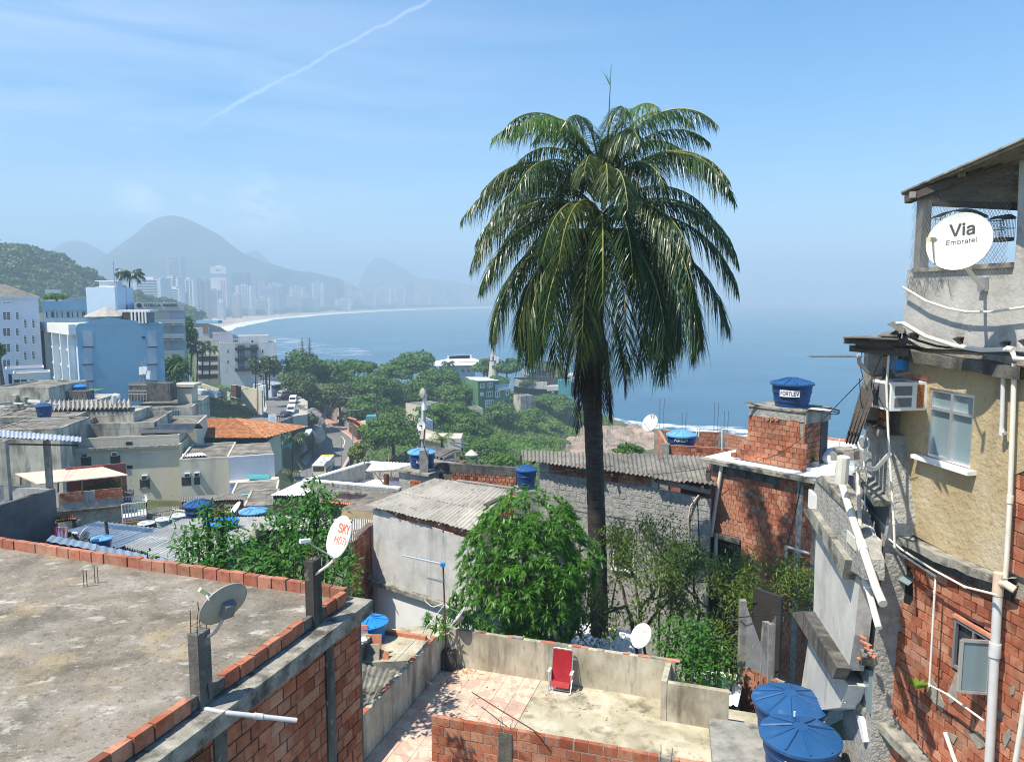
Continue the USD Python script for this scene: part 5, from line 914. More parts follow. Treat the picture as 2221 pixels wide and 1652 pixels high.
for k in range(5):
 a,c=-150+k*64.8,-150+(k+1)*64.8+2; yt=lambda x:932+15*x/174; yb=lambda x:947+10*x/174
 part(t,'awning_sheet',corr([at(a,yb(a),29.6),at(c,yb(c),29.6+.0),at(c,yt(c),31.2),at(a,yt(a),31.6)],.2,.02),'metal_sheet')
for Y in(29.7,31.0):part(t,'awning_beam',MB().bar(at(-150,955 if Y<30 else 936,Y)-ZX*.1,at(170,960 if Y<30 else 950,Y)-ZX*.1,.06),'black_rubber')
q=DW.pt(2.6,DA[2]-1.7,-1.3); ch=thing('plastic_chair','grey plastic garden chair behind the dark parapet at left','chair',q)
for sx in(-1,1):
 for sy in(-1,1):part(ch,'leg',MB().bar(q+[sx*.22,sy*.2,0],q+[sx*.2,sy*.18,.42],.04),'pvc_grey')
part(ch,'seat',MB().cbox(q+ZX*.44,(.46,.44,.04)),'pvc_grey')
for k in range(7):part(ch,'back_slat',MB().bar(q+[-.21+k*.07,.2,.46],q+[-.24+k*.08,.3,.95],.035,.02),'pvc_grey')
def loose_roof(name,label,pts,nx,ny,mat,under='dark_concrete',period=.177,amp=.024,h=2.2,seed=0):
 P=[np.asarray(p)for p in pts]; t=thing(name,label,'roof',(P[0]+P[2])/2); corr_roof(t,*P,nx,ny,mat,seed=seed,period=period,amp=amp)
 I=[p*.93+sum(P)/4*.07-ZX*.1 for p in P]; zb_=min(p[2]for p in P)-h; mb=MB(); V_=[*I,*[np.array([p[0],p[1],zb_])for p in I]]
 mb.add(V_,[[0,1,2],[0,2,3]]+[x for k in range(4)for x in([k,(k+1)%4,(k+1)%4+4],[k,(k+1)%4+4,k+4])]); part(t,'walls',mb,under); return t
loose_roof('metal_roof','wide blue-grey ribbed metal roof below the dark house',[at(255,1189,25.5),at(147,1150,27.5),at(215,1131,34),at(362,1148,33)],5,2,'metal_sheet',period=.24,amp=.03,seed=1)
loose_roof('fibre_roof','large sun-bleached corrugated roof with rusty seams under the bushes',[at(268,1186,25),at(420,1230,22.5),at(640,1120,31),at(395,1127,34)],6,3,'fibre_pale',seed=2,amp=.042)
loose_roof('parapet_roof','narrow blue and white ribbed roof strip just behind the brick parapet',[at(100,1172,17.0),at(385,1229,15.2),at(372,1214,16.4),at(112,1160,18.6)],5,1,'blue_sheet',period=.3,amp=.010,seed=3)
loose_roof('fibre_roof','small dark corrugated roof beside the white railing',[at(*cB(1165,1220),45),at(*cB(1440,1205),44),at(*cB(1425,1095),49),at(*cB(1180,1110),50)],3,1,'fibre_mossy',seed=4)
t=loose_roof('maroon_house','maroon-walled shack with a corrugated roof and small window',[at(*cB(1425,1062),52),at(*cB(1955,1040),53),at(*cB(1900,990),55.5),at(*cB(1430,1022),55)],5,1,'fibre_dark','maroon_paint',seed=5)
mw=Wall(at(*cB(1440,1100),52.3),at(*cB(1930,1085),53.2)); a0,a1=mw.uv(*cB(1805,1115)),mw.uv(*cB(1868,1078)); window(t,mw,a0[0],a1[0],a0[1],a1[1],mull=1,off=.25)
t=thing('small_tile_roof','little orange clay-tile lean-to at the foot of the dark house','roof',at(*cB(520,1200),30)); q4=[at(*cB(440,1228),29),at(*cB(610,1205),30),at(*cB(550,1160),31.5),at(*cB(440,1165),31.2)]
part(t,'underlay',MB().add(q4,[[0,1,2],[0,2,3]]),'clay_tile'); tiles(t,*q4,10,5,'clay_tile',rr=.05); part(t,'post',MB().bar(q4[1]-ZX*2.2,q4[1],.25),'dark_concrete')
t=thing('railed_patio','small pebble patio with white mesh railing beside the pink-roofed terrace','patio',at(*cB(1070,1160),46)); pq=[at(*cB(975,1215),44),at(*cB(1170,1195),44.8),at(*cB(1160,1105),48),at(*cB(995,1030),52)]
part(t,'floor',MB().slab(np.array([[pq[0],pq[1]],[at(*cB(985,1150),46.5),at(*cB(1165,1140),46.5)]]),.2),'offwhite_panel')
for a,c in((pq[1]+ZX*0,at(*cB(1165,1140),46.5)),(at(*cB(985,1150),46.5),at(*cB(1165,1140),46.5)),(pq[0],pq[1])):
 rl=MB(); rl.bar(a+ZX*1.05,c+ZX*1.05,.06)
 for k in range(9):q=a+(c-a)*k/8; rl.bar(q,q+ZX*1.05,.04)
 part(t,'railing',rl,'white_paint',kind='stuff')
part(t,'tile_edge',MB().bar(pq[0]-ZX*.15,pq[1]-ZX*.15,.3,.2),'clay_tile')
s=Block('low_houses','patchwork of low concrete roofs beside the lilac house','building',cB(1930,1095),cB(2180,1085),56,40,5,'stained_wall','old_roof',.08,Y2=56.5)
s=Block('low_houses','low brownish roof with green plastic awning under the lilac house','building',cB(1830,1010),cB(2200,1000),66,38,5,'cream_wall','old_roof',.1,Y2=67); part(s.t,'green_awning',MB().slab(np.array([[at(*cB(1905,995),67),at(*cB(2080,988),67)],[at(*cB(1885,970),69.5),at(*cB(2065,962),69.5)]]),.05),'teal_paint')
tank('water_tank','large dark blue tank with a white sticker rising over the bleached corrugated roof',at(432,1133,35),.68,1.15,sticker=(None,.1,.35,.3,'letter_white','letter_white'),face=-1.2)
tank('water_tank','broad pale blue tank lid level with the corrugated roofs behind the bushes',at(551,1133,36),.70,.75,'lid_pale')
tank('water_tank','bright blue tank lid half hidden by the leaves of the bush',at(482,1160,29),.66,.7,'lid_bright')
tank('water_tank','blue tank lid beside the small dish on the metal roof',at(222,1187,24),.33,.4,'lid_pale')
for x,y,w_,l_ in((1307,1262,.62,'left aqua open-topped tank beside the dark blue tank'),(1430,1232,.62,'right aqua open-topped tank beside the dark blue tank')):tank('water_tank',l_,at(*cB(x,y),38),w_*.68,.55,'lid_grey','tank_aqua')
tank('water_tank','flat grey tank lid left of the aqua tanks',at(*cB(1165,1265),38),.42,.3,'lid_grey')
c=at(183,1156,23.5); dish('satellite_dish','little dish seen edge-on on the blue-grey metal roof',c,nrm([-.9,.1,.4]),.22,lnb=c+np.array([-.28,0,.02]),arm=[c+np.array([.06,0,-.25])])
c=at(*cB(1868,1110),51.5); dish('satellite_dish','tilted white dish on the maroon shack',c,nrm([-.6,-.35,.6]),.55,lnb=c+np.array([-.5,-.3,.3]),arm=[c-ZX*.7])
solo('post',MB().bar(at(236,1183,24.5),at(229,1130,24.6),.09),'dark_wood','dark leaning post standing on the metal roof','post')
for x0,y0,x1,y1,Y in((600,1115,605,1350,30),(1370,1130,1335,1210,38)):
 pass
t=thing('bricks_pile','few loose bricks and dish mount on the roof edge by the dark blue tank','bricks',at(*cB(1770,1150),38))
for k in range(9):part(t,'brick',MB().cbox(at(*cB(1715+14*k,1162-4*(k%3)),38),(.35,.2,.2),k*.4),'brick_far')
pipe('standpipe','white bent standpipe by the dark blue tank',[at(*cB(1340,1215),37),at(*cB(1378,1120),37),at(*cB(1530,1142),36.5)],.035)
for k,m_ in enumerate(('red_fabric','lid_bright','white_paint','city_red','lid_pale','pink_paving')):
 q=at(*cB(432+k*13,1262),27.2); solo('laundry',MB().slab(np.array([[q+[i*.06,.03*math.sin(i*2+k),0]for i in range(4)],[q+[i*.06,.05*math.sin(i*3+k),-.55-.1*(k%2)]for i in range(4)]]),.01),m_,f'{("red", "blue", "white", "crimson", "pale blue", "pink")[k]} cloth hanging on the washing line below the little clay roof','laundry')
 # the winding road with its traffic
def ground_strip(name,pts,z,mat,label=None,kind='structure',cat=None,thick=.0,parent=None):
 P=[onz(*cE(*p),z)for p in pts]; poly=Polygon([(p[0],p[1])for p in P]).buffer(0); mb=MB()
 for g in getattr(poly,'geoms',[poly]):mb.ext(g,(0,0,z-thick),(1,0,0),(0,1,0),max(thick,.004))
 return part(parent,name,mb,mat)if parent else solo(name,mb,mat,label,cat,None,kind)
ZB,ZU=17.5,29.6
REDGE=[(905,640),(1000,668),(1110,715),(1200,760),(1280,798),(1340,835),(1400,878),(1440,925),(1460,975),(1448,1040),(1400,1140),(1340,1250),(1270,1375),(1190,1520)]
LEDGE=[(905,690),(935,760),(985,850),(1003,930),(965,1010),(870,1110),(790,1225),(700,1340),(640,1430),(560,1580)]
ground_strip('road',REDGE+[(1150,1650),(500,1680)]+LEDGE[::-1],ZB,'asphalt',thick=.3)
PO=[(890,578),(1000,585),(1130,640),(1290,712),(1440,780),(1560,845),(1580,900),(1530,990),(1470,1080),(1400,1200),(1310,1350),(1230,1520)]
ground_strip('pavement',REDGE+PO[::-1],ZB+.13,'pink_paving',thick=.4)
def edge_strip(pts,w,z,mat,name,thick=.15):
 P=np.array([onz(*cE(*p),z)for p in pts]); P=resample(P,50); T=np.gradient(P,axis=0); N=np.cross(T,ZX); N/=np.linalg.norm(N,axis=1,keepdims=True)
 a,b=P-N*w/2,P+N*w/2; mb=MB(); mb.slab(np.stack([a,b])if True else 0,thick); return mb
solo('kerb',edge_strip(REDGE,.5,ZB+.15,'kerb',''),'kerb',kind='structure')
ground_strip('pavement',LEDGE[2:]+[(440,1580),(560,1400),(700,1220),(800,1080),(900,980),(950,930),(960,860)],ZB+.13,'pavement',thick=.4)
solo('kerb',edge_strip(LEDGE[2:],.4,ZB+.15,'kerb',''),'kerb',kind='structure')
for pts,w in(([(925,690),(1000,728),(1090,778),(1140,802)],.22),([(1128,782),(1178,812)],.3),([(1262,868),(1300,905),(1322,945),(1318,985),(1292,1032)],.28)):
 solo('road_marking',edge_strip(pts,w,ZB+.012,'road_paint','',.004),'road_paint',kind='structure')
ground_strip('manhole',[(1120,838),(1172,836),(1172,847),(1122,849)],ZB+.01,'dark_concrete')
ground_strip('road',[(-250,640),(-100,600),(0,590),(110,560),(170,520),(190,470),(175,390),(120,270),(80,120),(150,60),(330,230),(480,240),(620,270),(650,340),(640,470),(560,590),(430,650),(300,700),(130,735),(-100,790)],ZU,'asphalt',thick=2.0)
ground_strip('pavement',[(620,270),(780,370),(780,560),(640,575),(560,592),(640,470),(650,340)],ZU+.1,'pavement',thick=3.0)
ground_strip('pavement',[(110,560),(170,520),(190,470),(175,390),(120,270),(90,260),(110,400),(100,500),(40,560),(0,570),(0,592)],ZU+.14,'kerb',thick=1.0)
def vehicle(name,label,cat,pos,head,L,Wd,prof,glassz,paint,wheel=.32,lights=True,group='vehicles on the hillside road',roof=None):
 """prof: side outline (x from rear 0 to front 1, z); glassz: (z0, z1, x0, x1) of the side windows."""
 h=nrm([head[0],head[1],0]); s=np.cross(ZX,h); pos=np.asarray(pos,float); O=pos-h*L/2
 t=thing(name,label,cat,pos,group); N=np.cross(h,ZX)
 body=MB(); body.ext([(x*L,z)for x,z in prof],O-N*Wd/2,h,ZX,Wd); part(t,'body',body,paint)
 z0,z1,x0,x1=glassz
 for sg in(-1,1):
  n=3
  for k in range(n):
   a,c=x0+(x1-x0)*k/n+.008,x0+(x1-x0)*(k+1)/n-.008
   part(t,'side_window',MB().frame(O+N*sg*(Wd/2-.005)+h*a*L+ZX*z0,h*(c-a)*L,N*sg*.02,ZX*(z1-z0)),'dark_glass')
  for x in(.19,.81):part(t,'wheel',MB().lathe([(wheel,-.1),(wheel,.1),(.05,.11)],O+N*sg*(Wd/2-.06)+h*x*L+ZX*wheel,12,N*sg),'black_rubber')
 up=[p for p in prof]; F_=[p for p in up if p[0]>.5 and p[1]>=z0-.15]; B_=[p for p in up if p[0]<.5 and p[1]>=z0-.15]
 def pane(nm,p,q,o):
  a,c=O+h*p[0]*L+ZX*p[1],O+h*q[0]*L+ZX*q[1]; d=(c-a); nn=nrm(np.cross(N,d)); nn=nn if np.dot(nn,h)*o>0 or nn[2]>.6 else-nn
  part(t,nm,MB().frame(a+d*.08-N*(Wd/2-.12)+nn*.004,d*.84,N*(Wd-.24),nn*.015),'dark_glass')
 fr=sorted(F_,key=lambda p:-p[0])
 pane('windscreen',fr_pick(prof,True,z0),fr_pick(prof,True,z1,True),1); pane('rear_window',fr_pick(prof,False,z0),fr_pick(prof,False,z1,True),-1)
 if lights:
  for sg in(-1,1):
   part(t,'headlight',MB().cbox(O+h*(L-.02)+N*sg*(Wd/2-.25)+ZX*.68,(.08,.30,.16),math.atan2(h[1],h[0])),'white_paint'); part(t,'tail_light',MB().cbox(O+h*.02+N*sg*(Wd/2-.2)+ZX*.85,(.08,.2,.22),math.atan2(h[1],h[0])),'red_fabric')
  part(t,'number_plate',MB().cbox(O+h*(L+.01)+ZX*.45,(.03,.4,.13),math.atan2(h[1],h[0])),'grey_panel'); part(t,'bumper',MB().cbox(O+h*(L-.0)+ZX*.36,(.12,Wd*.98,.16),math.atan2(h[1],h[0])),'shutter_dark')
 return t,O,h,N
def fr_pick(prof,front,z,top=False):
 c=[p for p in prof if(p[0]>.45)==front or abs(p[0]-.5)<.02]
 c=sorted(c,key=lambda p:abs(p[1]-z)); return c[0]
HATCH=[(0,.32),(1,.32),(1,.62),(.97,.78),(.74,.92),(.58,1.42),(.22,1.46),(.06,1.02),(0,.92)]
SEDAN=[(0,.30),(1,.30),(1,.60),(.96,.74),(.72,.88),(.58,1.34),(.32,1.36),(.14,.98),(0,.90)]
VAN=[(0,.34),(1,.34),(1,.85),(.97,1.05),(.90,1.2),(.80,1.95),(.70,2.1),(.03,2.12),(0,1.3)]
KOMBI=[(0,.36),(1,.36),(1,1.0),(.985,1.15),(.93,1.80),(.86,1.95),(.05,1.95),(0,1.3)]
def up(p):return onz(*cE(*p),ZU+.004)
down=up((440,620))-up((575,420))
vehicle('parked_van','cream and brown old minibus with a loaded roof rack behind the red car','van',up((440,305)),up((330,318))-up((440,300)),4.4,1.75,KOMBI,(1.15,1.65,.12,.9),'city_cream')
q=up((440,305))+ZX*2.05
part('/World/parked_van','roof_load',MB().cbox(q,(2.4,1.2,.35),.5),'clay_chip'); part('/World/parked_van','roof_load',MB().cbox(q+[.3,.2,.3],(1.2,.9,.3),.2),'white_paint')
vehicle('car','bright red hatchback parked across the bend of the upper road','car',up((490,332)),up((385,325))-up((595,318)),4.1,1.7,HATCH,(.95,1.36,.17,.66),'city_red')
vehicle('pickup','white van with a yellow front and blue windscreen behind the white minivan','van',up((570,395)),down,4.8,1.85,VAN,(1.2,1.8,.2,.8),'white_paint')
part('/World/pickup','yellow_bonnet',MB().cbox(up((566,385))+nrm(down)*2.0+ZX*1.0,(.9,1.8,.5),math.atan2(down[1],down[0])),'croton_leaf' if False else 'road_paint')
vehicle('minivan','plain white minivan with a dark windscreen parked nose to the black car','van',up((545,540)),down,4.9,1.9,VAN,(1.2,1.8,.12,.8),'white_paint')
vehicle('car','black saloon leaving the line of vans, nearest on the upper road','car',up((452,590)),up((365,600))-up((530,545)),4.3,1.75,SEDAN,(.90,1.28,.22,.66),'letter_navy')
vehicle('delivery_van','white van partly hidden by the cream wall left of the kiosk','van',up((48,205)),up((120,210))-up((0,190)),4.6,1.85,VAN,(1.25,1.8,.45,.8),'white_paint')
p0,p1=onz(*cE(942,1300),ZB+3.1),onz(*cE(1078,1147),ZB+3.1); bl=np.linalg.norm(p1-p0); hb=nrm(p1-p0); bw=np.linalg.norm(onz(*cE(1037,1306),ZB+3.1)-onz(*cE(852,1296),ZB+3.1)); bw=min(max(bw,2.5),3.4)
BUS=[(0,.35),(1,.35),(1,2.4),(.985,3.0),(.96,3.1),(.03,3.1),(.0,2.9)]
t,O,h,N=vehicle('bus','white and yellow city bus driving down the winding road','bus',[*((p0+p1)/2)[:2],ZB+.006],hb,bl,bw,BUS,(1.35,2.45,.05,.95),'offwhite_panel',.5,False)
bz=math.atan2(h[1],h[0])
part(t,'rear_glass',MB().cbox(O-h*.01+ZX*2.2,(.05,bw*.80,1.15),bz),'dark_glass'); part(t,'rear_frame',MB().cbox(O+h*.0+ZX*2.18,(.04,bw*.98,1.7),bz),'road_paint')
for sg in(-1,1):
 part(t,'corner_stripe',MB().cbox(O+h*.25+N*sg*(bw/2+.01)+ZX*1.9,(.5,.04,2.2),bz),'croton_paint' if False else 'yellow_paint')
 part(t,'tail_light',MB().cbox(O-h*.02+N*sg*(bw/2-.15)+ZX*1.0,(.05,.18,.3),bz),'red_fabric')
part(t,'rear_panel',MB().cbox(O-h*.012+ZX*.95,(.04,bw*.9,.75),bz),'white_paint'); part(t,'rear_bumper',MB().cbox(O-h*.03+ZX*.45,(.1,bw,.25),bz),'shutter_dark')
part(t,'front_cap',MB().cbox(O+h*(bl-.6)+ZX*3.12,(1.2,bw*.96,.08),bz),'yellow_paint')
for k in range(5):part(t,'roof_hatch',MB().cbox(O+h*bl*(.14+.17*k)+N*(.25*(-1)**k)+ZX*3.16,(.5,.5,.12),bz),'grey_panel')
def lamp(label,b,tp,z,arms=1,side=1,r=.09,rz=None):
 p=onz(*cE(*b),z); q=at(*cE(*tp),p[1]); t=thing('street_lamp',label,'street lamp',p,'street lamps along the winding road')
 part(t,'pole',MB().tube([p,p+(q-p)*.5,q],[r,r*.8,r*.6],8),'steel_pole',smooth=50)
 for sg in((-1,1)if arms==2 else(side,)):
  e=q+np.array([1.9*sg,0,.12]); part(t,'arm',MB().tube([q,q+[.8*sg,0,.1],e],.045,6),'steel_pole'); part(t,'lamp_head',MB().cbox(e+[.35*sg,0,0],(.9,.35,.16)),'galvanised')
 return t
lamp('twin-headed lamp before the bare rock face at the top of the bend',(925,620),(925,162),ZB+.13,2)
lamp('twin-headed lamp rising beside the red-roofed hut',(1388,826),(1383,320),ZB+.13,2)
lamp('twin-headed lamp near the greenish gateposts',(1450,1030),(1450,496),ZB+.13,2)
lamp('twin-headed lamp on the bend above the bus, tallest of the row',(1275,1378),(1268,745),ZB+.13,2)
lamp('single-armed lamp just above the white rooftop terrace',(1388,1370),(1387,1050),ZB+.13,1,-1)
p=onz(*cE(1433,1050),ZB+.13); t=thing('traffic_sign','curved gantry arm with a small dark sign over the road','road sign',p); q=at(*cE(1432,715),p[1])
part(t,'pole',MB().tube([p,q],.10,8),'steel_pole'); part(t,'arm',MB().tube([q,at(*cE(1390,670),p[1]),at(*cE(1320,625),p[1]),at(*cE(1205,612),p[1])],.06,6),'steel_pole'); part(t,'sign_board',MB().cbox(at(*cE(1240,612),p[1]-.1),(1.1,.15,.9)),'shutter_dark')
def upole(label,b,tp,z,r=.16,mat='concrete',cross=True):
 p=onz(*cE(*b),z); q=at(*cE(*tp),p[1]); t=thing('utility_pole',label,'utility pole',p); part(t,'pole',MB().tube([p,q],[r,r*.7],8),mat,smooth=50)
 if cross:
  for k in(0,.9):part(t,'crossarm',MB().bar(q+[-1.0,0,-.4-k],q+[1.0,0,-.4-k],.12),'dark_wood')
 return q
u1=upole('concrete utility pole beside the red hydrant on the upper road',(50,600),(45,-10),ZU,cross=False); u2=upole('dark utility pole with crossarms by the kiosk',(157,462),(140,20),ZU,mat='dark_concrete')
u3=upole('pale utility pole between the road and the almond tree',(1562,1320),(1570,880),ZB-1,r=.14,cross=True)
h_=onz(*cE(40,585),ZU+.1); t=thing('hydrant','red hydrant box at the foot of the utility pole','hydrant',h_); part(t,'box',MB().cbox(h_+ZX*.6,(.7,.5,1.1)),'city_red'); part(t,'cap',MB().cbox(h_+ZX*1.25,(.5,.4,.2)),'clay_chip')
for a,c,w in((u1,u2,'between the two upper-road poles'),(u1-ZX*.6,at(450,760,230),'from the upper-road pole towards the trees'),(u3,at(*cE(1850,1240),60),'from the pale pole down to the rooftop terrace'),(u3-ZX*.5,at(*cE(1800,1230),62),'beside the first one from the pale pole to the terrace')):cable('overhead_wire',f'thin overhead wire {w}',[a,c],.03,sag=.8)
for(u0,v0,Y0),(u1,v1,Y1),w in(((-20,905,40),(330,985,75),'crossing the cream building from the left edge'),((-20,918,40),(420,870,100),'from the left edge to the streaked block'),((230,1130,24.6),(560,1040,60),'from the dark leaning post over the roofs'),((430,880,100),(560,822,200),'above the courtyard'),((470,855,150),(640,800,215),'before the white apartment house'),((930,985,36.4),(1330,1010,30),'from the antenna post past the palm trunk'),((1560,1010,29),(1180,1000,33),'above the dark corrugated roof'),((1890,800,13.5),(1640,1000,28),'from the porch to the brick tower')):cable('overhead_wire',f'thin dark wire {w}',[at(u0,v0,Y0),at(u1,v1,Y1)],.006+Y0*.00022,sag=.3+Y0*.006)
b=Block('kiosk','small white kiosk with blue windows and a shallow roof by the parked vehicles','kiosk',cE(112,110),cE(250,150),238,ZU,.3,'white_wall','white_wall',.05,Y2=230)
w=Block('','','',cE(250,150),cE(425,132),230,ZU,5,'pale_blue','white_wall',.05,t=b.t,pn='front_wall',Y2=236)
for x0,x1 in((252,285),(292,330),(335,370)):w.panel('window',cE(x0,148),cE(x1,188),'dark_glass',0,.05)
rfq=[at(*cE(60,100),240),at(*cE(290,138),228),at(*cE(478,118),238),at(*cE(170,65),250)]; part(b.t,'roof_sheet',MB().slab(np.array([[rfq[0],rfq[1]],[rfq[3],rfq[2]]]),.2),'metal_sheet')
solo('retaining_wall',MB().add(*[x for x in[None]][0:0])if False else Wall(at(*cB(1560,65),222),at(*cB(1850,130),205)).plate(MB(),Polygon([(0,24),(22,24),(22,33.9),(0,35.2)]),-.4,0),'cream_wall','weathered cream wall climbing beside the upper road','wall')
t=thing('street_wall','cream wall with a brown sheet gate along the upper road','wall',at(*cB(1900,200),205)); WA=Wall(at(*cB(1850,140),204),at(*cB(2060,165),190)); P4=[(1840,132),(1915,140),(1915,235),(1840,215)]
WA.plate(MB(),WA.poly([(1840,128),(2,2)])if False else Polygon([WA.uv(*cB(*p))for p in((1838,130),(1920,142),(2080,175),(2082,330),(1990,300),(1920,240),(1838,218))]),-.4,0)
mb=MB(); WA.plate(mb,Polygon([WA.uv(*cB(*p))for p in((1838,130),(1920,142),(2080,175),(2082,370),(1990,340),(1920,250),(1838,228))]),-.4,0); part(t,'wall',mb,'cream_wall')
mb=MB(); WA.plate(mb,Polygon([WA.uv(*cB(*p))for p in P4]),.01,.12); part(t,'gate',mb,'rusty_steel')
mb=MB(); WA.plate(mb,Polygon([WA.uv(*cB(*p))for p in((1940,335),(2035,318),(2035,332),(1940,350))]),.01,.2); part(t,'yellow_band',mb,'yellow_paint')
def lump(name,label,c,size,seed,mat,cat='rock',n=4,amp=.28,flat=None,freq=1.6):
 m=trimesh.creation.icosphere(n); v=np.array(m.vertices); f=meshkit.fbm(v*freq+seed*3.1,5)-.5; v=v*(1+f[:,None]*2*amp)*np.asarray(size); return solo(name,MB().add(v+np.asarray(c),m.faces),mat,label,cat,smooth=True)
t=thing('courtyard','paved courtyard slab sloping up behind the orange clay roof','yard',at(*cB(1750,280),190)); ctp=[onz(*cB(x,y),z)for x,y,z in((1440,350,31.4),(1760,350,30.4),(2050,300,29.9),(1990,260,30.6),(1840,215,31.6),(1600,185,33),(1500,230,32.6))]
c_=sum(ctp)/len(ctp); mb=MB(); mb.add([c_]+ctp,[[0,i+1,(i+1)%7+1]for i in range(7)]); mb.add([c_-ZX*6]+ctp+[p-ZX*6 for p in ctp],[x for i in range(7)for x in([i+1,i+8,(i+1)%7+1],[(i+1)%7+1,i+8,(i+1)%7+8])]); part(t,'slab',mb,'pavement')
b=Block('gatehouse','small white gatehouse with a barred window above the courtyard','house',cB(1360,75),cB(1525,75),208,28,5,'white_wall','old_roof',.1); b.win(cB(1470,90),cB(1500,122),mull=1,bars=1); b.panel('door',cB(1428,85),cB(1448,145),'rust',0,.05)
t=thing('ramp','pale ramp with white railings beside the cream wall','ramp',at(*cB(1600,170),200)); ra,rb=at(*cB(1450,150),206),at(*cB(1725,190),200); part(t,'ramp_slab',MB().frame(ra-ZX*1.5,rb-ra,(0,2.5,0),ZX*1.4),'pale_blue')
rl=MB(); rl.bar(ra+ZX*1.2,rb+ZX*1.2,.08)
for k in range(12):q=ra+(rb-ra)*k/11; rl.bar(q-ZX*.1,q+ZX*1.2,.05)
part(t,'railing',rl,'white_paint',kind='stuff')
lump('boulder','big grey boulder under the end of the upper road',at(*cE(660,700),203),(4.6,4,5.5),3,'rock_wall'); lump('boulder','smaller mossy rock face sloping to the lower road',at(*cE(850,780),205),(3.8,3.5,5.5),5,'rock_wall'); lump('boulder','pale rough rock rising out of the pavement by the tarpaulin',at(*cE(905,850),198),(2.4,2,2.6),8,'pavement')
q=at(*cE(700,520),200); lump('stone_heap','rubble edge of the upper road with shrubs',at(*cE(590,580),199),(4.5,2.5,1.6),11,'pavement',n=4)
WL_=Wall(onz(*cE(640,1110),ZB+2),onz(*cE(985,960),ZB+1)); t=thing('graffiti_wall','low stone wall with faded graffiti along the lower road','wall',WL_.pt(3,ZB)); mb=MB(); WL_.plate(mb,Polygon([WL_.uv(*cE(*p))for p in((640,1180),(720,870),(800,880),(985,855),(990,945),(860,1060),(760,1090))]),-.5,0); part(t,'wall',mb,'stained_wall')
for k,(x,y,c)in enumerate(((850,960,'teal_paint'),(880,985,'clay_chip'),(915,945,'teal_paint'),(835,1000,'purple_paint'),(790,1000,'maroon_paint'))):mb=MB(); WL_.plate(mb,Polygon([WL_.uv(*cE(x+dx,y+dy))for dx,dy in((-16,-14),(10,-20),(18,6),(-8,18))]),.004,.02); part(t,'painted_patch',mb,c)
solo('tarpaulin',MB().slab(np.array([[at(*cE(725,850),172),at(*cE(800,870),170)],[at(*cE(760,785),176),at(*cE(850,790),176)],[at(*cE(840,770),178),at(*cE(905,860),176)]]),.1),'grey_panel','grey tarpaulin shelter against the rocks by the lower road','tarpaulin')
b=Block('teal_house','teal-walled house with a dark gap below the railings of the upper road','house',cE(160,800),cE(540,735),176,22,6,'teal_paint','old_roof',.1,Y2=184); b.panel('dark_opening',cE(165,870),cE(420,900),'shutter_dark',0,.05)
for k in range(8):x=225+k*30; q=at(*cE(x,680-k*2),184); solo('railing_post',MB().bar(q-ZX*1.0,at(*cE(x,590),184),.12),'rusty_steel',f'{("first", "second", "third", "fourth", "fifth", "sixth", "seventh", "last")[k]} rusty railing post from the left above the teal house','post','railing posts above the teal house')
q=at(*cE(268,655),182); t=thing('banner','white notice board between the railing posts','sign',q); part(t,'board',MB().cbox(q,(2.0,.1,3.4)),'white_paint'); part(t,'print',MB().cbox(q-[0,.06,-.2],(1.2,.03,1.8)),'pale_blue')
b=Block('stair_house','stepped concrete stairs between the teal house and the palm','stairs',cE(230,985),cE(345,985),170,16,3,'stained_wall','ledge',.05)
for k in range(9):b.panel('step',cE(300,1000+k*28),cE(345,1010+k*28),'ledge',.05*1+.25*k,.25)
def cliff(name,label,pts,Y0,Y1,mat,seed):
 us=np.linspace(0,1,40); top=resample(np.array([(*cE(*p),0)for p in pts[0]]),40); bot=resample(np.array([(*cE(*p),0)for p in pts[1]]),40); rows=[]
 for q in np.linspace(0,1,14):
  row=[]
  for i,s in enumerate(us):
   base=onz(bot[i][0],bot[i][1],ZB); p=at(top[i][0]*q+bot[i][0]*(1-q),top[i][1]*q+bot[i][1]*(1-q),base[1]+1+5*q); nz_=meshkit.fbm(np.array([p[0]/5.,p[2]/7.,seed]),4)-.5; p=p+np.array([0,1,0])*nz_*7; row.append(p)
  rows.append(row)
 return solo(name,MB().grid(np.array(rows)),mat,label,'cliff',smooth=False)
cliff('cliff','bare streaked rock face above the pink pavement',(((780,330),(900,210),(1050,270),(1200,380),(1290,470)),((790,590),(900,585),(1020,600),(1150,650),(1290,712))),0,0,'rock_wall',2)
b=Block('sheet_fence','grey patched sheet fence along the pink pavement','fence',cE(1270,585),cE(1380,625),252,ZB,.3,'stained_wall','stained_wall',.02,Y2=236)
b=Block('hut','brown hut with a small red tiled roof behind the lamps','house',cE(1385,640),cE(1500,660),236,ZB,4,'rusty_steel','clay_tile',.02,Y2=222)
part(b.t,'tile_roof',MB().slab(np.array([[at(*cE(1365,615),234),at(*cE(1480,650),222)],[at(*cE(1390,598),240),at(*cE(1503,632),228)]]),.15),'clay_chip')
t=thing('gate_wall','wall with pale green gateposts and dark gates before a tiled roof','gate',onz(*cE(1560,850),ZB)); gw=Wall(onz(*cE(1500,800),ZB),onz(*cE(1625,860),ZB))
for x0,x1,y0,y1,m_ in((1500,1520,662,815,'green_paint'),(1565,1585,700,850,'green_paint'),(1608,1630,720,880,'green_paint'),(1520,1565,690,830,'shutter_dark'),(1585,1608,725,850,'shutter_dark')):mb=MB(); gw.plate(mb,Polygon([gw.uv(*cE(*p))for p in((x0,y1),(x1,y1),(x1,y0),(x0,y0))]),0,.5 if m_=='green_paint' else.1); part(t,'gatepost' if m_=='green_paint' else 'gate',mb,'olive_paint' if m_=='green_paint' else m_)
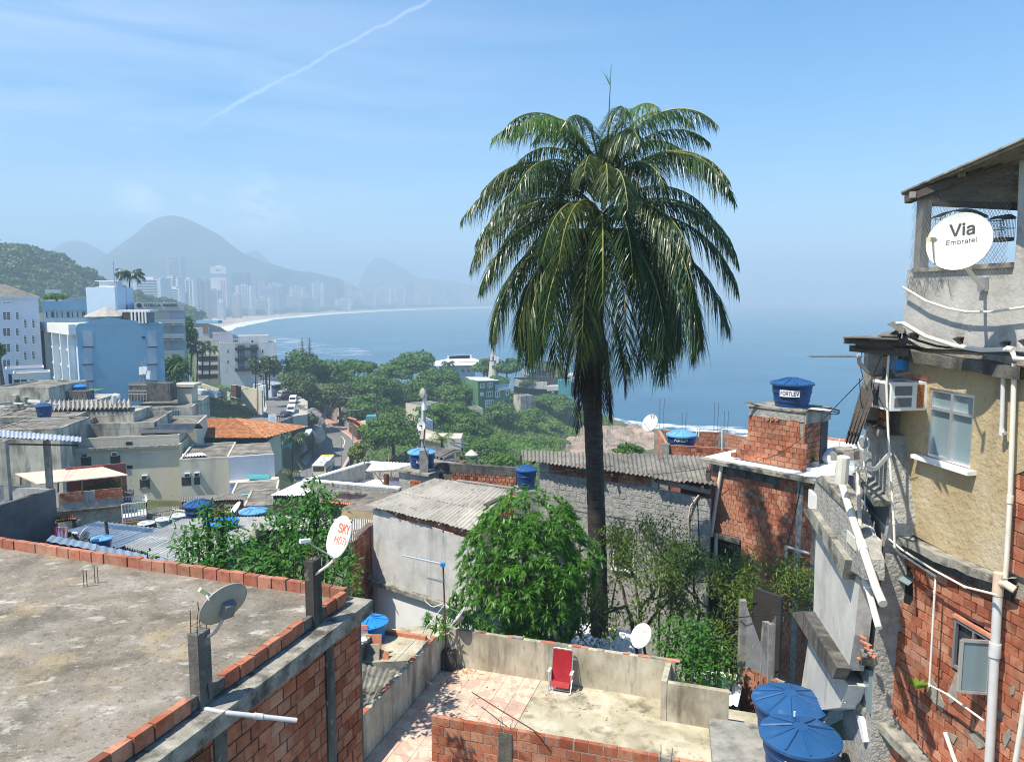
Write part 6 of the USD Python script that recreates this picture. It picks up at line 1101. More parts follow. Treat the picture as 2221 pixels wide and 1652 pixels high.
t=thing('tiled_roof_house','low house with a tan clay-tile roof half hidden by the big almond tree','house',at(*cE(1640,700),222)); part(t,'tile_roof',MB().slab(np.array([[at(*cE(1530,690),214),at(*cE(1720,735),212)],[at(*cE(1560,660),222),at(*cE(1720,640),224)]]),.2),'fibre_pale' if False else 'tan_tile'); part(t,'teal_wall',MB().frame(at(*cE(1632,735),214),(3,0,0),(0,3,0),ZX*3),'teal_paint')
b=Block('green_house','dark green three-storey house with white-framed windows','house',cH(835,448),cH(1085,440),255,12,9,'green_paint','white_sheet',.1,Y2=259)
for x0,y0,x1,y1 in((857,470,915,522),(945,462,1003,520),(862,578,900,616),(932,566,1005,626),(1030,560,1085,628)):b.win(cH(x0,y0),cH(x1,y1),mull=2,fw=.22,proud=.1,bars=0)
b.win(cH(922,668),cH(1018,745),mull=3,bars=1,fw=.3,proud=.12)
w=Block('','','',cH(1030,532),cH(1208,535),257.6,12,8,'green_paint','ledge',.1,t=b.t,pn='wing_wall',Y2=262); w.win(cH(1158,555),cH(1190,610),mull=0,fw=.25); w.win(cH(1035,562),cH(1085,628),mull=1,fw=.25); w.panel('dark_opening',cH(1118,675),cH(1185,700),'black_void',0,.04); w.panel('terrace_edge',cH(1055,530),cH(1210,542),'road_paint',0,.4); w.panel('glass_rail',cH(1030,485),cH(1190,530),'rail_glass',.1,.05)
w=Block('','','',cH(690,405),cH(834,446),268,12,.4,'green_paint','white_sheet',.1,t=b.t,pn='side_wall',Y2=255.5)
part(b.t,'sheet_roof',MB().slab(np.array([[at(*cH(835,445),254),at(*cH(1085,442),258)],[at(*cH(690,402),267),at(*cH(930,405),280)]]),.15),'white_sheet')
t=thing('modern_house','low modern house with a curved concrete deck and glass walls at the headland','house',at(*cH(1600,560),345))
def curve_slab(name,pts,Y,h,dep,mat):
 P=np.array([at(*cH(*p),Y)for p in pts]); P=resample(P,16); P[:,2]=P[:,2]; mb=MB(); rows=np.stack([P,P+[0,dep,0]]); mb.slab(rows,h); part(t,name,mb,mat)
curve_slab('deck',[(1250,500),(1330,520),(1480,533),(1632,540)],345,3.2,9,'offwhite_panel'); curve_slab('deck',[(1640,560),(1760,555),(1830,553),(1920,545)],343,2.2,9,'offwhite_panel'); curve_slab('upper_deck',[(1340,345),(1420,425),(1600,450),(1780,452),(1950,418)],362,2.0,12,'offwhite_panel')
part(t,'glass_wall',MB().frame(at(*cH(1250,625),346.5),(at(*cH(1910,625),346.5)-at(*cH(1250,625),346.5)),(0,6,0),ZX*9),'dark_glass'); part(t,'glass_wall',MB().frame(at(*cH(1500,530),364),(at(*cH(1760,530),364)-at(*cH(1500,530),364)),(0,6,0),ZX*9),'dark_glass')
part(t,'glass_box',MB().frame(at(*cH(1770,635),342.5),(at(*cH(1918,635),342.5)-at(*cH(1770,635),342.5)),(0,5,0),ZX*8),'teal_paint'); part(t,'pool',MB().slab(np.array([[at(*cH(1380,400),360),at(*cH(1740,440),360)],[at(*cH(1360,350),376),at(*cH(1780,375),378)]]),.4),'sea_water')
part(t,'solar_roof',MB().slab(np.array([[at(*cH(1365,395),359.6)+ZX*.6,at(*cH(1640,430),359.6)+ZX*.6],[at(*cH(1370,360),370)+ZX*.8,at(*cH(1700,385),370)+ZX*.8]]),.2),'dark_glass')
for x in(1515,1700,1705):part(t,'column',MB().bar(at(*cH(x,510 if x<1600 else 628),361 if x<1600 else 342.8),at(*cH(x+6,460 if x<1600 else 575),361 if x<1600 else 342.8),.9),'offwhite_panel')
part(t,'roof_lawn',MB().slab(np.array([[at(*cH(1630,548),348),at(*cH(1760,545),348)],[at(*cH(1580,505),356),at(*cH(1740,515),356)]]),.3),'grass_bank')
b=Block('concrete_hut','grey concrete box wall on the slope below the modern house','house',cH(1330,622),cH(1485,615),300,6,6,'stained_wall','old_roof',.1,Y2=303)
b=Block('white_roof_hall','wide low hall with a bright white roof and rooftop units by the sea','building',cH(380,278),cH(800,285),395,14,12,'grey_panel','white_sheet',.1)
part(b.t,'white_roof',MB().slab(np.array([[at(*cH(330,272),393),at(*cH(830,262),393)],[at(*cH(330,222),415),at(*cH(862,212),412)],[at(*cH(480,190),430),at(*cH(770,180),430)]]),.3),'white_sheet')
for k in range(11):x=500+k*24; q=at(*cH(x,192-k),428); part(b.t,'roof_unit',MB().cbox(q+ZX*.8,(2.4,2,2.6)),'grey_panel')
for x in(540,640,710):b.panel('window',cH(x,312),cH(x+32,338),'dark_glass',0,.06)
part(b.t,'skylight',MB().cbox(at(*cH(718,235),405)+ZX*.4,(10,4,1.4)),'cream_wall'); part(b.t,'low_roof',MB().slab(np.array([[at(*cH(-40,228),400),at(*cH(330,240),400)],[at(*cH(0,200),420),at(*cH(330,205),420)]]),.3),'offwhite_panel')
q=at(*cH(1012,385),330); tq=at(*cH(1012,175),330); t=thing('mobile_mast','tan phone mast column with a red head and white aerials in the trees','mast',q); part(t,'column',MB().tube([q-ZX*8,q+(tq-q)*.6,tq],[3.0,1.8,1.5],10),'city_cream',smooth=50)
part(t,'red_head',MB().lathe([(1.2,0),(1.9,.6),(1.9,3.2),(1.2,4)],tq+ZX*6,12),'city_red'); part(t,'neck',MB().tube([tq,tq+ZX*8],.9,8),'offwhite_panel'); part(t,'red_ring',MB().lathe([(1.9,0),(2.1,.2),(2.1,1.4),(1.9,1.6)],tq-ZX*.8,12),'city_red')
for x,y0,y1 in((988,205,140),(1035,205,150),(1060,235,160),(1045,290,250),(1003,265,222)):a,c=at(*cH(x,y0),328),at(*cH(x,y1),328); part(t,'aerial',MB().frame(a-[.5,.3,0],(1.0,0,0),(0,.6,0),c-a),'white_paint')
b=Block('slope_house','small flat-roofed house with white scraps on the roof among the trees','house',cH(150,735),cH(430,720),215,14,8,'cream_wall','old_roof',.1,Y2=220)
b=Block('slope_house','cream hut at the tree edge below the green house','house',cH(660,775),cH(890,778),235,12,6,'cream_wall','old_roof',.1,Y2=237)
b=Block('slope_house','grey block wall house beside the antenna pole','house',cH(190,910),cH(308,915),170,14,5,'grey_panel','old_roof',.1,Y2=171)
t=thing('tiled_roof_house','tan clay-tile roof showing between the antenna pole and the small palm','house',at(*cH(260,1090),150)); part(t,'tile_roof',MB().slab(np.array([[at(*cH(150,1120),146),at(*cH(420,1175),146)],[at(*cH(190,1005),160),at(*cH(345,1050),158)]]),.2),'tan_tile'); part(t,'wall',MB().frame(at(*cH(170,1240),147),(8,0,0),(0,6,0),ZX*2.2),'cream_wall')
def shore(name,label,outline,Y,seed,hgt,mat='rock'):
 P=np.array([onz(u,v,z)for u,v,z in outline]); return P
def rock_sheet(name,label,rowsP,mat,amp,seed):
 rows=[resample(np.array([onz(u,v,z)for u,v,z in r_]),46)for r_ in rowsP]; G=np.array(rows); a=np.linspace(0,1,len(rows)); b_=np.linspace(0,1,34); H=np.stack([np.stack([np.interp(b_,a,G[:,j,k])for k in range(3)],1)for j in range(46)],1)
 H[...,2]+=(meshkit.fbm(np.stack([H[...,0]/9,H[...,1]/9,H[...,2]*0+seed],-1),5)-.5)*amp*2; return solo(name,MB().grid(H),mat,label,'rocks',kind='structure',smooth=False)
rock_sheet('shore_rocks',None,[[(1215,1010,14),(1300,1005,14),(1400,1000,12),(1480,990,10)],[(1225,975,11),(1300,965,11),(1400,968,8),(1480,965,6)],[(1245,945,8),(1310,935,8),(1380,945,5),(1440,950,2.5)],[(1262,925,5),(1320,921,4),(1370,928,2.5),(1420,940,.5)],[(1280,914,-1.5),(1325,912,-1.5),(1375,922,-1.5),(1440,935,-1.5)]],'rock',3.2,4)
for k,(x,y,s)in enumerate(((1395,938,3.2),(1375,930,2.6),(1412,948,3.0),(1255,960,4.0),(1250,985,4.5),(1360,940,2.2))):q=onz(x,y,2+(990-y)*.1); lump('rock',f'{("dark rounded", "flat dark", "cracked grey", "tan", "big tan", "low brown")[k]} shore rock {("right of the palm trunk", "beside the surf", "under the small white dish", "left of the palm trunk", "at the foot of the green slope", "in the middle of the rock shelf")[k]}',q,(s*1.5,s,s*.7),k,'rock',n=3)
from manifold3d import Manifold
def hullball(p,q,r1,r2):return(Manifold.sphere(r1,10).translate(tuple(map(float,p)))+Manifold.sphere(r2,10).translate(tuple(map(float,q)))).hull()
def person(label,pos,h=1.72,az=0.0,top='white_paint',low='letter_navy',skin='skin',hair='hair',bare=False,step=.12,bend=0.0):
 pos=np.asarray(pos,float); t=thing('person',label,'person',pos,'people along the road' if not bare else None); f=np.array([math.cos(az),math.sin(az),0]); s=np.cross(f,ZX); k=h/1.72
 P=lambda x,y,z:pos+k*(f*(x+bend*max(0,z-.9))+s*y+ZX*z)
 J={'hip':P(0,0,.92),'ch':P(0,0,1.28),'nk':P(.01,0,1.46),'hd':P(.03,0,1.60)}; bones=[(J['hip'],J['ch'],.13,.15),(J['ch'],J['nk'],.12,.055),(J['nk'],J['hd'],.055,.088),(P(.03,0,1.60),P(.04,0,1.64),.09,.085)]; legs=[]; tors=[(J['hip'],J['ch'],.142,.165)]
 for sg in(-1,1):
  sh,el,ha=P(0,.18*sg,1.42),P(-.02,.24*sg,1.14),P(.08,.22*sg,.90); kn,an=P(step*sg*.6+.04,.09*sg,.50),P(step*sg,.09*sg,.07); toe=P(step*sg+.16,.10*sg,.035)
  bones+=[(J['ch']+ZX*.1*k,sh,.10,.065),(sh,el,.055,.042),(el,ha,.042,.032),(ha,ha+(ha-el)*.3,.035,.018),(P(0,.08*sg,.92),kn,.09,.06),(kn,an,.058,.04),(an,toe,.045,.03)]; legs+=[(P(0,.08*sg,.93),kn,.105,.078),(kn,an+ZX*.06,.075,.058)]; tors+=[(J['ch']+ZX*.1*k,sh,.115,.075),(sh,sh+(el-sh)*.6,.072,.06)]
 def body(bs):
  m=Manifold()
  for p,q,a,b in bs:m=m+hullball(p,q,a*k,b*k)
  return m
 part(t,'body',body(bones),skin,smooth=60); part(t,'trousers',body(legs),low,smooth=60)
 if not bare:part(t,'shirt',body(tors),top,smooth=60)
 part(t,'hair',body([(P(.0,0,1.66),P(-.02,0,1.62),.088,.08)]),hair,smooth=60); return t
q=at(1006,1003,38.6); person('bare-backed person with dark hair bending behind the soot-capped brick wall',q-ZX*1.42,1.72,2.4,bare=True,bend=.35); solo('roof_deck',MB().frame((q[0]-3,q[1]-.6,q[2]-1.56),(7,-1.6,0),(.5,2.5,0),ZX*.14),'ledge','concrete roof deck behind the soot-capped brick wall','deck')
for k,(x,y,c,l_,w)in enumerate(((356,1316,'city_red','pale_blue','in a red top and pale shorts'),(376,1320,'pale_blue','letter_navy','in a pale blue shirt'),(400,1312,'letter_navy','shutter_dark','in dark clothes'),(425,1300,'white_paint','shutter_dark','in a white shirt'))):person(f'person {w} waiting on the pavement behind the coconut palm',onz(*cE(x,y),ZB+.14),1.7,k*1.3,c,l_,step=.03)
person('person in red walking on the pink pavement below the rock face',onz(*cE(1133,655),ZB+.14),1.75,1.2,'city_red','maroon_paint')
# houses in the middle of the picture
def c6(x,y):return(x*.34715+715.9,y*.34715+1129)
def c7(x,y):return(x*.27277+1046.4,y*.27277+798.6)
def c8(x,y):return(x*.27277+1431.9,y*.27277+798.6)
def vwall(P,Q,z0,z1,th,back=True):
 w=Wall(P,Q); return MB().frame(w.pt(0,z0,-th),w.x*w.L,w.n*th,ZX*(z1-z0)),w
t=thing('grey_terrace','rooftop terrace of rough grey blocks with a white-capped parapet and white canopy','terrace',(-8,38,45))
G0,G1=at(*cD(390,785),38.0),None; gz=G0[2]; G1=onz(*cD(1155,850),gz); G3=onz(*cD(902,634),gz); G2=G1+(G3-G0)
m,GW=vwall(G0,G1,44,gz-.06,.2); part(t,'front_wall',m,'render_rough')
for P,Q in((G0,G3),(G3,G2)):part(t,'side_wall',MB().frame(np.array([*P[:2],44]),np.r_[(Q-P)[:2],0],nrm(np.cross(ZX,Q-P))*-.2,ZX*(gz-.06-44)),'render_rough')
for P,Q,w_ in((G0,G1,.26),(G0,G3,.28),(G3,G2,.28)):part(t,'cap',MB().frame(np.array([*P[:2],gz-.055])-nrm(Q-P)*.03,np.r_[(Q-P)[:2],0]*1.005,nrm(np.cross(ZX,Q-P))*(w_ if P is G0 and Q is G1 else-w_),ZX*.07),'white_paint')
part(t,'floor',MB().add([p*[1,1,0]+[0,0,gz-1.0]for p in(G0,G1,G2,G3)],[[0,1,2],[0,2,3]]),'white_sheet')
rb=random.Random(9); GP=Polygon([GW.uv(*cD(*p))for p in((405,795),(1150,858),(1150,960),(880,985),(700,955),(520,950),(405,870))])
emit(t,'block',bricks(GW,GP,.28,.5,gap=.035,off=.015,depth=.05,seed=12,jit=.012,missing=.12),'render_rough')
part(t,'ledge',MB().frame(GW.px(*cD(636,880),.0),GW.px(*cD(1060,915),0)-GW.px(*cD(636,880),0),GW.n*.14,ZX*.10),'ledge')
tq=[GW.px(*cD(520,975),.45),GW.px(*cD(900,1004),.45),GW.px(*cD(890,985),.0),GW.px(*cD(530,950),.0)]; part(t,'tile_underlay',MB().add(tq,[[0,1,2],[0,2,3]]),'clay_chip'); tiles(t,*tq,24,1,'clay_tile','eave_tiles',.04)
corr_roof(t,at(*cD(885,716),39.2),at(*cD(1190,702),38.6),at(*cD(1240,652),41.0),at(*cD(950,638),41.8),3,1,'white_sheet','canopy_sheet')
for x,y0,y1,Y in((877,610,810,38.6),(1090,700,800,39.4),(1000,690,760,41),(1070,580,660,42)):part(t,'canopy_post',MB().bar(at(*cD(x,y1),Y),at(*cD(x,y0),Y),.06),'grey_wood')
part(t,'canopy_brace',MB().bar(at(*cD(945,715),38.8),at(*cD(1040,825),38.8),.05),'grey_wood'); part(t,'canopy_beam',MB().bar(at(*cD(877,722),38.7),at(*cD(1195,706),38.4),.07),'grey_wood')
part(t,'barrel',MB().tube([at(*cD(1052,828),38.3),at(*cD(1052,740),38.3)],.14,10),'rusty_steel')
rl=MB(); fa,fb=G0+(G3-G0)*.32,G0+(G3-G0)*.02
for k in range(9):q=at(*cD(495+k*9,770-k*3),39+k*.12); rl.bar(q,at(*cD(497+k*9,735-k*3),39+k*.12),.035)
part(t,'railing',rl,'yellow_paint',kind='stuff')
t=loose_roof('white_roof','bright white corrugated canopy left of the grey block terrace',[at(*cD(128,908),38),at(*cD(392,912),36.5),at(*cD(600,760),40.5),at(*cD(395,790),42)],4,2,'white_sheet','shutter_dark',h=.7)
part(t,'post',MB().tube([at(*cD(150,960),38),at(*cD(150,915),38)],.04,6),'white_paint')
PLA,PLB=at(*cD(1152,715),37.2),at(*cD(1395,722),36.2); PLB[2]=PLA[2]; m,PW=vwall(PLA,PLB,44,PLA[2],2.6)
t=thing('tank_plinth','rough rendered plinth with a honeycomb vent carrying the tank and antenna mast','plinth',(PLA+PLB)/2*[1,1,0]+[0,0,44]); part(t,'body',m,'render_rough'); part(t,'top_slab',MB().frame(PW.pt(-.1,PLA[2],-2.7),PW.x*(PW.L+.2),PW.n*2.9,ZX*.12),'ledge')
a=PW.uv(*cD(1250,850)); bq=PW.uv(*cD(1330,795))
for i in range(6):
 for j in range(4):part(t,'hollow_brick',MB().lathe([(.07,0),(.095,0),(.095,.06),(.07,.06)],PW.pt(a[0]+(i+.5)*(bq[0]-a[0])/6,a[1]+(j+.5)*(bq[1]-a[1])/4,.0),6,PW.n),'brick_far')
plz=PLA[2]+.12
tc_=at(915,1013,37.6); tank('water_tank','FORTLEV tank on the grey plinth behind the antenna post',(tc_[0],tc_[1],plz),.715,.98,'lid_pale',sticker=('FORTLEV',.15,.5,.75,'letter_white','letter_navy'),face=-1.45)
pb=at(*cD(1352,725),36.5); pt_=at(*cD(1352,570),36.5); t=thing('antenna_mast','concrete post with a slim mast of white antennas beside the FORTLEV tank','antenna',pb)
part(t,'post',MB().cbox((pb+pt_)/2,(.42,.35,pt_[2]-pb[2]+.3)),'concrete'); mt=at(*cD(1365,62),36.5); part(t,'pole',MB().tube([pt_-ZX*.2,mt],.035,8),'galvanised')
for x,y0,y1,rr_,m_ in((1356,230,112,.10,'white_paint'),(1350,315,235,.05,'steel_pole')):part(t,'aerial_tube',MB().tube([at(*cD(x,y0),36.4),at(*cD(x,y1),36.4)],rr_,10),m_)
part(t,'panel_aerial',MB().frame(at(*cD(1330,305),36.4),(.13,0,0),(0,.08,0),at(*cD(1330,195),36.4)-at(*cD(1330,305),36.4)),'white_paint')
q=at(*cD(1332,98),36.2); part(t,'round_dish',MB().lathe([(.01,.05),(.2,.02),(.27,-.03),(.27,-.06),(.1,-.10)][::-1],q,20,nrm([-.8,-.5,.1])),'dish_grey',smooth=40)
q=at(*cD(1330,355),36.2); part(t,'round_dish',MB().lathe([(.01,-.02),(.2,0),(.25,.03),(.25,.0),(.1,-.10)][::-1],q,20,nrm([-.45,-.85,.1])),'dish_white',smooth=40); part(t,'dish_feed',MB().bar(q,q+nrm([-.45,-.85,.1])*.12,.06),'shutter_dark')
cable('cable','black cable running down the antenna mast post',[at(*cD(1358,330),36.4),at(*cD(1345,500),36.4),at(*cD(1375,590),36.3),at(*cD(1392,640),36.2)],.02)
BA,BB=at(*cD(1437,652),37.0),None; BB=onz(*cD(2085,692),BA[2]); m,BW=vwall(BA,BB,45,BA[2]-.02,.2)
t=thing('capped_brick_wall','low brick wall with a soot-black concrete capping behind the corrugated roof','wall',BA*[1,1,0]+[0,0,45]); part(t,'backing',m,'dark_mortar')
part(t,'capping',MB().frame(BW.pt(0,BA[2]-.42,-.21),BW.x*BW.L,BW.n*.25,ZX*.44),'dark_concrete'); part(t,'corner_post',MB().frame(BW.pt(0,45,.0),BW.x*.35,BW.n*.08,ZX*(BA[2]-.44-45)),'dark_concrete')
emit(t,'brick',bricks(BW,Polygon([(0.9,BA[2]-2.4),(BW.L,BA[2]-2.4),(BW.L,BA[2]-.43),(0.9,BA[2]-.43)]),.2,.21,gap=.03,off=.03,depth=.06,seed=21,jit=.012),'brick_red')
t=loose_roof('shed_roof','striped corrugated shed roof behind the FORTLEV tank',[at(*cD(1225,565),44),at(*cD(1480,610),41),at(*cD(1600,545),43.5),at(*cD(1365,515),46.5)],3,1,'fibre_dark','grey_wood',period=.3,amp=.05,h=1.2,seed=31)
for a,c in(((1440,640),(1600,560)),((1440,640),(1590,625)),((1480,612),(1560,650)),((1600,560),(1600,650))):part(t,'frame_beam',MB().bar(at(*cD(*a),41),at(*cD(*c),41),.1),'grey_wood')
t=thing('drying_frame','blue-grey metal drying frame on a post beyond the shed roof','frame',at(*cD(1650,650),45))
for a,c in(((1555,485),(1660,497)),((1560,497),(1650,530)),((1660,495),(1655,560)),((1650,530),(1680,580)),((1600,650),(1655,590)),((1655,560),(1600,560)),((1660,497),(1700,497))):part(t,'bar',MB().bar(at(*cD(*a),45),at(*cD(*c),45),.09),'galvanised')
p=at(*cD(1770,665),60); q=at(*cD(1770,558),60); t=thing('street_lamp','old street lamp with a round head on a concrete post below the trees','street lamp',p); part(t,'pole',MB().tube([p-ZX*2,q],.1,8),'concrete'); e=at(*cD(1728,582),60); part(t,'arm',MB().tube([q-ZX*.4,at(*cD(1745,575),60),e],.05,6),'steel_pole'); part(t,'lamp_head',MB().lathe([(.1,.35),(.55,0),(.5,-.12),(.1,-.2)][::-1],e,14),'offwhite_panel')
H0,H1=at(793,1095,28.0),None; H1=onz(1026,1151,H0[2]); HB0,HB1=at(943,1037,30.3),at(1112,1061,28.4)
t=thing('plaster_house','pale plaster house with a weathered corrugated roof in the centre left','house',(H0+H1)/2*[1,1,0]+[0,0,44])
corr_roof(t,H0,H1,HB1,HB0,5,2,'fibre_cement',seed=41)
Wa,Wb=H0+(H1-H0)*.03+(HB0-H0)*.05,H1+(HB1-H1)*.05; HW=Wall(Wa,Wb); ztop=H0[2]-.08
sh=lambda m,x0,x1,y0,y1,o=0,d=.05:None
ledge_z=HW.uv(*cD(920,1560))[1]
mb=MB(); HW.plate(mb,Polygon([(0,ledge_z),(HW.L,ledge_z),(HW.L,ztop-.35),(HW.L*.55,ztop-.18),(HW.L*.3,ztop-.22),(HW.L*.12,ztop-.02),(0.05,ztop-.1)]),-.16,0); part(t,'plaster_wall',mb,'smooth_render')
mb=MB(); HW.plate(mb,Polygon([(0.0,44),(HW.L,44),(HW.L,ledge_z-.15),(0,ledge_z-.15)]),-.2,-.03); part(t,'lower_wall',mb,'white_wall')
part(t,'ledge',MB().frame(HW.pt(-.45,ledge_z-.16,-.2),HW.x*(HW.L+.45),HW.n*.38,ZX*.16),'ledge')
part(t,'brick_core',MB().frame(HW.pt(.15,ztop-.7,-.2),HW.x*(HW.L-.2),HW.n*.12,ZX*.68),'mortar'); emit(t,'brick',bricks(HW,Polygon([(.5,ztop-.42),(HW.L,ztop-.6),(HW.L,ztop),(.5,ztop)]),.2,.28,off=-.03,depth=.05,seed=42),'brick_red')
sd=nrm(HB0-H0); part(t,'side_wall',MB().frame(HW.pt(0,44,-.02),-HW.n*3.2,HW.x*.15,ZX*(ztop-.1-44)),'smooth_render')
for k in range(5):q=H0+(H1-H0)*(.1+.2*k); part(t,'rafter_end',MB().bar(q+sd*.6-ZX*.09,q+sd*.02-ZX*.09,.07),'grey_wood')
part(t,'ridge_board',MB().bar(HB0+(HB1-HB0)*.3+ZX*.06,HB1+ZX*.06,.16,.04),'grey_wood'); part(t,'gutter_board',MB().bar(at(*cD(1845,985),26.2),at(*cD(1990,915),27.5),.22,.06),'dark_wood')
t=thing('shaded_brick_house','shaded brick house with a corrugated roof between the bush and the plaster house','house',(-6.6,28,45)); SA,SB=at(*cD(770,1270),26.5),at(*cD(945,1180),29); SA[2]=SB[2]=0; m,W_=vwall(SA,SB,44,at(*cD(770,1275),26.5)[2]-.05,.2); part(t,'backing',m,'dark_mortar')
zt2=at(*cD(770,1275),26.5)[2]-.06; emit(t,'brick',bricks(W_,Polygon([(0,46),(W_.L,46),(W_.L,zt2),(0,zt2)]),.2,.28,off=.02,depth=.05,seed=44),'brick_red',limit=200)
part(t,'corner_pillar',MB().frame(W_.pt(W_.L*.86,44,.021),W_.x*.3,W_.n*.04,ZX*(zt2-44)),'concrete')
corr_roof(t,at(*cD(765,1285),26.3),at(*cD(945,1190),28.8),at(*cD(945,1105),31),at(*cD(770,1095),29.8),2,2,'fibre_cement',seed=45); corr_roof(t,at(*cD(-20,1180),27.0),at(*cD(760,1190),28),at(*cD(770,1100),33),at(*cD(60,1080),34),5,2,'fibre_cement',seed=46)
b=Block('ochre_house','ochre wall and dark eaves under the clay-tile strip of the grey terrace','house',cD(690,1010),cD(945,1035),33,45,3,'tan_plaster','old_roof',.05)
t=thing('yard_roof','stained flat concrete roof carrying the bright blue tank below the plaster house','roof',(-5,23,44)); Yz=at(*c6(350,770),23.0)[2]
part(t,'slab',MB().add([onz(*c6(-30,900),Yz),onz(*c6(520,870),Yz),onz(*c6(720,640),Yz),onz(*c6(240,690),Yz),onz(*c6(-30,700),Yz)],[[0,1,2],[0,2,3],[0,3,4]]),'terrace_concrete'); part(t,'edge_tiles',MB().bar(onz(*c6(340,700),Yz)+ZX*.06,onz(*c6(600,742),Yz)+ZX*.06,.14),'clay_chip')
part(t,'wall',MB().frame(onz(*c6(-30,900),Yz)-ZX*5,onz(*c6(520,870),Yz)-onz(*c6(-30,900),Yz),(0,2,0),ZX*4.98),'render_grey')
tank('water_tank','bright blue tank on the yard roof against the white lower wall',onz(*c6(246,735),Yz),.60,.72,'lid_bright','lid_bright',group='water tanks')
for x0,y0,x1,y1,m_,w in((165,660,232,800,'clay_chip','tall red board leaning'),(228,720,318,850,'clay_chip','red door panel leaning'),(225,780,305,870,'fibre_cement','piece of corrugated sheet leaning'),(325,832,362,865,'brick_red','single loose brick lying')):
 a=onz(*c6(x0,y1),Yz); a2=onz(*c6(x1,y1),Yz); d=(a2-a); hh=(y1-y0)/1620*.34715*a[1]*1.05; solo('leaning_board',MB().frame(a,d,nrm(np.cross(ZX,d))*.05,ZX*hh+nrm(np.cross(ZX,d))*.15),m_,f'{w} by the bright blue tank','board')
t=thing('junk_bench','concrete bench with black and white clutter at the edge of the yard roof','bench',onz(*c6(140,850),Yz)); q=onz(*c6(140,850),Yz); part(t,'slab',MB().cbox(q+ZX*.55,(1.0,.9,.12),-.3),'ledge'); part(t,'block',MB().cbox(q+ZX*.25,(.8,.6,.48),-.3),'render_grey'); part(t,'black_box',MB().cbox(q+ZX*.7+[-.1,.1,0],(.5,.4,.18),.2),'shutter_dark'); part(t,'white_tray',MB().cbox(q+ZX*.64+[.3,-.2,0],(.35,.3,.06),.4),'white_paint')
loose_roof('mossy_roof','mossy broken corrugated roof between the near brick house and the terrace',[at(*c6(60,1460),15.4),at(*c6(235,1290),16.6),at(*c6(470,950),19.4),at(*c6(130,890),20.2)],3,3,'fibre_mossy',seed=51,h=2)
q0,q1=at(*c6(726,850),18.45),at(*c6(704,262),18.55); t=thing('tv_antenna','rusty pole with two comb-like yagi aerials, the upper one blue, in the terrace corner','antenna',q0); part(t,'pole',MB().tube([q0,q1],.022,8),'rusty_steel')
def yagi(t,a,b,n,w,m1,m2):
 a,b=np.asarray(a),np.asarray(b); d=nrm(b-a); s=nrm(np.cross(d,ZX)); part(t,'boom',MB().bar(a,b,.03,.02),m1); g=part(t,'element_row',MB().add(*MB().bar(a+d*.02-ZX*.015,b-d*.02-ZX*.015,.012).arrays()),m2)
 for k in range(n):p=a+(b-a)*(k+.3)/n; part(g,'element',MB().bar(p-s*w*(.7+.3*k/n),p+s*w*(.7+.3*k/n),.012),m2)
yagi(t,at(*c6(458,216),18.9),at(*c6(712,270),18.5),18,.11,'pale_blue','galvanised'); part(t,'blue_clamp',MB().cbox(at(*c6(704,272),18.5),(.12,.1,.09)),'lid_bright'); yagi(t,at(*c6(606,355),18.7),at(*c6(715,382),18.5),9,.09,'galvanised','galvanised')
cable('cable','white cable drooping from the lower yagi aerial',[at(*c6(606,375),18.6),at(*c6(590,500),18.6),at(*c6(640,540),18.5),at(*c6(705,515),18.5)],.01,'white_paint')
c=at(*c6(800,590),18.6); dish('satellite_dish','white dish seen edge-on at the terrace corner beside the mango tree',c,nrm([-.75,.1,.55])*1.0,.27,X=np.array([0,-1.,0]),lnb=c+np.array([-.30,.05,.22]),arm=[at(*c6(770,660),18.6),at(*c6(740,700),18.6),at(*c6(715,712),18.6)])
cable('clothes_line','taut pale line from the antenna pole across the yard roof',[at(*c6(715,520),18.5),at(*c6(285,985),16.5)],.007,'white_paint',sag=.1,cat='line'); cable('clothes_line','thin grey line across the pink tiled terrace',[at(*c6(390,900),17.8),at(*c6(1200,1255),14.9),at(*c6(1700,1390),14.0)],.005,'steel_pole',sag=.05,cat='line')
q=at(1141,1058,31.5); solo('tank_stand',MB().frame((q[0]-.5,q[1]-.5,44),(1.0,0,0),(0,1.0,0),ZX*(q[2]-44)),'render_rough','rough block stand under the narrow blue tank','plinth')
tank('water_tank','narrow blue tank with a loose lid beside the end of the long grey house',at(1141,1056,31.5),.46,.98,'lid_blue')
L0,L1=at(1166,1000,33.0),None; L1=onz(1545,1048,L0[2]); LW=Wall(L0+np.array([.1,.3,0]),L1+np.array([0,.3,0])); lz=L0[2]
t=thing('long_grey_house','long rough grey house with a band of brick under a corrugated roof','house',(L0+L1)/2*[1,1,0]+[0,0,44])
sB=LW.uv(*c7(1395,900))[0]; zband=LW.uv(*c7(500,830))[1]
mb=MB(); LW.plate(mb,Polygon([(0,44),(LW.L,44),(LW.L,LW.uv(*c7(1800,1035))[1]),(sB,LW.uv(*c7(1395,970))[1]),(sB,zband),(0,zband)]),-.2,0); part(t,'rough_wall',mb,'render_rough')
part(t,'core',MB().frame(LW.pt(0,zband,-.19),LW.x*sB,LW.n*.15,ZX*(lz-zband)),'dark_mortar'); part(t,'dark_room',MB().frame(LW.pt(sB,44,-3.0),LW.x*(LW.L-sB),LW.n*.1,ZX*(lz-44)),'maroon_paint')
emit(t,'brick',bricks(LW,Polygon([(.55,zband),(sB-.3,zband),(sB-.3,lz-.02),(.55,lz-.02)]),.2,.28,off=.01,depth=.05,seed=61,z_off=zband),'brick_red')
GPb=Polygon([LW.uv(*c7(*p))for p in((470,840),(1390,940),(1790,1050),(1790,1300),(1400,1380),(900,1250),(560,1050))])
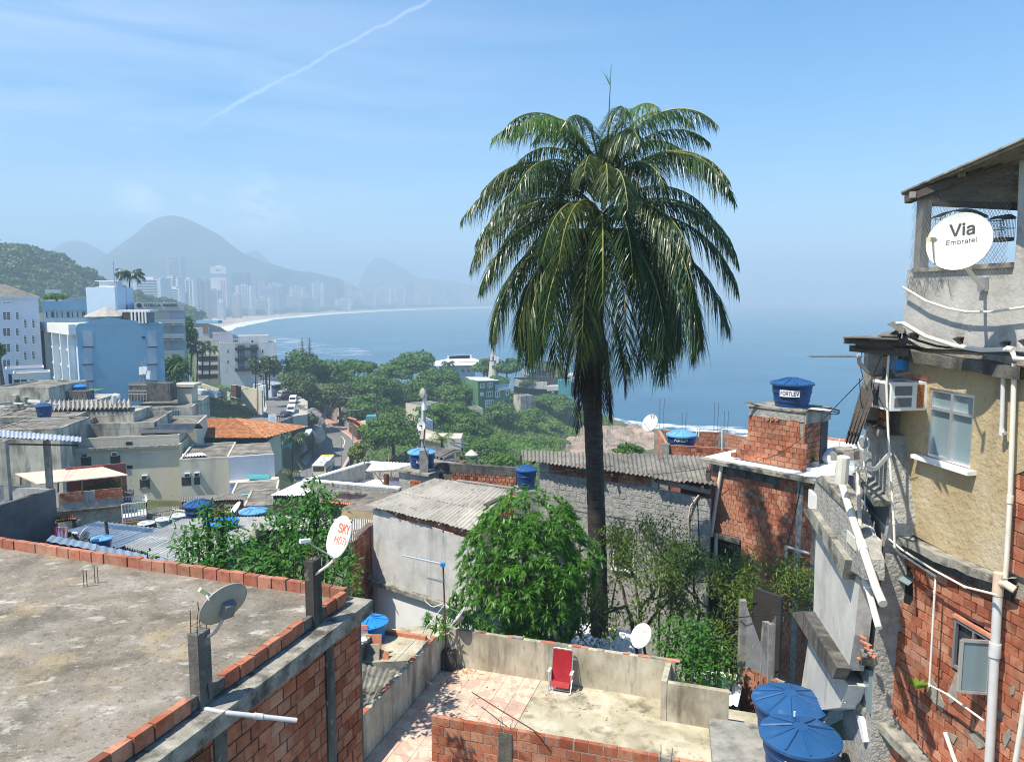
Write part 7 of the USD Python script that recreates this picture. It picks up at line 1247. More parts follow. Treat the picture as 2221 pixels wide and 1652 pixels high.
emit(t,'block',bricks(LW,GPb,.22,.32,gap=.04,off=.012,depth=.03,seed=62,jit=.01,missing=.08),'render_rough',limit=300)
for a_,w_ in((0,.5),(sB-.28,.27)):part(t,'pillar',MB().frame(LW.pt(a_,zband+.002,-.1),LW.x*w_,LW.n*.125,ZX*(lz-.06-zband)),'render_grey')
part(t,'pillar',MB().frame(LW.pt(LW.L-.2,LW.uv(*c7(1800,1035))[1],-.1),LW.x*.18,LW.n*.1,ZX*1.2),'dark_wood'); part(t,'lintel',MB().bar(LW.pt(sB,lz-.25,.02),LW.pt(LW.L,lz-.4,.02),.12,.2),'grey_wood')
LB0,LB1=at(1130,976,36.0),at(1530,990,33.5); LF0,LF1=at(1132,987,33.3),L1+np.array([.05,-.35,-.02]); LF0[2]=L0[2]+.02
corr_roof(t,LF0,LF1,LB1,LB0,7,1,'fibre_dark',seed=63,jit=.08,period=.2,amp=.035)
for k in range(5):q=LF0+(LF1-LF0)*(.06+.22*k); part(t,'rafter',MB().bar(q+np.array([0,.05,-.17]),q+np.array([.25,1.0,-.12]),.09),'dark_wood')
part(t,'end_post',MB().bar(at(*c7(305,760),33.8),at(*c7(305,690),33.8),.1),'dark_wood')
a,bq=LW.uv(*c7(1035,1580)),LW.uv(*c7(1205,1430)); window(t,LW,a[0],bq[0],a[1],bq[1],pane='black_void',mull=1,sill='white_paint')
cable('cable','black cable hanging down the long grey house',[LW.px(*c7(1705,1030),.03),LW.px(*c7(1722,1420),.03)],.02); cable('hose','peach-coloured hose arching down the rough grey wall',[LW.px(*c7(1720,1005),.05),LW.px(*c7(1655,1090),.12),LW.px(*c7(1635,1200),.08),LW.px(*c7(1640,1330),.05)],.035,'pvc_peach',cat='hose')
for x,y,s_ in((1530,790,.5),(1672,835,.7),(1785,860,.9),(1760,858,.4)):q=at(*c7(x,y),31.5+(1800-x)*.004); solo('rag',MB().add(*(lambda m:(np.array(m.vertices)*[s_*.5,.25,.07]+q,m.faces))(trimesh.creation.icosphere(2))),'white_paint',f'white rag lying on the dark corrugated roof, {"left" if x < 1600 else "middle" if x < 1700 else "large right" if s_ > .5 else "small right"} one','rag')
ez=at(*c7(1455,605),40)[2]; E0,E1,E2,E3=onz(*c7(1455,605),ez),onz(*c7(1455,605),ez)+np.array([4.2,-1.5,0]),onz(*c7(1905,510),ez),onz(*c7(1395,487),ez)
t=thing('brick_enclosure','roofless brick enclosure round a FORTLEV tank above the rocks','wall',E0*[1,1,0]+[0,0,45])
for i,(P,Q,inner)in enumerate(((E0,E1,0),(E0,E3,0),(E3,E2,1),(E2,E2+(E1-E0)*.35+np.array([.8,-2.8,0]),1))):
 m,W_=vwall(P,Q,46,ez-.01,.16); part(t,'backing',m,'mortar'); emit(t,'brick',bricks(W_,Polygon([(.02,ez-2.6),(W_.L,ez-2.6),(W_.L,ez),(.02,ez)]),.2,.3,off=.02,depth=.05,seed=70+i),'brick_far',limit=70)
for P in(E0,E2,E3):part(t,'pillar',MB().cbox(np.array([P[0],P[1],(46+ez)/2+.02]),(.42,.32,ez-46+.06),-.35),'concrete')
for P,h in((E3+[.2,0,0],1.9),(E3+[1.5,-.2,0],1.1),(E2+[-.4,.0,0],1.8),(E2+[.2,0,0],1.3)):
 for d in(-.1,.1):part(t,'rebar',MB().tube([P+[d,0,-.1],P+[d*1.3,0,h]],.012,5),'rusty_steel')
tk=at(1477,962,42); tank('water_tank','FORTLEV tank with a pale blue lid inside the roofless brick enclosure',(tk[0],tk[1],ez-.95),.84,1.42,'lid_pale',sticker=('FORTLEV',.16,.82,.9,'letter_white','letter_navy'),face=-1.8)
pipe('vent_pipe','pair of thin white pipes standing by the enclosed tank',[at(*c7(1690,590),42),at(*c7(1703,478),42)],.035); pipe('vent_pipe','second thin white pipe right beside the first by the enclosed tank',[at(*c7(1706,592),42),at(*c7(1724,475),42)],.035); pipe('standpipe','white standpipe with a crooked top at the corner of the enclosure',[at(*c7(1903,650),38),at(*c7(1903,490),38),at(*c7(1912,484),38),at(*c7(1948,488),38)],.04)
c=at(1409,916,60); dish('satellite_dish','small white dish with TV lettering standing against the surf',c,tilt_normal(1409,916,-.8,.5,.75),.72,texts=[('TV',.3,.15,.35,'letter_dark',True)],X=inplane(tilt_normal(1409,916,-.8,.5,.75),1409,916,1,.1),lnb=at(1396,917,59.3),arm=[at(1416,934,60)])
MH0=at(1541,994,30.0); mz=MH0[2]; MH1=onz(1782,1040,mz); MW=Wall(MH0,MH1)
t=thing('tower_brick_house','tall bare brick house topped by a stepped brick tower and a FORTLEV tank','house',(MH0+MH1)/2*[1,1,0]+[0,0,43])
part(t,'backing',MB().frame(MW.pt(0,43,-.2),MW.x*MW.L,MW.n*.185,ZX*(mz-.12-43)),'mortar'); part(t,'roof_slab',MB().frame(MW.pt(-.35,mz-.12,-4.5),MW.x*(MW.L+.5),MW.n*4.85,ZX*.13),'ledge',label='pale flat roof slab with a ragged edge'); part(t,'white_floor',MB().frame(MW.pt(-.3,mz+.012,-4.4),MW.x*(MW.L+.4),MW.n*4.4,ZX*.02),'white_sheet')
part(t,'edge_beam',MB().frame(MW.pt(.15,mz-.52,-.01),MW.x*(MW.L*.62),MW.n*.04,ZX*.398),'dark_concrete')
sL=MW.uv(*c8(640,1345)); vz=sL[1]
poly=Polygon([(0.0,MW.uv(*c8(390,1290))[1]),(sL[0],vz),(sL[0]+.2,45.6),(MW.L*.93,45.6),(MW.L*.93,mz-.13),(MW.L*.62+.16,mz-.13),(MW.L*.62+.16,mz-.53),(0.0,mz-.53)])
sp=MW.uv(*c8(1100,1200))[0]; poly=poly.difference(sbox(sp-.12,40,sp+.14,60)); r2=random.Random(6)
for x,y in((800,1025),(735,1125),(812,1142),(1000,1180),(628,1232),(1020,1335),(655,1005),(720,995)):
 q=MW.uv(*c8(x,y)); poly=poly.difference(sbox(q[0]-.09,q[1]-.08,q[0]+.09,q[1]+.08))
emit(t,'brick',bricks(MW,poly,.2,.205,gap=.02,off=.01,depth=.05,seed=81,jit=.006),'brick_red')
part(t,'pillar',MB().frame(MW.pt(sp-.11,44,-.01),MW.x*.24,MW.n*.03,ZX*(mz-.14-44)),'render_rough'); part(t,'lower_beam',MB().frame(MW.pt(-.1,MW.uv(*c8(390,1290))[1]-.2,-.1),MW.x*(sL[0]+.1),MW.n*.2,ZX*.2),'dark_concrete'); part(t,'side_wall',MB().frame(MW.pt(MW.L,43,-.02),-MW.n*4.4,-MW.x*.2,ZX*(mz-.13-43)),'mortar')
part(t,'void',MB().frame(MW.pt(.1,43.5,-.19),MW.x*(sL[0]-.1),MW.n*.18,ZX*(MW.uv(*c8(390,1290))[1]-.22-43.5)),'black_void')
TWl=Wall(MW.pt(0,0,-.45),MW.pt(MW.L,0,-.45)); a0,a1=TWl.uv(*c8(690,700))[0],TWl.uv(*c8(1132,700))[0]; tz=TWl.uv(*c8(700,305))[1]
part(t,'tower_core',MB().frame(TWl.pt(a0+.02,mz+.03,-1.9),TWl.x*(a1-a0-.04),TWl.n*1.87,ZX*(tz-mz-.03)),'mortar')
tp2=Polygon([TWl.uv(*c8(*p))for p in((555,705),(560,672),(600,665),(603,610),(650,605),(652,565),(688,560),(700,372),(1100,415),(1110,560),(1165,600),(1140,815))]); hol=Polygon([TWl.uv(*c8(*p))for p in((835,378),(945,388),(945,428),(835,420))])
emit(t,'brick',bricks(TWl,tp2.difference(hol),.2,.3,gap=.02,off=.0,depth=.08,seed=83,jit=.006),'brick_red',limit=150,many='tower_bricks')
part(t,'tower_beam',MB().frame(TWl.pt(a0,TWl.uv(*c8(700,372))[1],-.1),TWl.x*(a1-a0),TWl.n*.1,ZX*(tz-TWl.uv(*c8(700,372))[1]+.02)),'render_rough')
for k in range(3):
 q=TWl.uv(*c8(852+k*37,402)); part(t,'hollow_block',MB().lathe([(.05,0),(.08,0),(.08,.04),(.05,.04)],TWl.pt(q[0],q[1],.0),8,TWl.n),'brick_salmon')
RSW=Wall(TWl.pt(a1,0,0),TWl.pt(a1,0,-1.9)); emit(t,'brick',bricks(RSW,Polygon([(0,mz+.03),(1.2,mz+.03),(1.2,tz-.42),(0,tz-.42)]),.2,.3,gap=.02,off=.03,depth=.06,seed=84),'brick_red',limit=60,many='tower_side_bricks')
part(t,'side_beam',MB().frame(RSW.pt(0,tz-.4,-.01),RSW.x*1.9,RSW.n*.08,ZX*.42),'concrete'); part(t,'doorway',MB().frame(RSW.pt(1.25,mz+.03,-.01),RSW.x*.5,RSW.n*.04,ZX*(tz-mz-.5)),'shutter_dark')
tb=TWl.pt((a0+a1)*.5+.1,tz+.02,-.95); part(t,'tower_slab',MB().frame(TWl.pt(a0-.05,tz+.02,-1.95),TWl.x*(a1-a0+.1),TWl.n*2.0,ZX*.06),'ledge')
tank('water_tank','FORTLEV tank on top of the brick tower against the sea',tb+ZX*.06,.80,1.12,'lid_blue',sticker=('FORTLEV',.15,.63,.82,'letter_navy','letter_white'),face=-2.05)
for a,c in(((665,268),(985,345)),((985,350),(1400,322)),((690,262),(800,275))):solo('loose_pole',MB().bar(at(*c8(*a),29.0),at(*c8(*c),28.8),.05),'grey_wood',f'{"long" if a[0] == 985 else "slanting" if a[0] == 665 else "short"} wooden pole lying round the tower tank','pole')
for x,y0,y1 in((805,480,300),(957,492,310)):solo('peg',MB().bar(at(*c8(x-8,y0),29.3),at(*c8(x,y1),29.3),.07,.04),'dark_wood',f'{"left" if x < 900 else "right"} dark wooden stake hanging on the tower front','stake')
cable('cable','coil of black cable beside the tower tank',[TWl.pt(a1+.3+.7*math.cos(k*.6),tz+.1+.06*math.sin(k),-.6+.5*math.sin(k*.6))for k in range(22)],.02,n=60); solo('white_board',MB().frame(TWl.pt(a1-.1,tz+.09,-.5),TWl.x*.8,-TWl.n*.4,ZX*.05+TWl.n*.1),'white_paint','white board lying beside the tower tank','board')
pipe('downpipe','pale downpipe running down the left side of the tall brick house',[MW.px(*c8(490,745),.12),MW.px(*c8(450,1000),.12),MW.px(*c8(405,1310),.12)],.075,'pvc',(2,)); pipe('downpipe','cream pipe dropping into the shade under the tall brick house',[MW.px(*c8(445,1310),.1),MW.px(*c8(430,1640),.1)],.075,'pvc'); pipe('water_pipe','thin cream pipe turning along the right of the tall brick house',[MW.px(*c8(995,1700),.3),MW.px(*c8(1000,1425),.3),MW.px(*c8(1010,1418),.3),MW.px(*c8(1185,1472),.3)],.05,'pvc',(1,))
cable('cable','string of thin cable down the brick house right of its pillar',[MW.px(*c8(1130,850),.05),MW.px(*c8(1060,1200),.05),MW.px(*c8(1005,1400),.05)],.015)
q=onz(*c8(1205,805),mz+.03); t=thing('potted_agave','spiky plant in a grey pot at the foot of the brick tower','plant',q); part(t,'pot',MB().lathe([(.16,0),(.24,.3),(.26,.32),(.2,.32)],q,14),'pvc_dark')
for k in range(26):
 a=k*2.4; d=np.array([math.cos(a),math.sin(a),0]); h=.35+.3*((k*7)%5)/5; s_=np.cross(d,ZX)*.03; p=q+ZX*.3; mb=MB(); mb.add([p-s_,p+s_,p+d*(.12+.1*(k%3))+ZX*h],[[0,1,2]]); part(t,'leaf',mb,'dull_leaf')
t=thing('white_terrace','white-floored roof terrace with a purple wall right of the tall brick house','terrace',at(1815,1010,27)); wz=at(*c8(1300,860),27)[2]
part(t,'floor',MB().slab(np.array([[onz(*c8(1150,830),wz),onz(*c8(1545,850),wz)],[onz(*c8(1200,690),wz),onz(*c8(1560,660),wz)]]),.2),'white_sheet');
w_=Wall(onz(*c8(1295,862),wz),onz(*c8(1530,838),wz)); mb=MB(); w_.plate(mb,Polygon([w_.uv(*c8(*p))for p in((1295,862),(1530,838),(1530,1050),(1480,1020))]),-.1,0); part(t,'purple_wall',mb,'purple_paint')
part(t,'far_parapet',MB().frame(onz(*c8(1290,655),wz),onz(*c8(1545,690),wz)-onz(*c8(1290,655),wz),(.1,.3,0),ZX*.5),'white_paint'); part(t,'tile_cap',MB().frame(onz(*c8(1290,655),wz)+ZX*.5,onz(*c8(1545,690),wz)-onz(*c8(1290,655),wz),(.1,.3,0),ZX*.08),'clay_chip')
q=onz(*c8(1440,790),wz); solo('sack',MB().add(*(lambda m:(np.array(m.vertices)*(1+.25*(meshkit.fbm(np.array(m.vertices)*2.5,3)-.5))[:,None]*[.8,.5,.45]+q+[0,0,.4],m.faces))(trimesh.creation.icosphere(3))),'white_paint','lumpy white sack on the white terrace','sack',smooth=True); pipe('vent_pipe','thin grey pole standing on the white terrace',[onz(*c8(1380,860),wz),at(*c8(1425,560),27)],.03)
# the stacked houses on the right
def c9(x,y):return(x*.30002+1707.3,y*.30002+275.4)
def cX(x,y):return(x*.30002+1707.3,y*.30002+715.9)
def cY(x,y):return(x*.29975+1597.1,y*.29975+1156.5)
TW=Wall((6.60,12.64),(7.27,7.685)); nT=TW.n
def PX(f,pts):return Polygon([TW.uv(*f(*p))for p in pts]).buffer(0)
t=thing('stacked_house','tall house on the right: tan plaster storey over bare brick, under a grey rooftop room','house',(6.9,10.5,44))
part(t,'core',MB().frame(TW.pt(-.3,44,-3.2),TW.x*6.3,nT*2.4,ZX*(59.2-44)),'mortar')
tan=PX(cX,[(835,172),(1745,262),(1745,1000),(1640,1045),(1612,1560),(1560,1760),(1220,1640),(790,1415)]); wpx=[(1012,918),(1035,405),(1345,465),(1292,1015)]; w0,w1=TW.uv(*cX(1028,415)),TW.uv(*cX(1318,990)); wz0,wz1=TW.uv(*cX(1012,912))[1],w0[1]
hole=sbox(w0[0],wz0,w1[0],wz1)
mb=MB(); TW.plate(mb,tan.difference(hole).difference(PX(cX,[(875,380),(900,335),(1010,370),(1015,395)])),-.06,0); part(t,'plaster_wall',mb,'tan_plaster')
part(t,'corner_strip',MB().frame(TW.pt(-.40,55.9,-.4),TW.x*.6,nT*.385,ZX*3.1),'concrete')
g=part(t,'window',MB().frame(TW.pt(w0[0]+.04,wz0+.04,-.09),TW.x*(w1[0]-w0[0]-.08),ZX*(wz1-wz0-.08),nT*.01),'pane_ribbed'); W_,H_=w1[0]-w0[0],wz1-wz0; fr=MB()
for a,c,b_,e in((0,0,W_,.05),(0,H_-.05,W_,.05),(0,.05,.05,H_-.1),(W_-.05,.05,.05,H_-.1),(W_/2-.03,.05,.06,H_-.1),(.05,H_*.69,W_/2-.08,.05),(W_/2+.03,H_*.69,W_/2-.08,.05)):fr.frame(TW.pt(w0[0]+a,wz0+c,-.08),TW.x*b_,ZX*e,nT*.06)
part(g,'frame',fr,'aluminium'); part(g,'curtain',MB().grid(np.array([[TW.pt(w0[0]+.05+k*.02,z,-.13+.02*math.sin(k*1.9))for k in range(int(W_/.02)-4)]for z in(wz0,wz1)])),'white_paint'); part(g,'sill',MB().frame(TW.pt(w0[0]-.16,wz0-.06,-.05),TW.x*(W_+.3),ZX*.06,nT*.20),'white_paint'); part(g,'dark_room',MB().frame(TW.pt(w0[0]-.05,wz0-.05,-.7),TW.x*(W_+.1),ZX*(H_+.1),nT*.02),'shutter_dark')
def ledge(name,f,a,b,off,th,dep,mat,bulge=0.0):
 p,q=TW.uv(*f(*a)),TW.uv(*f(*b)); n_=14; rows=[[],[],[],[]]; rs=random.Random(hash(name)%7 if False else int(a[0]))
 for k in range(n_+1):
  s=p[0]+(q[0]-p[0])*k/n_; z=p[1]+(q[1]-p[1])*k/n_+rs.uniform(-.02,.02); o=off+dep+bulge*math.sin(math.pi*k/n_)+rs.uniform(-.015,.015)
  for i,(oo,zz)in enumerate(((off-.1,z),(o,z),(o,z-th),(off-.1,z-th))):rows[i].append(TW.pt(s,zz,oo))
 mb=MB(); G=np.array(rows+[rows[0]]); mb.grid(G,True); part(t,name,mb,mat)
ledge('upper_ledge',cX,(735,112),(1760,268),-.05,.17,.22,'dark_concrete'); ledge('middle_ledge',cX,(650,1400),(1640,1800),-.05,.13,.20,'ledge',.06); ledge('middle_beam',cX,(690,1450),(1640,1852),-.05,.22,.08,'dark_concrete',.06)
zL=TW.uv(*cY(1200,60))[1]-.15; low=PX(cY,[(1085,150),(1500,270),(1880,420),(2110,520),(2110,1750),(1500,1750),(1400,1640),(1035,1215)]); lw=PX(cY,[(1178,250),(1225,225),(1268,300),(1268,480),(1240,525),(1165,490)]); bw_=PX(cY,[(1560,620),(1600,600),(1850,720),(1835,1130),(1690,1065),(1550,955)]); upb=PX(cX,[(1640,1050),(1745,1000),(1745,1800),(1560,1760),(1612,1560)]); low2=PX(cY,[(1020,1370),(1480,1780),(1480,1900),(990,1900)])
rlay=bricks(TW,low.difference(lw).difference(bw_),.15,.25,gap=.016,off=-.02,depth=.05,seed=91,jit=.006,missing=.01)+bricks(TW,low2,.15,.25,gap=.016,off=-.02,depth=.05,seed=92,jit=.006)+bricks(TW,upb,.2,.3,gap=.016,off=-.01,depth=.05,seed=93)
emit(t,'brick',rlay,'brick_red',limit=300)
mb=MB(); TW.plate(mb,sbox(-.3,44,6,59.2).difference(hole.buffer(.02)).difference(bw_).difference(lw),-.5,-.07); part(t,'backing',mb,'mortar')
for pts in([(1520,1160),(1580,1000),(1600,1080),(1590,1200),(1540,1230)],[(1370,1080),(1400,1030),(1440,1100),(1500,1240),(1480,1290),(1400,1200)],[(1670,1450),(1760,1430),(1790,1540),(1740,1560)],[(1500,1420),(1590,1470),(1560,1520)],[(1970,1110),(2010,1100),(2000,1160),(1975,1170)],[(1920,1460),(1970,1400),(1975,1470),(1930,1560)]):mb=MB(); TW.plate(mb,PX(cY,pts),-.03,-.009); part(t,'mortar_patch',mb,'mortar')
part(t,'pilaster',MB().frame(TW.pt(TW.uv(*cY(1062,300))[0]-.02,51.8,-.1),TW.x*.17,nT*.13,ZX*(zL-51.8)),'concrete'); ledge('lower_ledge',cY,(925,1195),(1500,1760),-.05,.16,.25,'ledge')
part(t,'opening',MB().frame(TW.pt(lw.bounds[0]-.05,lw.bounds[1]-.05,-.07),TW.x*(lw.bounds[2]-lw.bounds[0]+.1),nT*.012,ZX*(lw.bounds[3]-lw.bounds[1]+.1)),'black_void'); a,c=TW.uv(*cY(1185,330)),TW.uv(*cY(1265,370)); part(t,'tilted_pane',MB().frame(TW.pt(a[0],a[1],.06),TW.x*(c[0]-a[0]),nT*-.1+ZX*.08,ZX*.012),'pane_ribbed')
bx=bw_.bounds; g=part(t,'window',MB().frame(TW.pt(bx[0],bx[1]+.05,-.072),TW.x*(bx[2]-bx[0]),nT*.012,ZX*(bx[3]-bx[1]-.1)),'dark_glass'); fr=MB(); s0_,s1_,z0_,z1_=bx[0]+.05,bx[2]-.03,TW.uv(*cY(1552,955))[1],TW.uv(*cY(1595,620))[1]
for a,c,b_,e in((s0_,z0_,.045,z1_-z0_),((s0_+s1_)/2,z0_+.045,.04,z1_-z0_-.09),(s1_-.045,z0_,.045,z1_-z0_),(s0_+.045,z0_,s1_-s0_-.09,.045),(s0_+.045,z1_-.045,s1_-s0_-.09,.045)):fr.frame(TW.pt(a,c,-.04),TW.x*b_,ZX*e,nT*.05)
part(g,'frame',fr,'pvc_dark'); sh_=TW.px(*cY(1838,1000),.0); so=(nT*.8-TW.x*.25); o=TW.pt(s1_,z0_-.03,.02); part(g,'casement',MB().frame(o+so*.02+ZX*.03,so*.42,ZX*(z1_-z0_-.02),nrm(np.cross(so,ZX))*.008),'pane_ribbed'); cf=MB()
for a,b_ in((o,so*.46),(o+ZX*(z1_-z0_),so*.46)):cf.bar(a,a+b_,.04)
cf.bar(o,o+ZX*(z1_-z0_),.04); cf.bar(o+so*.46,o+so*.46+ZX*(z1_-z0_),.04); part(g,'casement_frame',cf,'aluminium'); part(t,'clay_lintel',MB().bar(TW.pt(s0_-.02,z1_+.04,0),TW.pt(s1_,z1_+.04,0),.06,.05),'clay_chip')
a=TW.uv(*cX(1000,560)); ab=TW.pt(a[0],TW.uv(*cX(985,585))[1]+.02,0); ah=.46; g=thing('air_conditioner','rusty white window air conditioner jutting from the tan wall','air conditioner',ab); part(g,'case',MB().frame(ab,-TW.x*.5,nT*.62,ZX*ah),'white_paint')
part(g,'end_grille',MB().frame(ab+nT*.62-TW.x*.46+ZX*.04,TW.x*.42,nT*.006,ZX*(ah-.08)),'pvc_dark')
for z in(.06,.25):part(g,'side_grille',MB().frame(ab+TW.x*.0+nT*.26+ZX*z,nT*.30,TW.x*.006,ZX*.15),'pvc_dark')
part(g,'rust_patch',MB().frame(ab+nT*.05+ZX*.04,nT*.12,TW.x*.005,ZX*.38),'rust'); part(g,'rust_patch',MB().frame(ab+nT*.22-TW.x*.3+ZX*ah,nT*.22,TW.x*.12,ZX*.004),'rust'); part(t,'wall_gap',MB().frame(ab-TW.x*.55+ZX*(ah+.01)-nT*.02,TW.x*.6,nT*.025,ZX*.09),'clay_chip')
tp_=PX(c9,[(855,1042),(910,1018),(1622,1012),(1640,800),(1662,212),(1760,160),(1760,1630),(1000,1600),(815,1560),(830,1350)])
for k,(x,y)in enumerate(((1225,1545),(1562,1575),(1695,1560),(905,1510))):tp_=tp_.difference(PX(c9,[(x-48,y-14),(x-10,y-30),(x+40,y-28),(x+30,y+18),(x-20,y+40)]))
t2=thing('rooftop_room','grey rooftop room with wire-netted opening and dark corrugated roof, top right','building',TW.pt(1,59.3,-.5)); mb=MB(); TW.plate(mb,tp_,-.16,-.03); part(t2,'wall',mb,'tower_plaster'); part(t2,'brick_core',MB().frame(TW.pt(.1,59.22,-.2),TW.x*5,nT*.03,ZX*1.0),'brick_red')
a,c=TW.uv(*c9(905,1030)),TW.uv(*c9(1622,1025)); part(t2,'sill',MB().frame(TW.pt(a[0],a[1]-.05,-.17),TW.x*(c[0]-a[0]),nT*.19,ZX*.07),'ledge'); cz=TW.uv(*c9(950,525)); part(t2,'column',MB().frame(TW.pt(TW.uv(*c9(905,800))[0],a[1],-.2),TW.x*.15,nT*.16,ZX*(cz[1]-a[1])),'concrete')
part(t2,'side_wall',MB().frame(TW.pt(tp_.bounds[0],59.25,-.17),-nT*3.0,TW.x*.14,ZX*(a[1]-59.3)),'tower_plaster'); part(t2,'back_column',MB().frame(TW.pt(.15,59.3,-3.1),TW.x*.15,nT*.15,ZX*2.3),'concrete')
e0,e1=at(*c9(818,480),13.1),at(*c9(1760,62),9.3); f0,f1=at(*c9(1010,520),16.2),at(*c9(1760,545),13.2)
for k in range(5):p,q=k/5,(k+1)/5+.01; part(t2,'roof_sheet',corr([e0+(e1-e0)*p,f0+(f1-f0)*p,f0+(f1-f0)*q,e0+(e1-e0)*q],.18,.03,.01),'fibre_dark')
for k,(y,x)in enumerate(((490,905),(335,1260),(125,1690))):q=TW.px(*c9(x,y),.12); part(t2,'purlin',MB().bar(q,q+(f0-e0)*.9+ZX*.0,.10,.10),'grey_wood')
part(t2,'wall_plate',MB().bar(TW.px(*c9(868,528),.0),TW.px(*c9(1760,170),.0),.12,.12),'dark_wood'); part(t2,'back_beam',MB().bar(f0-ZX*.08,f1-ZX*.08,.12,.14),'dark_wood')
a0_,a1_=TW.uv(*c9(880,1030)),TW.uv(*c9(1640,500)); net=MB(); rs=random.Random(3); x0,x1,z0,zt0,zt1=a0_[0],a1_[0],a0_[1]-.12,TW.uv(*c9(900,515))[1],TW.uv(*c9(1650,240))[1]; st=.062
for sg in(-1,1):
 k=-40
 while k<80:
  c_=x0+k*st; pts=[]
  for z in np.arange(z0,zt1,.1):
   x=c_+sg*(z-z0)*.85; top=zt0+(zt1-zt0)*(x-x0)/(x1-x0)
   if x0<=x<=x1 and z<=top:pts.append(TW.pt(x+rs.uniform(-.006,.006),z,.015+rs.uniform(-.01,.012)))
  if len(pts)>1:net.tube(pts,.0030,3,False)
  k+=1
for k in range(46):
 s=rs.uniform(x0,x0+1.0); z=z0; pts=[TW.pt(s,z,.01)]
 for j in range(rs.randint(2,7)):s+=rs.uniform(-.05,.06); z-=rs.uniform(.02,.06); pts.append(TW.pt(s,z,.012))
 net.tube(pts,.0028,3,False)
part(t2,'wire_netting',net,'pvc_dark',kind='stuff')
def cage(label,p,q,Y,dome):
 a,c=at(*p,Y),at(*q,Y); g=thing('bird_cage',label,'bird cage',(a+c)/2); w=c[0]-a[0]; h=a[2]-c[2]; bars=MB(); n_=11
 for y in(0,.28):
  for k in range(n_):x=a[0]+w*k/(n_-1); bars.tube([(x,Y+y,c[2]),(x,Y+y,a[2]+(dome*math.sin(math.pi*k/(n_-1))))],.004,4)
  for z in(.0,.5,1):bars.tube([(a[0],Y+y,c[2]+h*z),(c[0],Y+y,c[2]+h*z)],.006,4)
 part(g,'bars',bars,'black_rubber',kind='stuff'); part(g,'base_tray',MB().box((a[0],Y,c[2]-.05),(c[0],Y+.28,c[2])),'dark_wood'); rows=[[(a[0]+w*k/8*1.0,Y+y,a[2]+.01+dome*math.sin(math.pi*k/8))for k in range(9)]for y in(-.02,.30)]; part(g,'roof',MB().slab(np.array(rows),.012),'shutter_dark')
cage('arched bird cage hanging behind the round dish',c9(1108,655),c9(1436,850),12.2,.12); cage('small bird cage with a tray hanging by the right column',c9(1540,665),c9(1640,800),11.6,.05)
dc=TW.px(*c9(1237,825),.95); dn_=tilt_normal(*c9(1237,825),-.45,.55,.90); dish('satellite_dish','white Via Embratel dish on the netted rooftop room',dc,dn_,.395,texts=[('Via',.155,.02,.10,'letter_dark',True),('Embratel',.066,.02,-.02,'letter_dark',False)],X=inplane(dn_,*c9(1237,825),1,.10),lnb=dc+dn_*.42+np.array([-.20,0,-.12]),lnbmat='lnb_cream',arm=[TW.px(*c9(1270,990),.75),TW.px(*c9(1345,1085),.35),TW.px(*c9(1420,1175),.0)],foot=(TW.px(*c9(1395,1190),-.02),TW.x*.14,nT*.06,ZX*.2))
def P_(f,pts,o):return[TW.px(*f(*p),o)for p in pts]
for nm,w,pts,r_,m_,j in(('pipe','cream pipe sagging across the grey rooftop room below its sill',P_(c9,[(835,1158),(1000,1258),(1160,1312),(1290,1336),(1480,1336),(1760,1296)],.10),.020,'pvc',(3,)),('pipe','thick cream pipe along the foot of the rooftop room',P_(c9,[(792,1420),(835,1418),(1000,1515),(1210,1582),(1400,1612),(1612,1606),(1632,1640)],.16)+P_(cX,[(1640,205),(1760,212)],.16),.034,'pvc',(5,)),('pipe','long pale downpipe on the tan plaster',P_(cX,[(1640,240),(1608,1220),(1585,1650),(1570,1830)],.10),.034,'pvc',(1,)),('pipe','short pale pipe stub right of the tan window',P_(cX,[(1562,262),(1548,735),(1575,742)],.10),.030,'pvc_grey',(1,)),('soil_pipe','fat white drainpipe with a peach tee in front of the lower brick wall',P_(cY,[(1896,300),(1890,430),(1868,840),(1825,1700)],.14),.062,'pvc_grey',(2,)),('pipe','upper of two thin white pipes along the middle ledge',P_(cY,[(1060,5),(1200,120),(1420,260),(1650,385),(1880,442)],.30),.017,'pvc',(3,)),('pipe','lower thin white pipe turning down across the bricks to the open window',P_(cY,[(1035,0),(1180,142),(1440,312),(1432,420),(1395,1092),(1530,1165),(1785,1350)],.22),.017,'pvc',(1,3,4,5)),('pipe','thin upright pipe passing in front of the air conditioner',P_(cX,[(738,112),(715,400),(728,750),(768,1390),(775,1570)],.66),.019,'pvc',(3,)),('pipe','white pipe stub slanting at the bottom of the brick facade',P_(cY,[(1505,1435),(1600,1700)],.25),.032,'pvc',()),('pipe','pale pipe at the right edge of the picture',P_(cY,[(2095,1150),(2005,1720)],.3),.034,'pvc',()),('pipe','grey elbow pipe under the porch beams',P_(cX,[(778,172),(770,305),(800,322),(895,300)],.5),.022,'pvc_dark',(2,))):pipe(nm,w,pts,r_,m_,j)
q=TW.px(*cY(1893,365),.14); part('/World/soil_pipe','peach_tee',MB().tube([q+ZX*.16,q-ZX*.16],.072,12),'pvc_peach',smooth=50); part('/World/soil_pipe','peach_branch',MB().tube([q+ZX*.02,q+TW.x*.12+ZX*.05,q+TW.x*.22-nT*.06],.055,12),'pvc_peach',smooth=50)
cable('cable','black hose lying along the upper ledge under the rooftop room',P_(c9,[(800,1560),(800,1500),(830,1482),(900,1530),(1100,1590),(1760,1640)],.1),.02)
q=TW.px(*cY(1312,1490),.12); hd=TW.px(*cY(1305,1130),.22); g=thing('wall_plant','young plant with broad glossy leaves growing out of the lower brick ledge','plant',q); part(g,'stem',MB().tube([q,(q+hd)/2+nT*.02,hd],[.016,.013,.01],6),'bark')
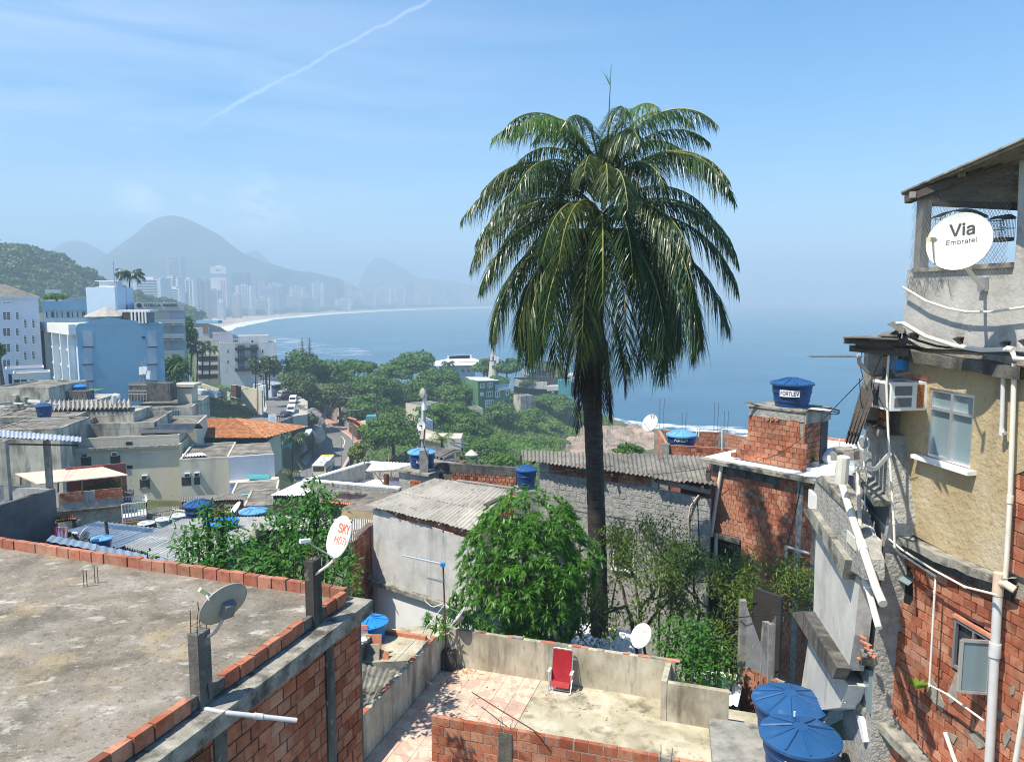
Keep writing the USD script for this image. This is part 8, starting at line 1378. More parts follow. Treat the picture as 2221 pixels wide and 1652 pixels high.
for k in range(9):
 a=k*2.3; d=nrm(np.array([math.cos(a),math.sin(a),.55+.3*(k%3)])); s_=nrm(np.cross(d,ZX))*.055; p=hd+ZX*.02; part(g,'leaf',MB().add([p,p+d*.12+s_,p+d*.25-ZX*.02,p+d*.12-s_,p+d*.13-ZX*.015],[[0,1,4],[1,2,4],[2,3,4],[3,0,4]]),'bright_leaf')
AW=Wall((6.45+.164*14,13.1+.986*14),(6.45-.164*.4,13.1-.986*.4)); nA=AW.n
def AP(f,pts,o=0):return Polygon([(lambda w:(np.dot(w-AW.a,AW.x),w[2]))(AW.px(*f(*p),o))for p in pts]).buffer(0)
def AQ(f,x,y,o=0):return AW.px(*f(x,y),o)
g=thing('porch','rickety porch of dark beams and torn sheets with a blue tarp beside the tan house','porch',AQ(cX,600,640));
for p,q,w_,h_ in(((430,75),(830,88),.12,.12),((475,130),(840,160),.14,.12),((520,105),(800,125),.14,.16),((590,150),(780,30),.08,.08)):part(g,'beam',MB().bar(AQ(cX,*p,.2),AQ(cX,*q,.2),w_,h_),'dark_wood')
for p,q,r_,s_ in(((400,58),(580,60),(600,42),(440,52)),((570,58),(800,70),(810,30),(600,44)),((655,45),(790,48),(810,5),(700,20)),((720,-60+20),(830,30),(850,-20),(760,-55))):part(g,'torn_sheet',MB().slab(np.array([[AQ(cX,*p,.5),AQ(cX,*q,.5)],[AQ(cX,*s_,-.6),AQ(cX,*r_,-.6)]]),.02),'fibre_dark')
part(g,'blue_tarp',MB().slab(np.array([[AQ(cX,590,70,.4),AQ(cX,790,72,.4)],[AQ(cX,600,52,.0),AQ(cX,790,54,.0)]]),.015),'lid_bright')
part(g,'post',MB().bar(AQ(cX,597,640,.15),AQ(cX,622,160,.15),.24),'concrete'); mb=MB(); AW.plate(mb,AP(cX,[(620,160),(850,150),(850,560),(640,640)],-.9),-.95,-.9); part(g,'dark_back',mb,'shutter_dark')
part(g,'blue_drum',MB().lathe([(.15,0),(.16,.3),(.02,.32)],AQ(cX,815,285,-.2),14),'lid_bright'); emit(g,'brick',bricks(AW,AP(cX,[(648,535),(712,550),(710,700),(645,670)],.06),.12,.22,off=.06,depth=.06,seed=5),'brick_red')
for k in range(4):
 x=lambda f0_,f1_:f0_+(f1_-f0_)*k/4; y=lambda f0_,f1_:f0_+(f1_-f0_)*(k+1.06)/4
 part(g,'hanging_sheet',corr([AQ(cX,x(412,500),x(812,826),.7),AQ(cX,y(412,500),y(812,826),.65),AQ(cX,y(550,690),y(350,310),.2),AQ(cX,x(550,690),x(350,310),.2)],.16,.03),'dark_wood')
g=thing('alley_house','row of rough grey house walls stepping down the alley beside the tan house','house',AW.pt(9,44)); mb=MB(); AW.plate(mb,AP(cX,[(480,900),(575,690),(640,700),(720,760),(738,1390),(690,1600),(681,1768),(640,2300),(616,2667),(590,3300),(380,3300),(420,2300),(500,1500)]),-.4,0); part(g,'wall',mb,'render_rough')
mb=MB(); AW.plate(mb,AP(cX,[(575,690),(640,640),(725,720),(725,765),(640,715)]),.0,.2); part(g,'coping',mb,'ledge'); mb=MB(); AW.plate(mb,AP(cX,[(570,1040),(590,1030),(745,1235),(740,1275)]),.0,.25); part(g,'coping',mb,'ledge')
mb=MB(); AW.plate(mb,AP(cX,[(565,1085),(735,1285),(735,1400),(700,1400),(560,1240)]),.001,.01); part(g,'dark_patch',mb,'dark_render'); mb=MB(); AW.plate(mb,AP(cY,[(840,715),(930,680),(1010,900),(1000,960),(915,930)]),.0,.22); part(g,'ledge',mb,'ledge')
for k in range(14):q=AQ(cY,868+(k*37)%130,720+(k*53)%200,.24); part(g,'clay_shard',MB().cbox(q,(.08,.05,.025),k),'clay_chip')
mb=MB(); AW.plate(mb,AP(cY,[(915,960),(985,990),(975,1300),(940,1100)]),.0,.06); part(g,'side_window',mb,'pane_ribbed'); mb=MB(); AW.plate(mb,AP(cY,[(893,1315),(925,1320),(955,1505),(940,1512)]),.0,.07); part(g,'window_sill',mb,'white_paint')
oL=.45; g=thing('alley_house','lower grey alley house with a pale smooth wall and mossy ledges','house',AW.pt(5,43));
for nm,f,pts,a,b_,m_ in(('upper_wall',cX,[(212,1072),(262,1045),(440,1262),(560,1652),(560,1800),(400,1700),(150,1295)],-.3,0,'render_rough'),('smooth_wall',cX,[(175,1370),(400,1700),(480,1800),(440,2200),(400,2450),(150,2120),(160,1700)],-.35,-.1,'smooth_render'),('lower_wall',cX,[(120,2200),(400,2560),(340,2720),(40,2760)],-.4,-.1,'smooth_render'),('upper_ledge',cX,[(148,1292),(212,1290),(470,1660),(445,1800),(380,1660)],-.1,.12,'ledge'),('lower_ledge',cX,[(70,2040),(160,2030),(420,2440),(380,2520)],-.1,.14,'dark_concrete'),('parapet_cap',cX,[(212,1074),(262,1046),(442,1262),(432,1290)],-.32,.04,'ledge')):mb=MB(); AW.plate(mb,AP(f,pts,oL),oL+a,oL+b_); part(g,nm,mb,m_)
part(g,'window',MB().frame(AQ(cX,168,1275,oL),AW.x*.5,nA*.06,ZX*.38),'white_paint')
q=AQ(cX,600,1640,.05); g=thing('air_conditioner','cream air conditioner under a small hood on the grey alley wall','air conditioner',q); part(g,'hood',MB().frame(q+ZX*.28,AW.x*.55,nA*.42,ZX*.2),'pvc'); part(g,'case',MB().frame(q+AW.x*.1,AW.x*.42,nA*.34,ZX*.28),'grey_panel'); part(g,'vent',MB().frame(q+AW.x*.13+nA*.34+ZX*.03,AW.x*.36,nA*.006,ZX*.22),'pvc_dark')
g=thing('rain_gutter','short stone gutter on a post feeding the long white drain down the alley','gutter',AQ(cX,400,1090,.8)); part(g,'gutter',MB().bar(AQ(cX,330,905,.9),AQ(cX,500,905,.6),.2,.14),'grey_wood'); part(g,'cap_stone',MB().bar(AQ(cX,345,865,.9),AQ(cX,480,862,.6),.25,.05),'ledge'); part(g,'pole',MB().tube([AQ(cX,405,915,.85),AQ(cX,390,1100,.85)],.10,10),'pvc')
for w,f,pts,r_,o_ in(('long white drainpipe slanting down the alley walls',cX,[(388,1095),(440,1270),(540,1560),(640,1860),(690,1975)],.065,.6),('cream pipe dropping from an elbow along the grey alley wall',cX,[(735,895),(640,1000),(515,1002),(508,1020),(535,1640),(528,1780)],.036,.35),('white pipe zigzagging to the foot of the pilaster',cX,[(470,1665),(510,1660),(575,1840),(660,2150)],.055,.3),('thin grey pipe running straight down the alley wall',cX,[(505,1150),(480,1640),(400,2360),(355,2700)],.022,.15),('small bent white pipe beside the lower blue tank',cX,[(395,2600),(420,2690),(405,2700)],.03,.3)):pipe('pipe',w,[AQ(f,*p,o_)for p in pts],r_,'pvc',(2,))
cable('cable','coil of white cable hanging on the grey alley wall',[AQ(cX,550+42*math.cos(k*.7)+6*math.sin(k*2.1),815+52*math.sin(k*.7)+5*math.cos(k*1.7),.2)for k in range(44)],.010,'white_paint',n=130); cable('cable','white cable hanging from the coil down the alley wall',[AQ(cX,x,y,.2)for x,y in((580,870),(545,960),(575,1050),(558,1200),(560,1350),(600,1420),(625,1485))],.012,'white_paint')
t=thing('tv_antenna','slim yagi aerial held out over the sea from the porch post','antenna',AQ(cX,520,185,1.2)); yagi(t,AQ(cX,160,188,1.2),AQ(cX,525,184,1.2),16,.10,'steel_pole','galvanised'); part(t,'bracket',MB().tube([AQ(cX,515,185,1.2),AQ(cX,520,240,1.1),AQ(cX,590,310,.3)],.03,6),'steel_pole')
for a,c,w in(((540,150),(545,340),'porch'),((520,350),(580,690),'hanging sheet'),((680,180),(620,420),'dark porch interior')):cable('cable',f'thin black wire dangling by the {w}',[AQ(cX,*a,.5),AQ(cX,(a[0]+c[0])/2-20,(a[1]+c[1])/2,.5),AQ(cX,*c,.3)],.008)
cable('cable','black cable strung across the alley above the blue tanks',[at(*cY(-30,610),19),at(*cY(400,570),18),at(*cY(745,478),16.5)],.014); cable('cable','second black cable across the alley behind the blue tanks',[at(*cY(410,1095),17),at(*cY(690,1028),15.5)],.014)
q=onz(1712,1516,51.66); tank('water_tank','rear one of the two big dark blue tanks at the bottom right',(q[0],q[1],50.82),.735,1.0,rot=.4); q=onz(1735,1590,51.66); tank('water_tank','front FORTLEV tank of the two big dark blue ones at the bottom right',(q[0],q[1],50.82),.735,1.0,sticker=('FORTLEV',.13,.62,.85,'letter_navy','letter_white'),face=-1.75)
t=thing('tank_platform','low concrete platform under the two big blue tanks','platform',(5.4,14,50)); part(t,'slab',MB().frame((4.35,15.6,50.6),(2.6,-.7,0),(-.9,-4.2,0),ZX*.2),'concrete'); part(t,'base',MB().frame((4.4,15.5,43),(2.5,-.7,0),(-.9,-4.0,0),ZX*7.59),'render_grey'); solo('pipe_stub',MB().tube([at(*cY(418,1320),13.9),at(*cY(420,1285),13.9)],.02,8),'pvc','short white pipe stub on the rear blue tank lid','pipe')
c=at(*c6(1940,715),17.6); n_=tilt_normal(*c6(1940,715),-.8,.4,.72); dish('satellite_dish','white Claro dish behind the terrace back wall',c,n_,.31,texts=[('Claro',.10,.02,.09,'letter_pale_red',False)],X=inplane(n_,*c6(1940,715),1,-.22),lnb=c+n_*.36+np.array([-.2,0,-.1]),arm=[at(*c6(1940,810),17.65),at(*c6(1937,870),17.65)])
c=at(*cY(655,1185),17.2); n_=tilt_normal(*cY(655,1185),-.8,.4,.75); dish('satellite_dish','white Claro dish partly hidden by the alley wall behind the blue tanks',c,n_,.33,texts=[('Claro',.11,.02,.08,'letter_pale_red',False)],X=inplane(n_,*cY(655,1185),1,-.1),lnb=c+n_*.36+np.array([-.2,0,-.15]),arm=[c+np.array([0,.1,-.7])])
loose_roof('white_roof','white corrugated lean-to roof at the foot of the palm',[at(1225,1415,21),at(1390,1440,20),at(1395,1375,23),at(1262,1345,24)],4,1,'white_sheet',seed=71); loose_roof('white_roof','small pale corrugated roof behind the low terrace wall',[at(1490,1520,18),at(1600,1530,17),at(1615,1462,20),at(1500,1450,21)],3,1,'white_sheet',seed=72)
t=thing('netted_stair','dark stairwell closed with wire netting between concrete posts at the foot of the brick house','stairwell',at(*cY(150,1050),19.5));
for x0,y0,x1,y1,Y in((30,1060,45,480,19),(180,1085,215,640,18.6),(240,1090,250,650,18.4)):part(t,'post',MB().bar(at(*cY(x0,y0),Y),at(*cY(x1,y1),Y),.16),'concrete')
nw=Wall(at(*cY(40,900),19),at(*cY(300,980),18.2)); mb=MB(); a,b_=nw.uv(*cY(60,960)),nw.uv(*cY(290,560)); nb=MB()
for k in range(40):
 for sg in(-1,1):
  x=a[0]+(b_[0]-a[0])*k/40; x2=x+sg*(b_[1]-a[1])*.5; x2=min(max(x2,a[0]),b_[0]); nb.tube([nw.pt(x,a[1],.02),nw.pt(x2,a[1]+abs(x2-x)*2,.02)],.005,3,False)
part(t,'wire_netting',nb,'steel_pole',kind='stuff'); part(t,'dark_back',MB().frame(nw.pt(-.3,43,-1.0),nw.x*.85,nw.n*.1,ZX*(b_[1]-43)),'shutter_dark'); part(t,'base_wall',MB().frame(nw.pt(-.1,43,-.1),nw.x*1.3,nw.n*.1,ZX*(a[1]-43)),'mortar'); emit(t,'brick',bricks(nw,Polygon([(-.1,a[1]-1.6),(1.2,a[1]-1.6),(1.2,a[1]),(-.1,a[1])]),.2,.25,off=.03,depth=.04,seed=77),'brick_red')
solo('alley_floor',MB().frame((-2,30,43.2),(14,-4,0),(-4,-22,0),ZX*.3),'dark_concrete',kind='structure')
# trees and plants
def blades(base,d,drop,L,w,seg=2):
 """Narrow hanging leaf blades: strips of seg pieces from base along d, bending by drop."""
 base,d=np.asarray(base,float),np.asarray(d,float); k=len(base); L=np.broadcast_to(L,(k,)); w=np.broadcast_to(w,(k,))
 side=np.cross(d,np.array([0,0,1.0])+NR.normal(0,.25,(k,3))); side/=np.linalg.norm(side,axis=1,keepdims=True)+1e-9; V=[]
 for j in range(seg+1):
  q=j/seg; c=base+d*(L*q)[:,None]+np.array([0,0,-1.0])*(drop*L*q*q)[:,None]; h=(w*(1-q)**.7*(.6 if j==0 else 1))[:,None]/2; V+=[c-side*h,c+side*h]
 V=np.stack(V,1).reshape(-1,3); n_=2*(seg+1); i=np.arange(k)[:,None]*n_; f=[]
 for j in range(seg):a=2*j; f+=[i+[[a,a+1,a+3]],i+[[a,a+3,a+2]]]
 return V,np.vstack(f)
def frond(t,c,az,e0,L,bend,mat,nl=62,ll=.55,lw=.028,name='frond',hang=.55,rib='palm_rib',r0=.035,p=1.5):
 n_=22; q=np.linspace(0,1,n_); th=e0-bend*q**p; d=np.stack([np.cos(az)*np.cos(th),np.sin(az)*np.cos(th),np.sin(th)],1)
 P=np.asarray(c,float)+np.vstack([[0,0,0],np.cumsum((d[1:]+d[:-1])/2*L/(n_-1),0)]); f=part(t,name,MB().tube(P,np.linspace(r0,.008,n_),5),rib)
 s=np.linspace(.10,1,nl); B=np.stack([np.interp(s,q,P[:,k])for k in range(3)],1); D=np.stack([np.interp(s,q,d[:,k])for k in range(3)],1); D/=np.linalg.norm(D,axis=1,keepdims=True)
 S=np.cross(D,[0,0,1.0]); S/=np.linalg.norm(S,axis=1,keepdims=True)+1e-6; U=np.cross(S,D); mb=MB(); len_=ll*np.clip(np.minimum(s*3.2,(1.08-s)*3.0),.3,1)
 for sg in(-1,1):
  dd=D*NR.uniform(.35,.7,(nl,1))+S*sg*NR.uniform(.4,.9,(nl,1))+U*NR.uniform(-.15,.3,(nl,1))-np.array([0,0,1.0])*NR.uniform(.1,.5,(nl,1)); dd/=np.linalg.norm(dd,axis=1,keepdims=True)
  mb.add(*blades(B,dd,NR.uniform(.5,1.3,nl)*hang/.55,len_*NR.uniform(.8,1.15,nl),lw,3))
 part(f,'leaflets',mb,mat,kind='stuff'); return P
tr=[at(u,v,22.6)for u,v in((1302,1470),(1299,1330),(1296,1200),(1291,1060),(1287,940),(1283,850),(1285,740),(1295,600),(1303,480))]; t=thing('palm_tree','tall dark palm with a broad drooping crown towering over the terrace','palm',tr[0])
Q=resample(tr,90); rr=np.interp(np.linspace(0,1,90),[0,.12,.5,.75,.9,1],[.33,.285,.275,.30,.23,.17]); rr=rr*(1+.022*np.sin(np.arange(90)*2.1)+.02*NR.rand(90)); part(t,'trunk',MB().tube(Q,rr,16),'palm_bark',smooth=60)
top=at(1303,470,22.6)
FR=[(2.7,1.40,4.0,2.3,1.5,.9,'palm_young'),(.35,1.38,3.9,2.2,1.5,.9,'palm_young'),(-1.5,1.30,3.7,2.3,1.4,.8,'palm_leaf'),(-1.0,1.38,3.7,2.1,1.5,.9,'palm_young'),(1.4,1.35,3.7,2.1,1.5,.8,'palm_leaf'),(-2.0,1.34,3.6,2.2,1.4,.8,'palm_leaf'),(2.1,1.3,4.0,2.2,1.4,.8,'palm_leaf'),(-.5,1.28,4.0,2.3,1.4,.8,'palm_leaf'),(-2.6,1.28,4.0,2.3,1.4,.8,'palm_leaf')]
FR+=[(a,e,L,2.05,1.15,.35,'palm_leaf')for a,e,L in((3.05,.98,4.7),(.12,.95,4.7),(-2.3,.95,4.2),(-.7,.95,4.3),(2.2,.95,4.4),(.9,.95,4.4),(-1.5,.9,3.9),(-1.1,.95,3.6),(-1.9,.95,3.6))]
FR+=[(a,e,L,1.9,1.0,.0,'palm_leaf')for a,e,L in((3.2,.62,4.7),(-.08,.62,4.8),(-2.75,.6,4.6),(.55,.6,4.5),(2.6,.6,4.5),(-.42,.6,4.6),(-1.3,.45,4.4),(-1.85,.5,4.4),(1.5,.6,4.3),(-.9,.5,4.5),(-2.25,.5,4.5))]
FR+=[(a,e,L,1.85,.62,-.45,'palm_leaf')for a,e,L in((3.0,.42,5.1),(-3.0,.36,5.2),(.15,.40,5.1),(-.25,.36,5.2),(-2.2,.3,5.3),(-1.57,.25,5.3),(-.8,.3,5.2),(-2.6,.32,5.2),(1.6,.3,4.9),(2.3,.3,5.0),(.8,.3,5.0),(-1.2,.22,5.2),(-1.95,.22,5.2),(-.5,.3,5.2),(2.75,.2,4.9),(.4,.2,4.9),(-1.4,.12,5.0),(-1.1,.1,5.1),(-1.75,.15,5.2),(-.6,.1,5.0),(-2.05,.1,5.0),(-2.45,.15,5.1),(2.95,.1,4.9),(.05,.12,4.9),(-.35,.12,5.0),(-2.8,.15,5.0),(-2.9,.05,4.7),(-.1,.05,4.7),(-1.75,.0,4.6),(-1.0,.0,4.6),(-2.4,.0,4.6))]
FR+=[(a*.9+.2,.8+.1*(a%3),4.2+.15*(a%4),2.0,1.1,.2,'palm_leaf')for a in range(-4,4)]+[(a*.95+.5,1.2,4.0,2.15,1.3,.6,'palm_young' if a%3==0 else 'palm_leaf')for a in range(-3,4)]+[(a*.8-.1,.5,4.9,1.9,.8,-.2,'palm_leaf')for a in range(-4,4)]
for az,e0,L,b,p_,dz,m_ in FR:frond(t,top+np.array([math.cos(az),math.sin(az),0])*.17+ZX*(dz+(.25 if e0>.9 else 0)),az+R.uniform(-.16,.16),e0+R.uniform(-.07,.07),L*R.uniform(.88,1.06),b*R.uniform(.9,1.08),R.choice(['palm_leaf','palm_leaf','palm_old'])if m_=='palm_leaf' else m_,112,(.88 if e0<.5 else.66 if e0<1.2 else.55)*R.uniform(.85,1.1),.042,hang=.6,p=p_)
f=part(t,'spear_leaf',MB().tube([top+ZX*.4,at(1318,300,22.6),at(1325,140,22.6)],[.04,.025,.006],6),'palm_young'); part(f,'leaflets',MB().add(*blades([at(1322,185,22.6)]*6,nrm([-.4,0,.9])+NR.normal(0,.3,(6,3)),.3,.35,.02)),'palm_young')
for k in range(26):az=R.uniform(-3.1,3.1); frond(t,at(1288,690+R.uniform(-40,70),22.6)+np.array([math.cos(az),math.sin(az),0])*.22,az,-1.25,R.uniform(1.3,2.8),.3,'palm_dead',30,.5,.03,'dead_frond',rib='bark',r0=.02,p=.6)
for az,L in((3.0,2.6),(-.2,3.0)):frond(t,at(1290,650,22.6)+np.array([math.cos(az),math.sin(az),0])*.2,az,-.85,L,.7,'palm_dead',40,.42,.03,'dead_frond',rib='bark',r0=.02,p=.5)
mc=at(1150,1238,20.0); t=thing('mango_tree','dense round mango tree with star-shaped leaf clusters over the terrace wall','tree',(mc[0]+.3,mc[1]+1.0,46)); part(t,'trunk',MB().tube([(mc[0]+.3,mc[1]+1.0,46),(mc[0]+.2,mc[1]+.7,49.5),mc],[.2,.17,.08],10),'bark')
for k in range(7):a=k*.9; part(t,'limb',MB().tube([(mc[0]+.2,mc[1]+.7,49.2),mc+np.array([math.cos(a)*.8,math.sin(a)*.6,.2]),mc+np.array([math.cos(a)*1.5,math.sin(a)*1.1,.5*math.sin(k)])],[.09,.06,.02],6),'bark')
lobes=[(1140,1235,20.0,1.75,1.45,1.8),(1145,1130,20.2,1.2,1.1,.85),(1070,1310,19.9,1.15,1.25,.85),(1180,1320,19.9,1.15,1.2,.85),(1240,1215,20.0,.8,.9,.75),(1080,1160,20.1,.75,.8,.6),(1205,1150,20.1,.75,.8,.6)]; cl=[]; rsn=np.random.RandomState(11)
for lu,lv,lY,rx,ry,rz in lobes:
 c=at(lu,lv,lY); m=int(230*rx*rz)
 d=rsn.normal(0,1,(m,3)); d/=np.linalg.norm(d,axis=1,keepdims=True)
 for k in range(m):
  p=c+d[k]*np.array([rx,ry,rz])*rsn.uniform(.74,1.10)
  if any(np.sum(((p-at(a,b,y))/np.array([x1,x2,x3]))**2)<.60 for a,b,y,x1,x2,x3 in lobes):continue
  cl.append((p,nrm(d[k]+[0,0,.5])))
items=[]
for p,n_ in cl:
 m=18; a=rsn.uniform(0,6.3,m); T_=nrm(np.cross(n_,[.3,.2,.9])); B_=np.cross(n_,T_); dd=(np.cos(a)[:,None]*T_+np.sin(a)[:,None]*B_)+n_*rsn.uniform(.1,.9,(m,1)); dd/=np.linalg.norm(dd,axis=1,keepdims=True); items.append((np.linalg.norm(p-EYE),MB().add(*blades([p]*m,dd,rsn.uniform(.1,.4,m),rsn.uniform(.17,.27,m),.050,3))))
emit(t,'leaf_cluster',items,'mango_leaf'); q=NR.normal(0,1,(900,3)); q/=np.linalg.norm(q,axis=1,keepdims=True); part(t,'inner_leaves',MB().add(*leaf_quads(mc+q*np.array([1.5,1.2,1.6])*NR.uniform(.6,.95,(900,1)),q,.3,2.2)),'mango_leaf',kind='stuff')
c=at(945,1350,18.9); t=thing('mango_shoot','small low mango shoot spilling over the terrace corner','bush',c-ZX*.8); part(t,'stem',MB().tube([c-ZX*1.2,c],.03,6),'bark')
for k in range(14):m=12; dd=NR.normal(0,1,(m,3))+[0,0,.2]; dd/=np.linalg.norm(dd,axis=1,keepdims=True); part(t,'leaf_cluster',MB().add(*blades([c+NR.normal(0,.22,3)]*m,dd,.5,.24,.05,3)),'mango_leaf')
def bush(name,label,blobs,mat,n=130,ll=.17,lw=.085,drop=.3,cat='bush',up=.25):
 c0=at(*blobs[0][:3]); t=thing(name,label,cat,(c0[0],c0[1],min(at(*b[:3])[2]for b in blobs)-2.0)); its=[]
 for u,v,Y,r in blobs:
  c=at(u,v,Y); part(t,'stem',MB().tube([(c0[0]*.5+c[0]*.5,c0[1]*.5+c[1]*.5,c[2]-2.2),c-ZX*r*.6,c+ZX*r*.5],[.05,.03,.012],6),'bark'); m=int(n*r*r*5)+12
  d=NR.normal(0,1,(m,3)); d/=np.linalg.norm(d,axis=1,keepdims=True); B=c+d*r*NR.uniform(.45,1.05,(m,1))*[1,.9,1.15]; dd=d*.6+NR.normal(0,.5,(m,3))+[0,0,up]; dd/=np.linalg.norm(dd,axis=1,keepdims=True)
  its.append((c[1],MB().add(*blades(B,dd,NR.uniform(.3,1,m)*drop*2,ll*NR.uniform(.7,1.2,m),lw,2))))
 emit(t,'foliage',its,mat,kind='stuff'); return t
bush('laurel_bush','glossy green bush left of the pair behind the brick parapet',[(430,1190,16.2,.62),(410,1235,15.8,.5),(475,1195,16.2,.62),(455,1140,16.4,.42),(450,1112,16.5,.25),(485,1118,16.6,.25),(490,1150,16.5,.4),(515,1215,15.8,.55),(465,1245,15.4,.5),(405,1180,16.6,.35)],'laurel_leaf')
bush('laurel_bush','larger glossy green bush right behind the SKY dish',[(600,1190,15.6,.72),(680,1140,16.4,.72),(640,1150,16.2,.65),(690,1090,16.6,.48),(615,1115,16.6,.38),(680,1075,16.8,.3),(560,1220,15.2,.5),(640,1240,14.8,.65),(700,1210,15.4,.6),(735,1190,15.8,.45),(745,1240,14.8,.4),(580,1250,14.6,.5),(720,1130,16.6,.4)],'laurel_leaf')
bush('sapling','small leafy sapling at the corner of the near brick house',[(755,1275,13.2,.25),(760,1310,13.2,.2)],'laurel_leaf',120,.14); bush('sapling','tiny seedling poking up behind the brick parapet',[(320,1208,15.0,.18)],'laurel_leaf',150,.14)
def twigs(t,p,d,L,r,depth,tips,rs):
 q=p+d*L; m=(p+q)/2+rs.normal(0,L*.07,3); part(t,'branch',MB().tube([p,m,q],[r,r*.85,r*.65],5),'bark')
 if depth==0:tips.append((q,d)); return
 tips+=[(q,d)]if depth<3 else[]
 for k in range(rs.choice([2,3])):nd=nrm(d+rs.normal(0,.55,3)+[0,0,.12]); twigs(t,q,nd,L*rs.uniform(.62,.85),r*.62,depth-1,tips,rs)
def thin_tree(name,label,base,dirs,L,mat,dens,seed,ll=.13,depth=4):
 rs=np.random.RandomState(seed); t=thing(name,label,'tree',base); tips=[]
 for d in dirs:twigs(t,np.asarray(base,float),nrm(d),L,.075,depth,tips,rs)
 its=[]
 for q,d in tips:
  if rs.rand()<dens:
   m=rs.randint(26,48); B=q+rs.normal(0,.17,(m,3)); dd=rs.normal(0,1,(m,3))+[0,0,.2]; dd/=np.linalg.norm(dd,axis=1,keepdims=True); its.append((q[1],MB().add(*blades(B,dd,.3,ll*rs.uniform(.7,1.3,m),.06,2))))
 emit(t,'leaf_spray',its,mat,kind='stuff'); return t
thin_tree('sparse_tree','sparse crooked tree with thin foliage before the long grey house',at(1375,1400,21.5),[(-.2,.1,1),(.5,0,.8),(.1,-.1,1)],1.25,'thin_leaf',.85,5); thin_tree('sparse_tree','bare-branched tree in front of the tall brick house',at(1500,1400,23.5),[(.2,0,1),(.6,.1,.7),(-.3,0,.8)],1.2,'yellow_leaf',.6,9); thin_tree('orange_tree','thin tree with yellow-orange leaf sprays by the brick house',at(1610,1420,21.5),[(0,0,1),(.35,-.1,.9),(-.35,0,.9)],1.0,'yellow_leaf',.9,14)
bush('yellow_shrub','yellow-green shrub between the palm trunk and the Claro dish',[(1430,1300,20.5,.62),(1390,1325,20.3,.5),(1480,1310,20.5,.55),(1370,1340,20.1,.35),(1460,1270,20.8,.35)],'yellow_leaf',90,.15,.07,.3); bush('dark_shrub','dark green shrub behind the right end of the terrace wall',[(1490,1400,19.0,.75),(1540,1440,18.6,.7),(1500,1460,18.2,.6),(1450,1380,19.5,.5),(1520,1400,18.8,.6)],'laurel_leaf',190,.15); bush('yellow_shrub','yellow-green shrub beside the netted stairwell',[(1560,1400,18.6,.45),(1590,1440,18.4,.4),(1550,1370,18.8,.3)],'yellow_leaf',60,.14,.07,.3)
def crown_tree(name,label,u,v,Y,hu,hv,mat,n=1500,size=.95,tiers=False,group='trees on the wooded slope'):
 c=at(u,v,Y); k=math.sqrt(1+((u-CX)/F)**2); rx,rz=hu*1.12/F*Y,hv*1.1/F*Y; ry=rx*.8; g=min(ground(c[0],c[1]),c[2]-rz*.7); t=thing(name,label,'tree',(c[0],c[1],g),group)
 part(t,'trunk',MB().tube([(c[0],c[1],g-1),(c[0]+.3,c[1],(g+c[2])/2),c],[.5,.4,.25],7),'bark'); V,N_=[],[]; n=int(n*1.7)
 for b in range(22):
  d=NR.normal(0,1,3); d[2]=abs(d[2])*.9-.35; d=nrm(d); o=c+d*np.array([rx,ry,rz])*NR.uniform(.45,.78); r=NR.uniform(.30,.46); m=n//22
  e=NR.normal(0,1,(m,3)); e[:,2]=e[:,2]*(1 if not tiers else.6)+.25; e/=np.linalg.norm(e,axis=1,keepdims=True); V.append(o+e*r*np.array([rx,ry,rz*(.55 if tiers else.95)])*NR.uniform(.75,1.06,(m,1))); N_.append(e+[0,0,.35])
 part(t,'crown',MB().add(*leaf_quads(np.vstack(V),np.vstack(N_),size*Y/260,1.5,tilt=.5)),mat,kind='stuff')
al,du,br='almond_leaf','dull_leaf','bright_leaf'
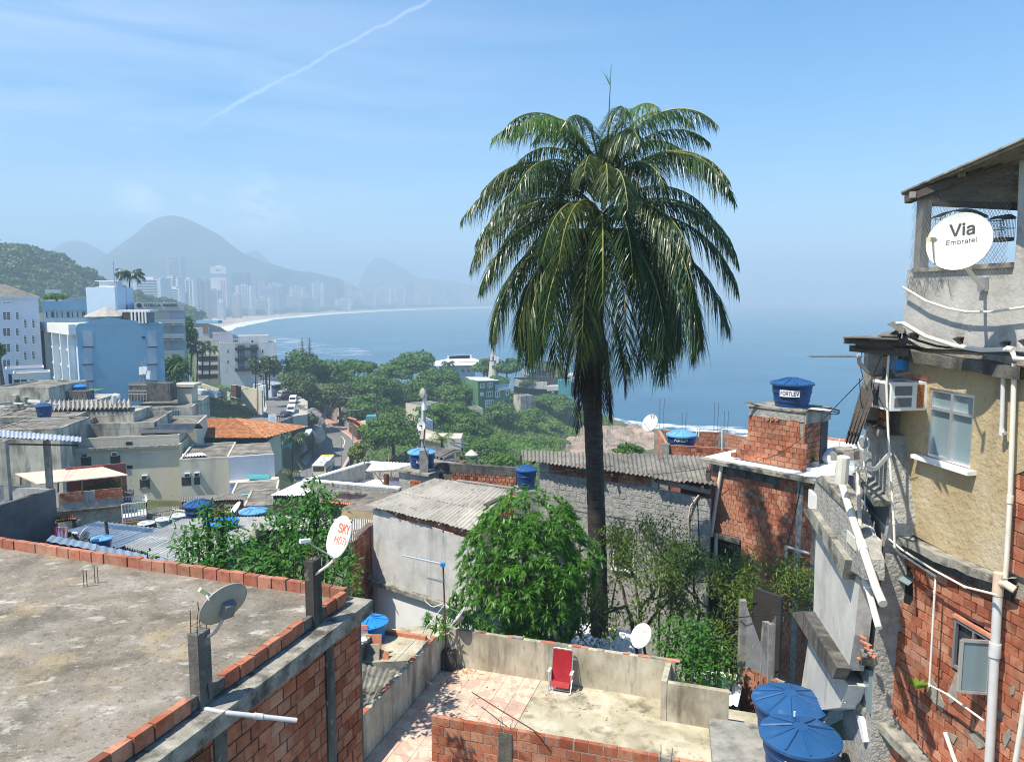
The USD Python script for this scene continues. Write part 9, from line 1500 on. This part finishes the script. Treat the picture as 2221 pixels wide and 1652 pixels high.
for w,u,v,Y,hu,hv,m,tr_,n_ in(('tall layered tree standing highest above the sea, before the white-roofed hall',890,795,300,52,42,al,1,2200),('broad tree at the left of the wood above the parked cars',655,800,262,45,38,al,0,1800),('feathery grey-green tree behind the kiosk and parked cars',650,850,235,42,45,du,0,2000),('rounded tree just left of the wood\'s middle',730,815,268,50,34,al,0,1800),('tree with a flat top behind the wood\'s middle',775,800,285,45,28,al,1,1500),('dark tree hanging over the bare rock face',735,865,248,50,32,du,0,1800),('bright tree in the middle of the wood',810,840,262,62,40,al,1,2200),('lower bright tree beside the street lamps',800,885,236,50,35,al,1,2000),('wide dark tree below the tall layered tree',875,855,270,60,42,al,1,2000),('tree sloping down to the right of the tall layered tree',945,830,282,50,45,al,1,1900),('dark tree left of the green house',990,865,262,48,36,al,1,1800),('big bright almond tree right of the road, nearest of the wood',850,942,168,68,58,al,1,3200),('low tree between the antenna pole and the slope hut',975,905,222,55,38,al,1,2000),('tree below the cream hut at the tree edge',1015,935,205,52,42,al,0,2000),('shrubby tree over the capped brick wall',1035,975,170,60,36,al,0,2000),('tree half hidden behind the antenna pole',935,960,190,34,32,al,1,1200),('tree before the green house terrace',1080,905,250,46,34,al,0,1700),('dark bush tree under the concrete hut',1130,930,262,45,34,al,0,1500),('leafy tree hiding the foot of the slope house',935,900,205,38,30,al,1,1500),('leafy tree before the cream tree-edge hut',1000,905,214,40,28,al,0,1500),('tree between the rock face and the tiled hut',770,905,244,24,20,du,0,900),('bright tree filling the wood above the lamps',850,815,278,40,28,al,1,1500),('tree below the concrete hut on the grassy slope',1150,905,285,34,18,al,0,1000),('tree right of the antenna mast on the slope',985,945,200,34,28,al,1,1300),('round tree left of the phone mast by the sea',1048,800,335,26,24,al,1,1200),('round tree right of the phone mast by the sea',1098,802,332,34,30,al,1,1600),('tree below the phone mast',1075,830,318,30,14,al,1,900),('umbrella-shaped tree on the headland over the modern house',1178,795,372,42,18,du,1,1500),('grey-green bush on the deck of the modern house',1142,830,348,24,13,du,0,800),('wispy tree before the solar roof',1208,822,352,18,24,du,0,900),('dark bush at the right end of the modern house',1235,850,348,16,22,al,0,800),('hedge-like tree under the modern house',1190,868,326,42,16,al,0,1400),('bush on the slope just left of the palm trunk',1235,885,318,30,22,al,0,1200),('lone dark bush low on the grassy slope',1205,925,300,16,8,al,0,500),('tree right of the blue building',378,803,168,27,34,al,0,1600),('tree behind the lettered building balconies',400,728,205,24,40,al,0,1500),('dull green trees by the white apartment house',575,800,222,32,26,du,0,1200),('bush on top of the blue-banded block roof',122,644,192,22,8,br,0,600),('bush at the foot of the blue building',378,850,150,22,16,du,0,700),('yellow-green shrub beside the pavement by the bus',775,985,150,20,26,'croton_leaf',0,900),('low scrub behind the capped brick wall',1085,1000,120,45,20,al,0,1200),('scrub behind the long grey roof',1150,965,200,45,22,al,0,1200),('green bush before the shore rocks',1362,975,75,32,12,al,0,900),('tree at the left edge before the lilac building',-4,762,128,14,22,al,0,600),('scrub on the bank below the upper road',815,845,200,2,2,du,0,60),('bush on the boulder under the upper road',676,912,196,13,14,du,0,600)):
 crown_tree('slope_tree',w,u,v,Y,hu,hv,m,n_,tiers=bool(tr_))
def small_palm(label,u,v,Y,base_v,r,n_=16,mat='palm_leaf',droop=1.9,group='small palms down the slope',nl=22,lw=.10):
 c=at(u,v,Y); b=at(u-2,base_v,Y); t=thing('small_palm',label,'palm',b,group); part(t,'trunk',MB().tube([b-ZX*2,(b+c)/2+[.1,0,0],c],[.22,.18,.14],7),'palm_bark'); L=r/F*Y*1.25
 for k in range(n_):az=k*2.4; frond(t,c,az,1.15-.085*(k%12),L,droop,mat,nl,L*.28,lw*L/4,r0=.05)
small_palm('royal palm rising behind the white lift tower',281,600,192,650,27,18,droop=1.5,lw=.2); small_palm('coconut palm leaning by the bus stop, largest of the small palms',634,955,160,1030,36,17,lw=.16); small_palm('low bushy palm at the foot of the coconut palm',631,1030,150,1045,20,16,lw=.16); small_palm('thin-leaved palm before the teal house',588,930,168,985,16,16,'dull_leaf',1.5); small_palm('small pale palm behind the shed roof',958,955,85,985,26,16,'palm_young',1.4); small_palm('coconut palm beside the white-roofed hall',971,790,350,815,15,14,lw=.25)
for k,(u,v)in enumerate(((415,752),(440,748),(428,765),(455,758),(555,785),(585,780))):small_palm(f'palm {("left of the stepped flats", "before the stepped flats", "low among the flats", "right of the stepped flats", "left of the kiosk trees", "behind the kiosk")[k]}',u,v,206,v+50,17,13,lw=.22)
for k,(u,v0,v1)in enumerate(((655,733,772),(671,732,772))):
 a,b=at(u,v1,262),at(u,v0,262); t=thing('casuarina',f'{"left shorter" if k == 0 else "right"} wispy casuarina spire against the sea','tree',a); part(t,'trunk',MB().tube([a-ZX*6,b],[.2,.03],6),'bark'); q=NR.rand(320); part(t,'crown',MB().add(*blades(a+(b-a)*q[:,None],NR.normal(0,1,(320,3))*[1,1,.4],.2,(1-q)*1.6+.4,.12)),'dull_leaf',kind='stuff')
def cover(name,us,Ys,n_,mat,size,lift=.3,keep=None):
 u=NR.uniform(*us,n_); Y=np.sqrt(NR.uniform(Ys[0]**2,Ys[1]**2,n_)); X=(u-CX)/F*Y/math.cos(PITCH); Z=TERI(np.stack([X,Y],1)); m=Z>2.5
 if keep is not None:m&=keep(u,Y,Z)
 P=np.stack([X,Y,Z+NR.uniform(0,lift,n_)],1)[m]; solo(name,MB().add(*leaf_quads(P,np.tile([0,-.15,1.0],(len(P),1)),size*Y[m]/250,1.5,tilt=.55)),mat,kind='stuff')
cover('ground_cover',(1060,1330),(120,345),26000,br,.75,1.0); cover('ground_cover',(400,1100),(200,400),16000,al,1.1,1.4,lambda u,Y,Z:(u>830)|(Y>255)|(u<540)); cover('ground_cover',(780,1400),(40,200),14000,al,1.2,1.2); cover('ground_cover',(100,640),(60,260),7000,du,1.0,.8,lambda u,Y,Z:(u<545)|(Y>245)); cover('ground_cover',(300,640),(260,900),9000,al,1.3,2.5)
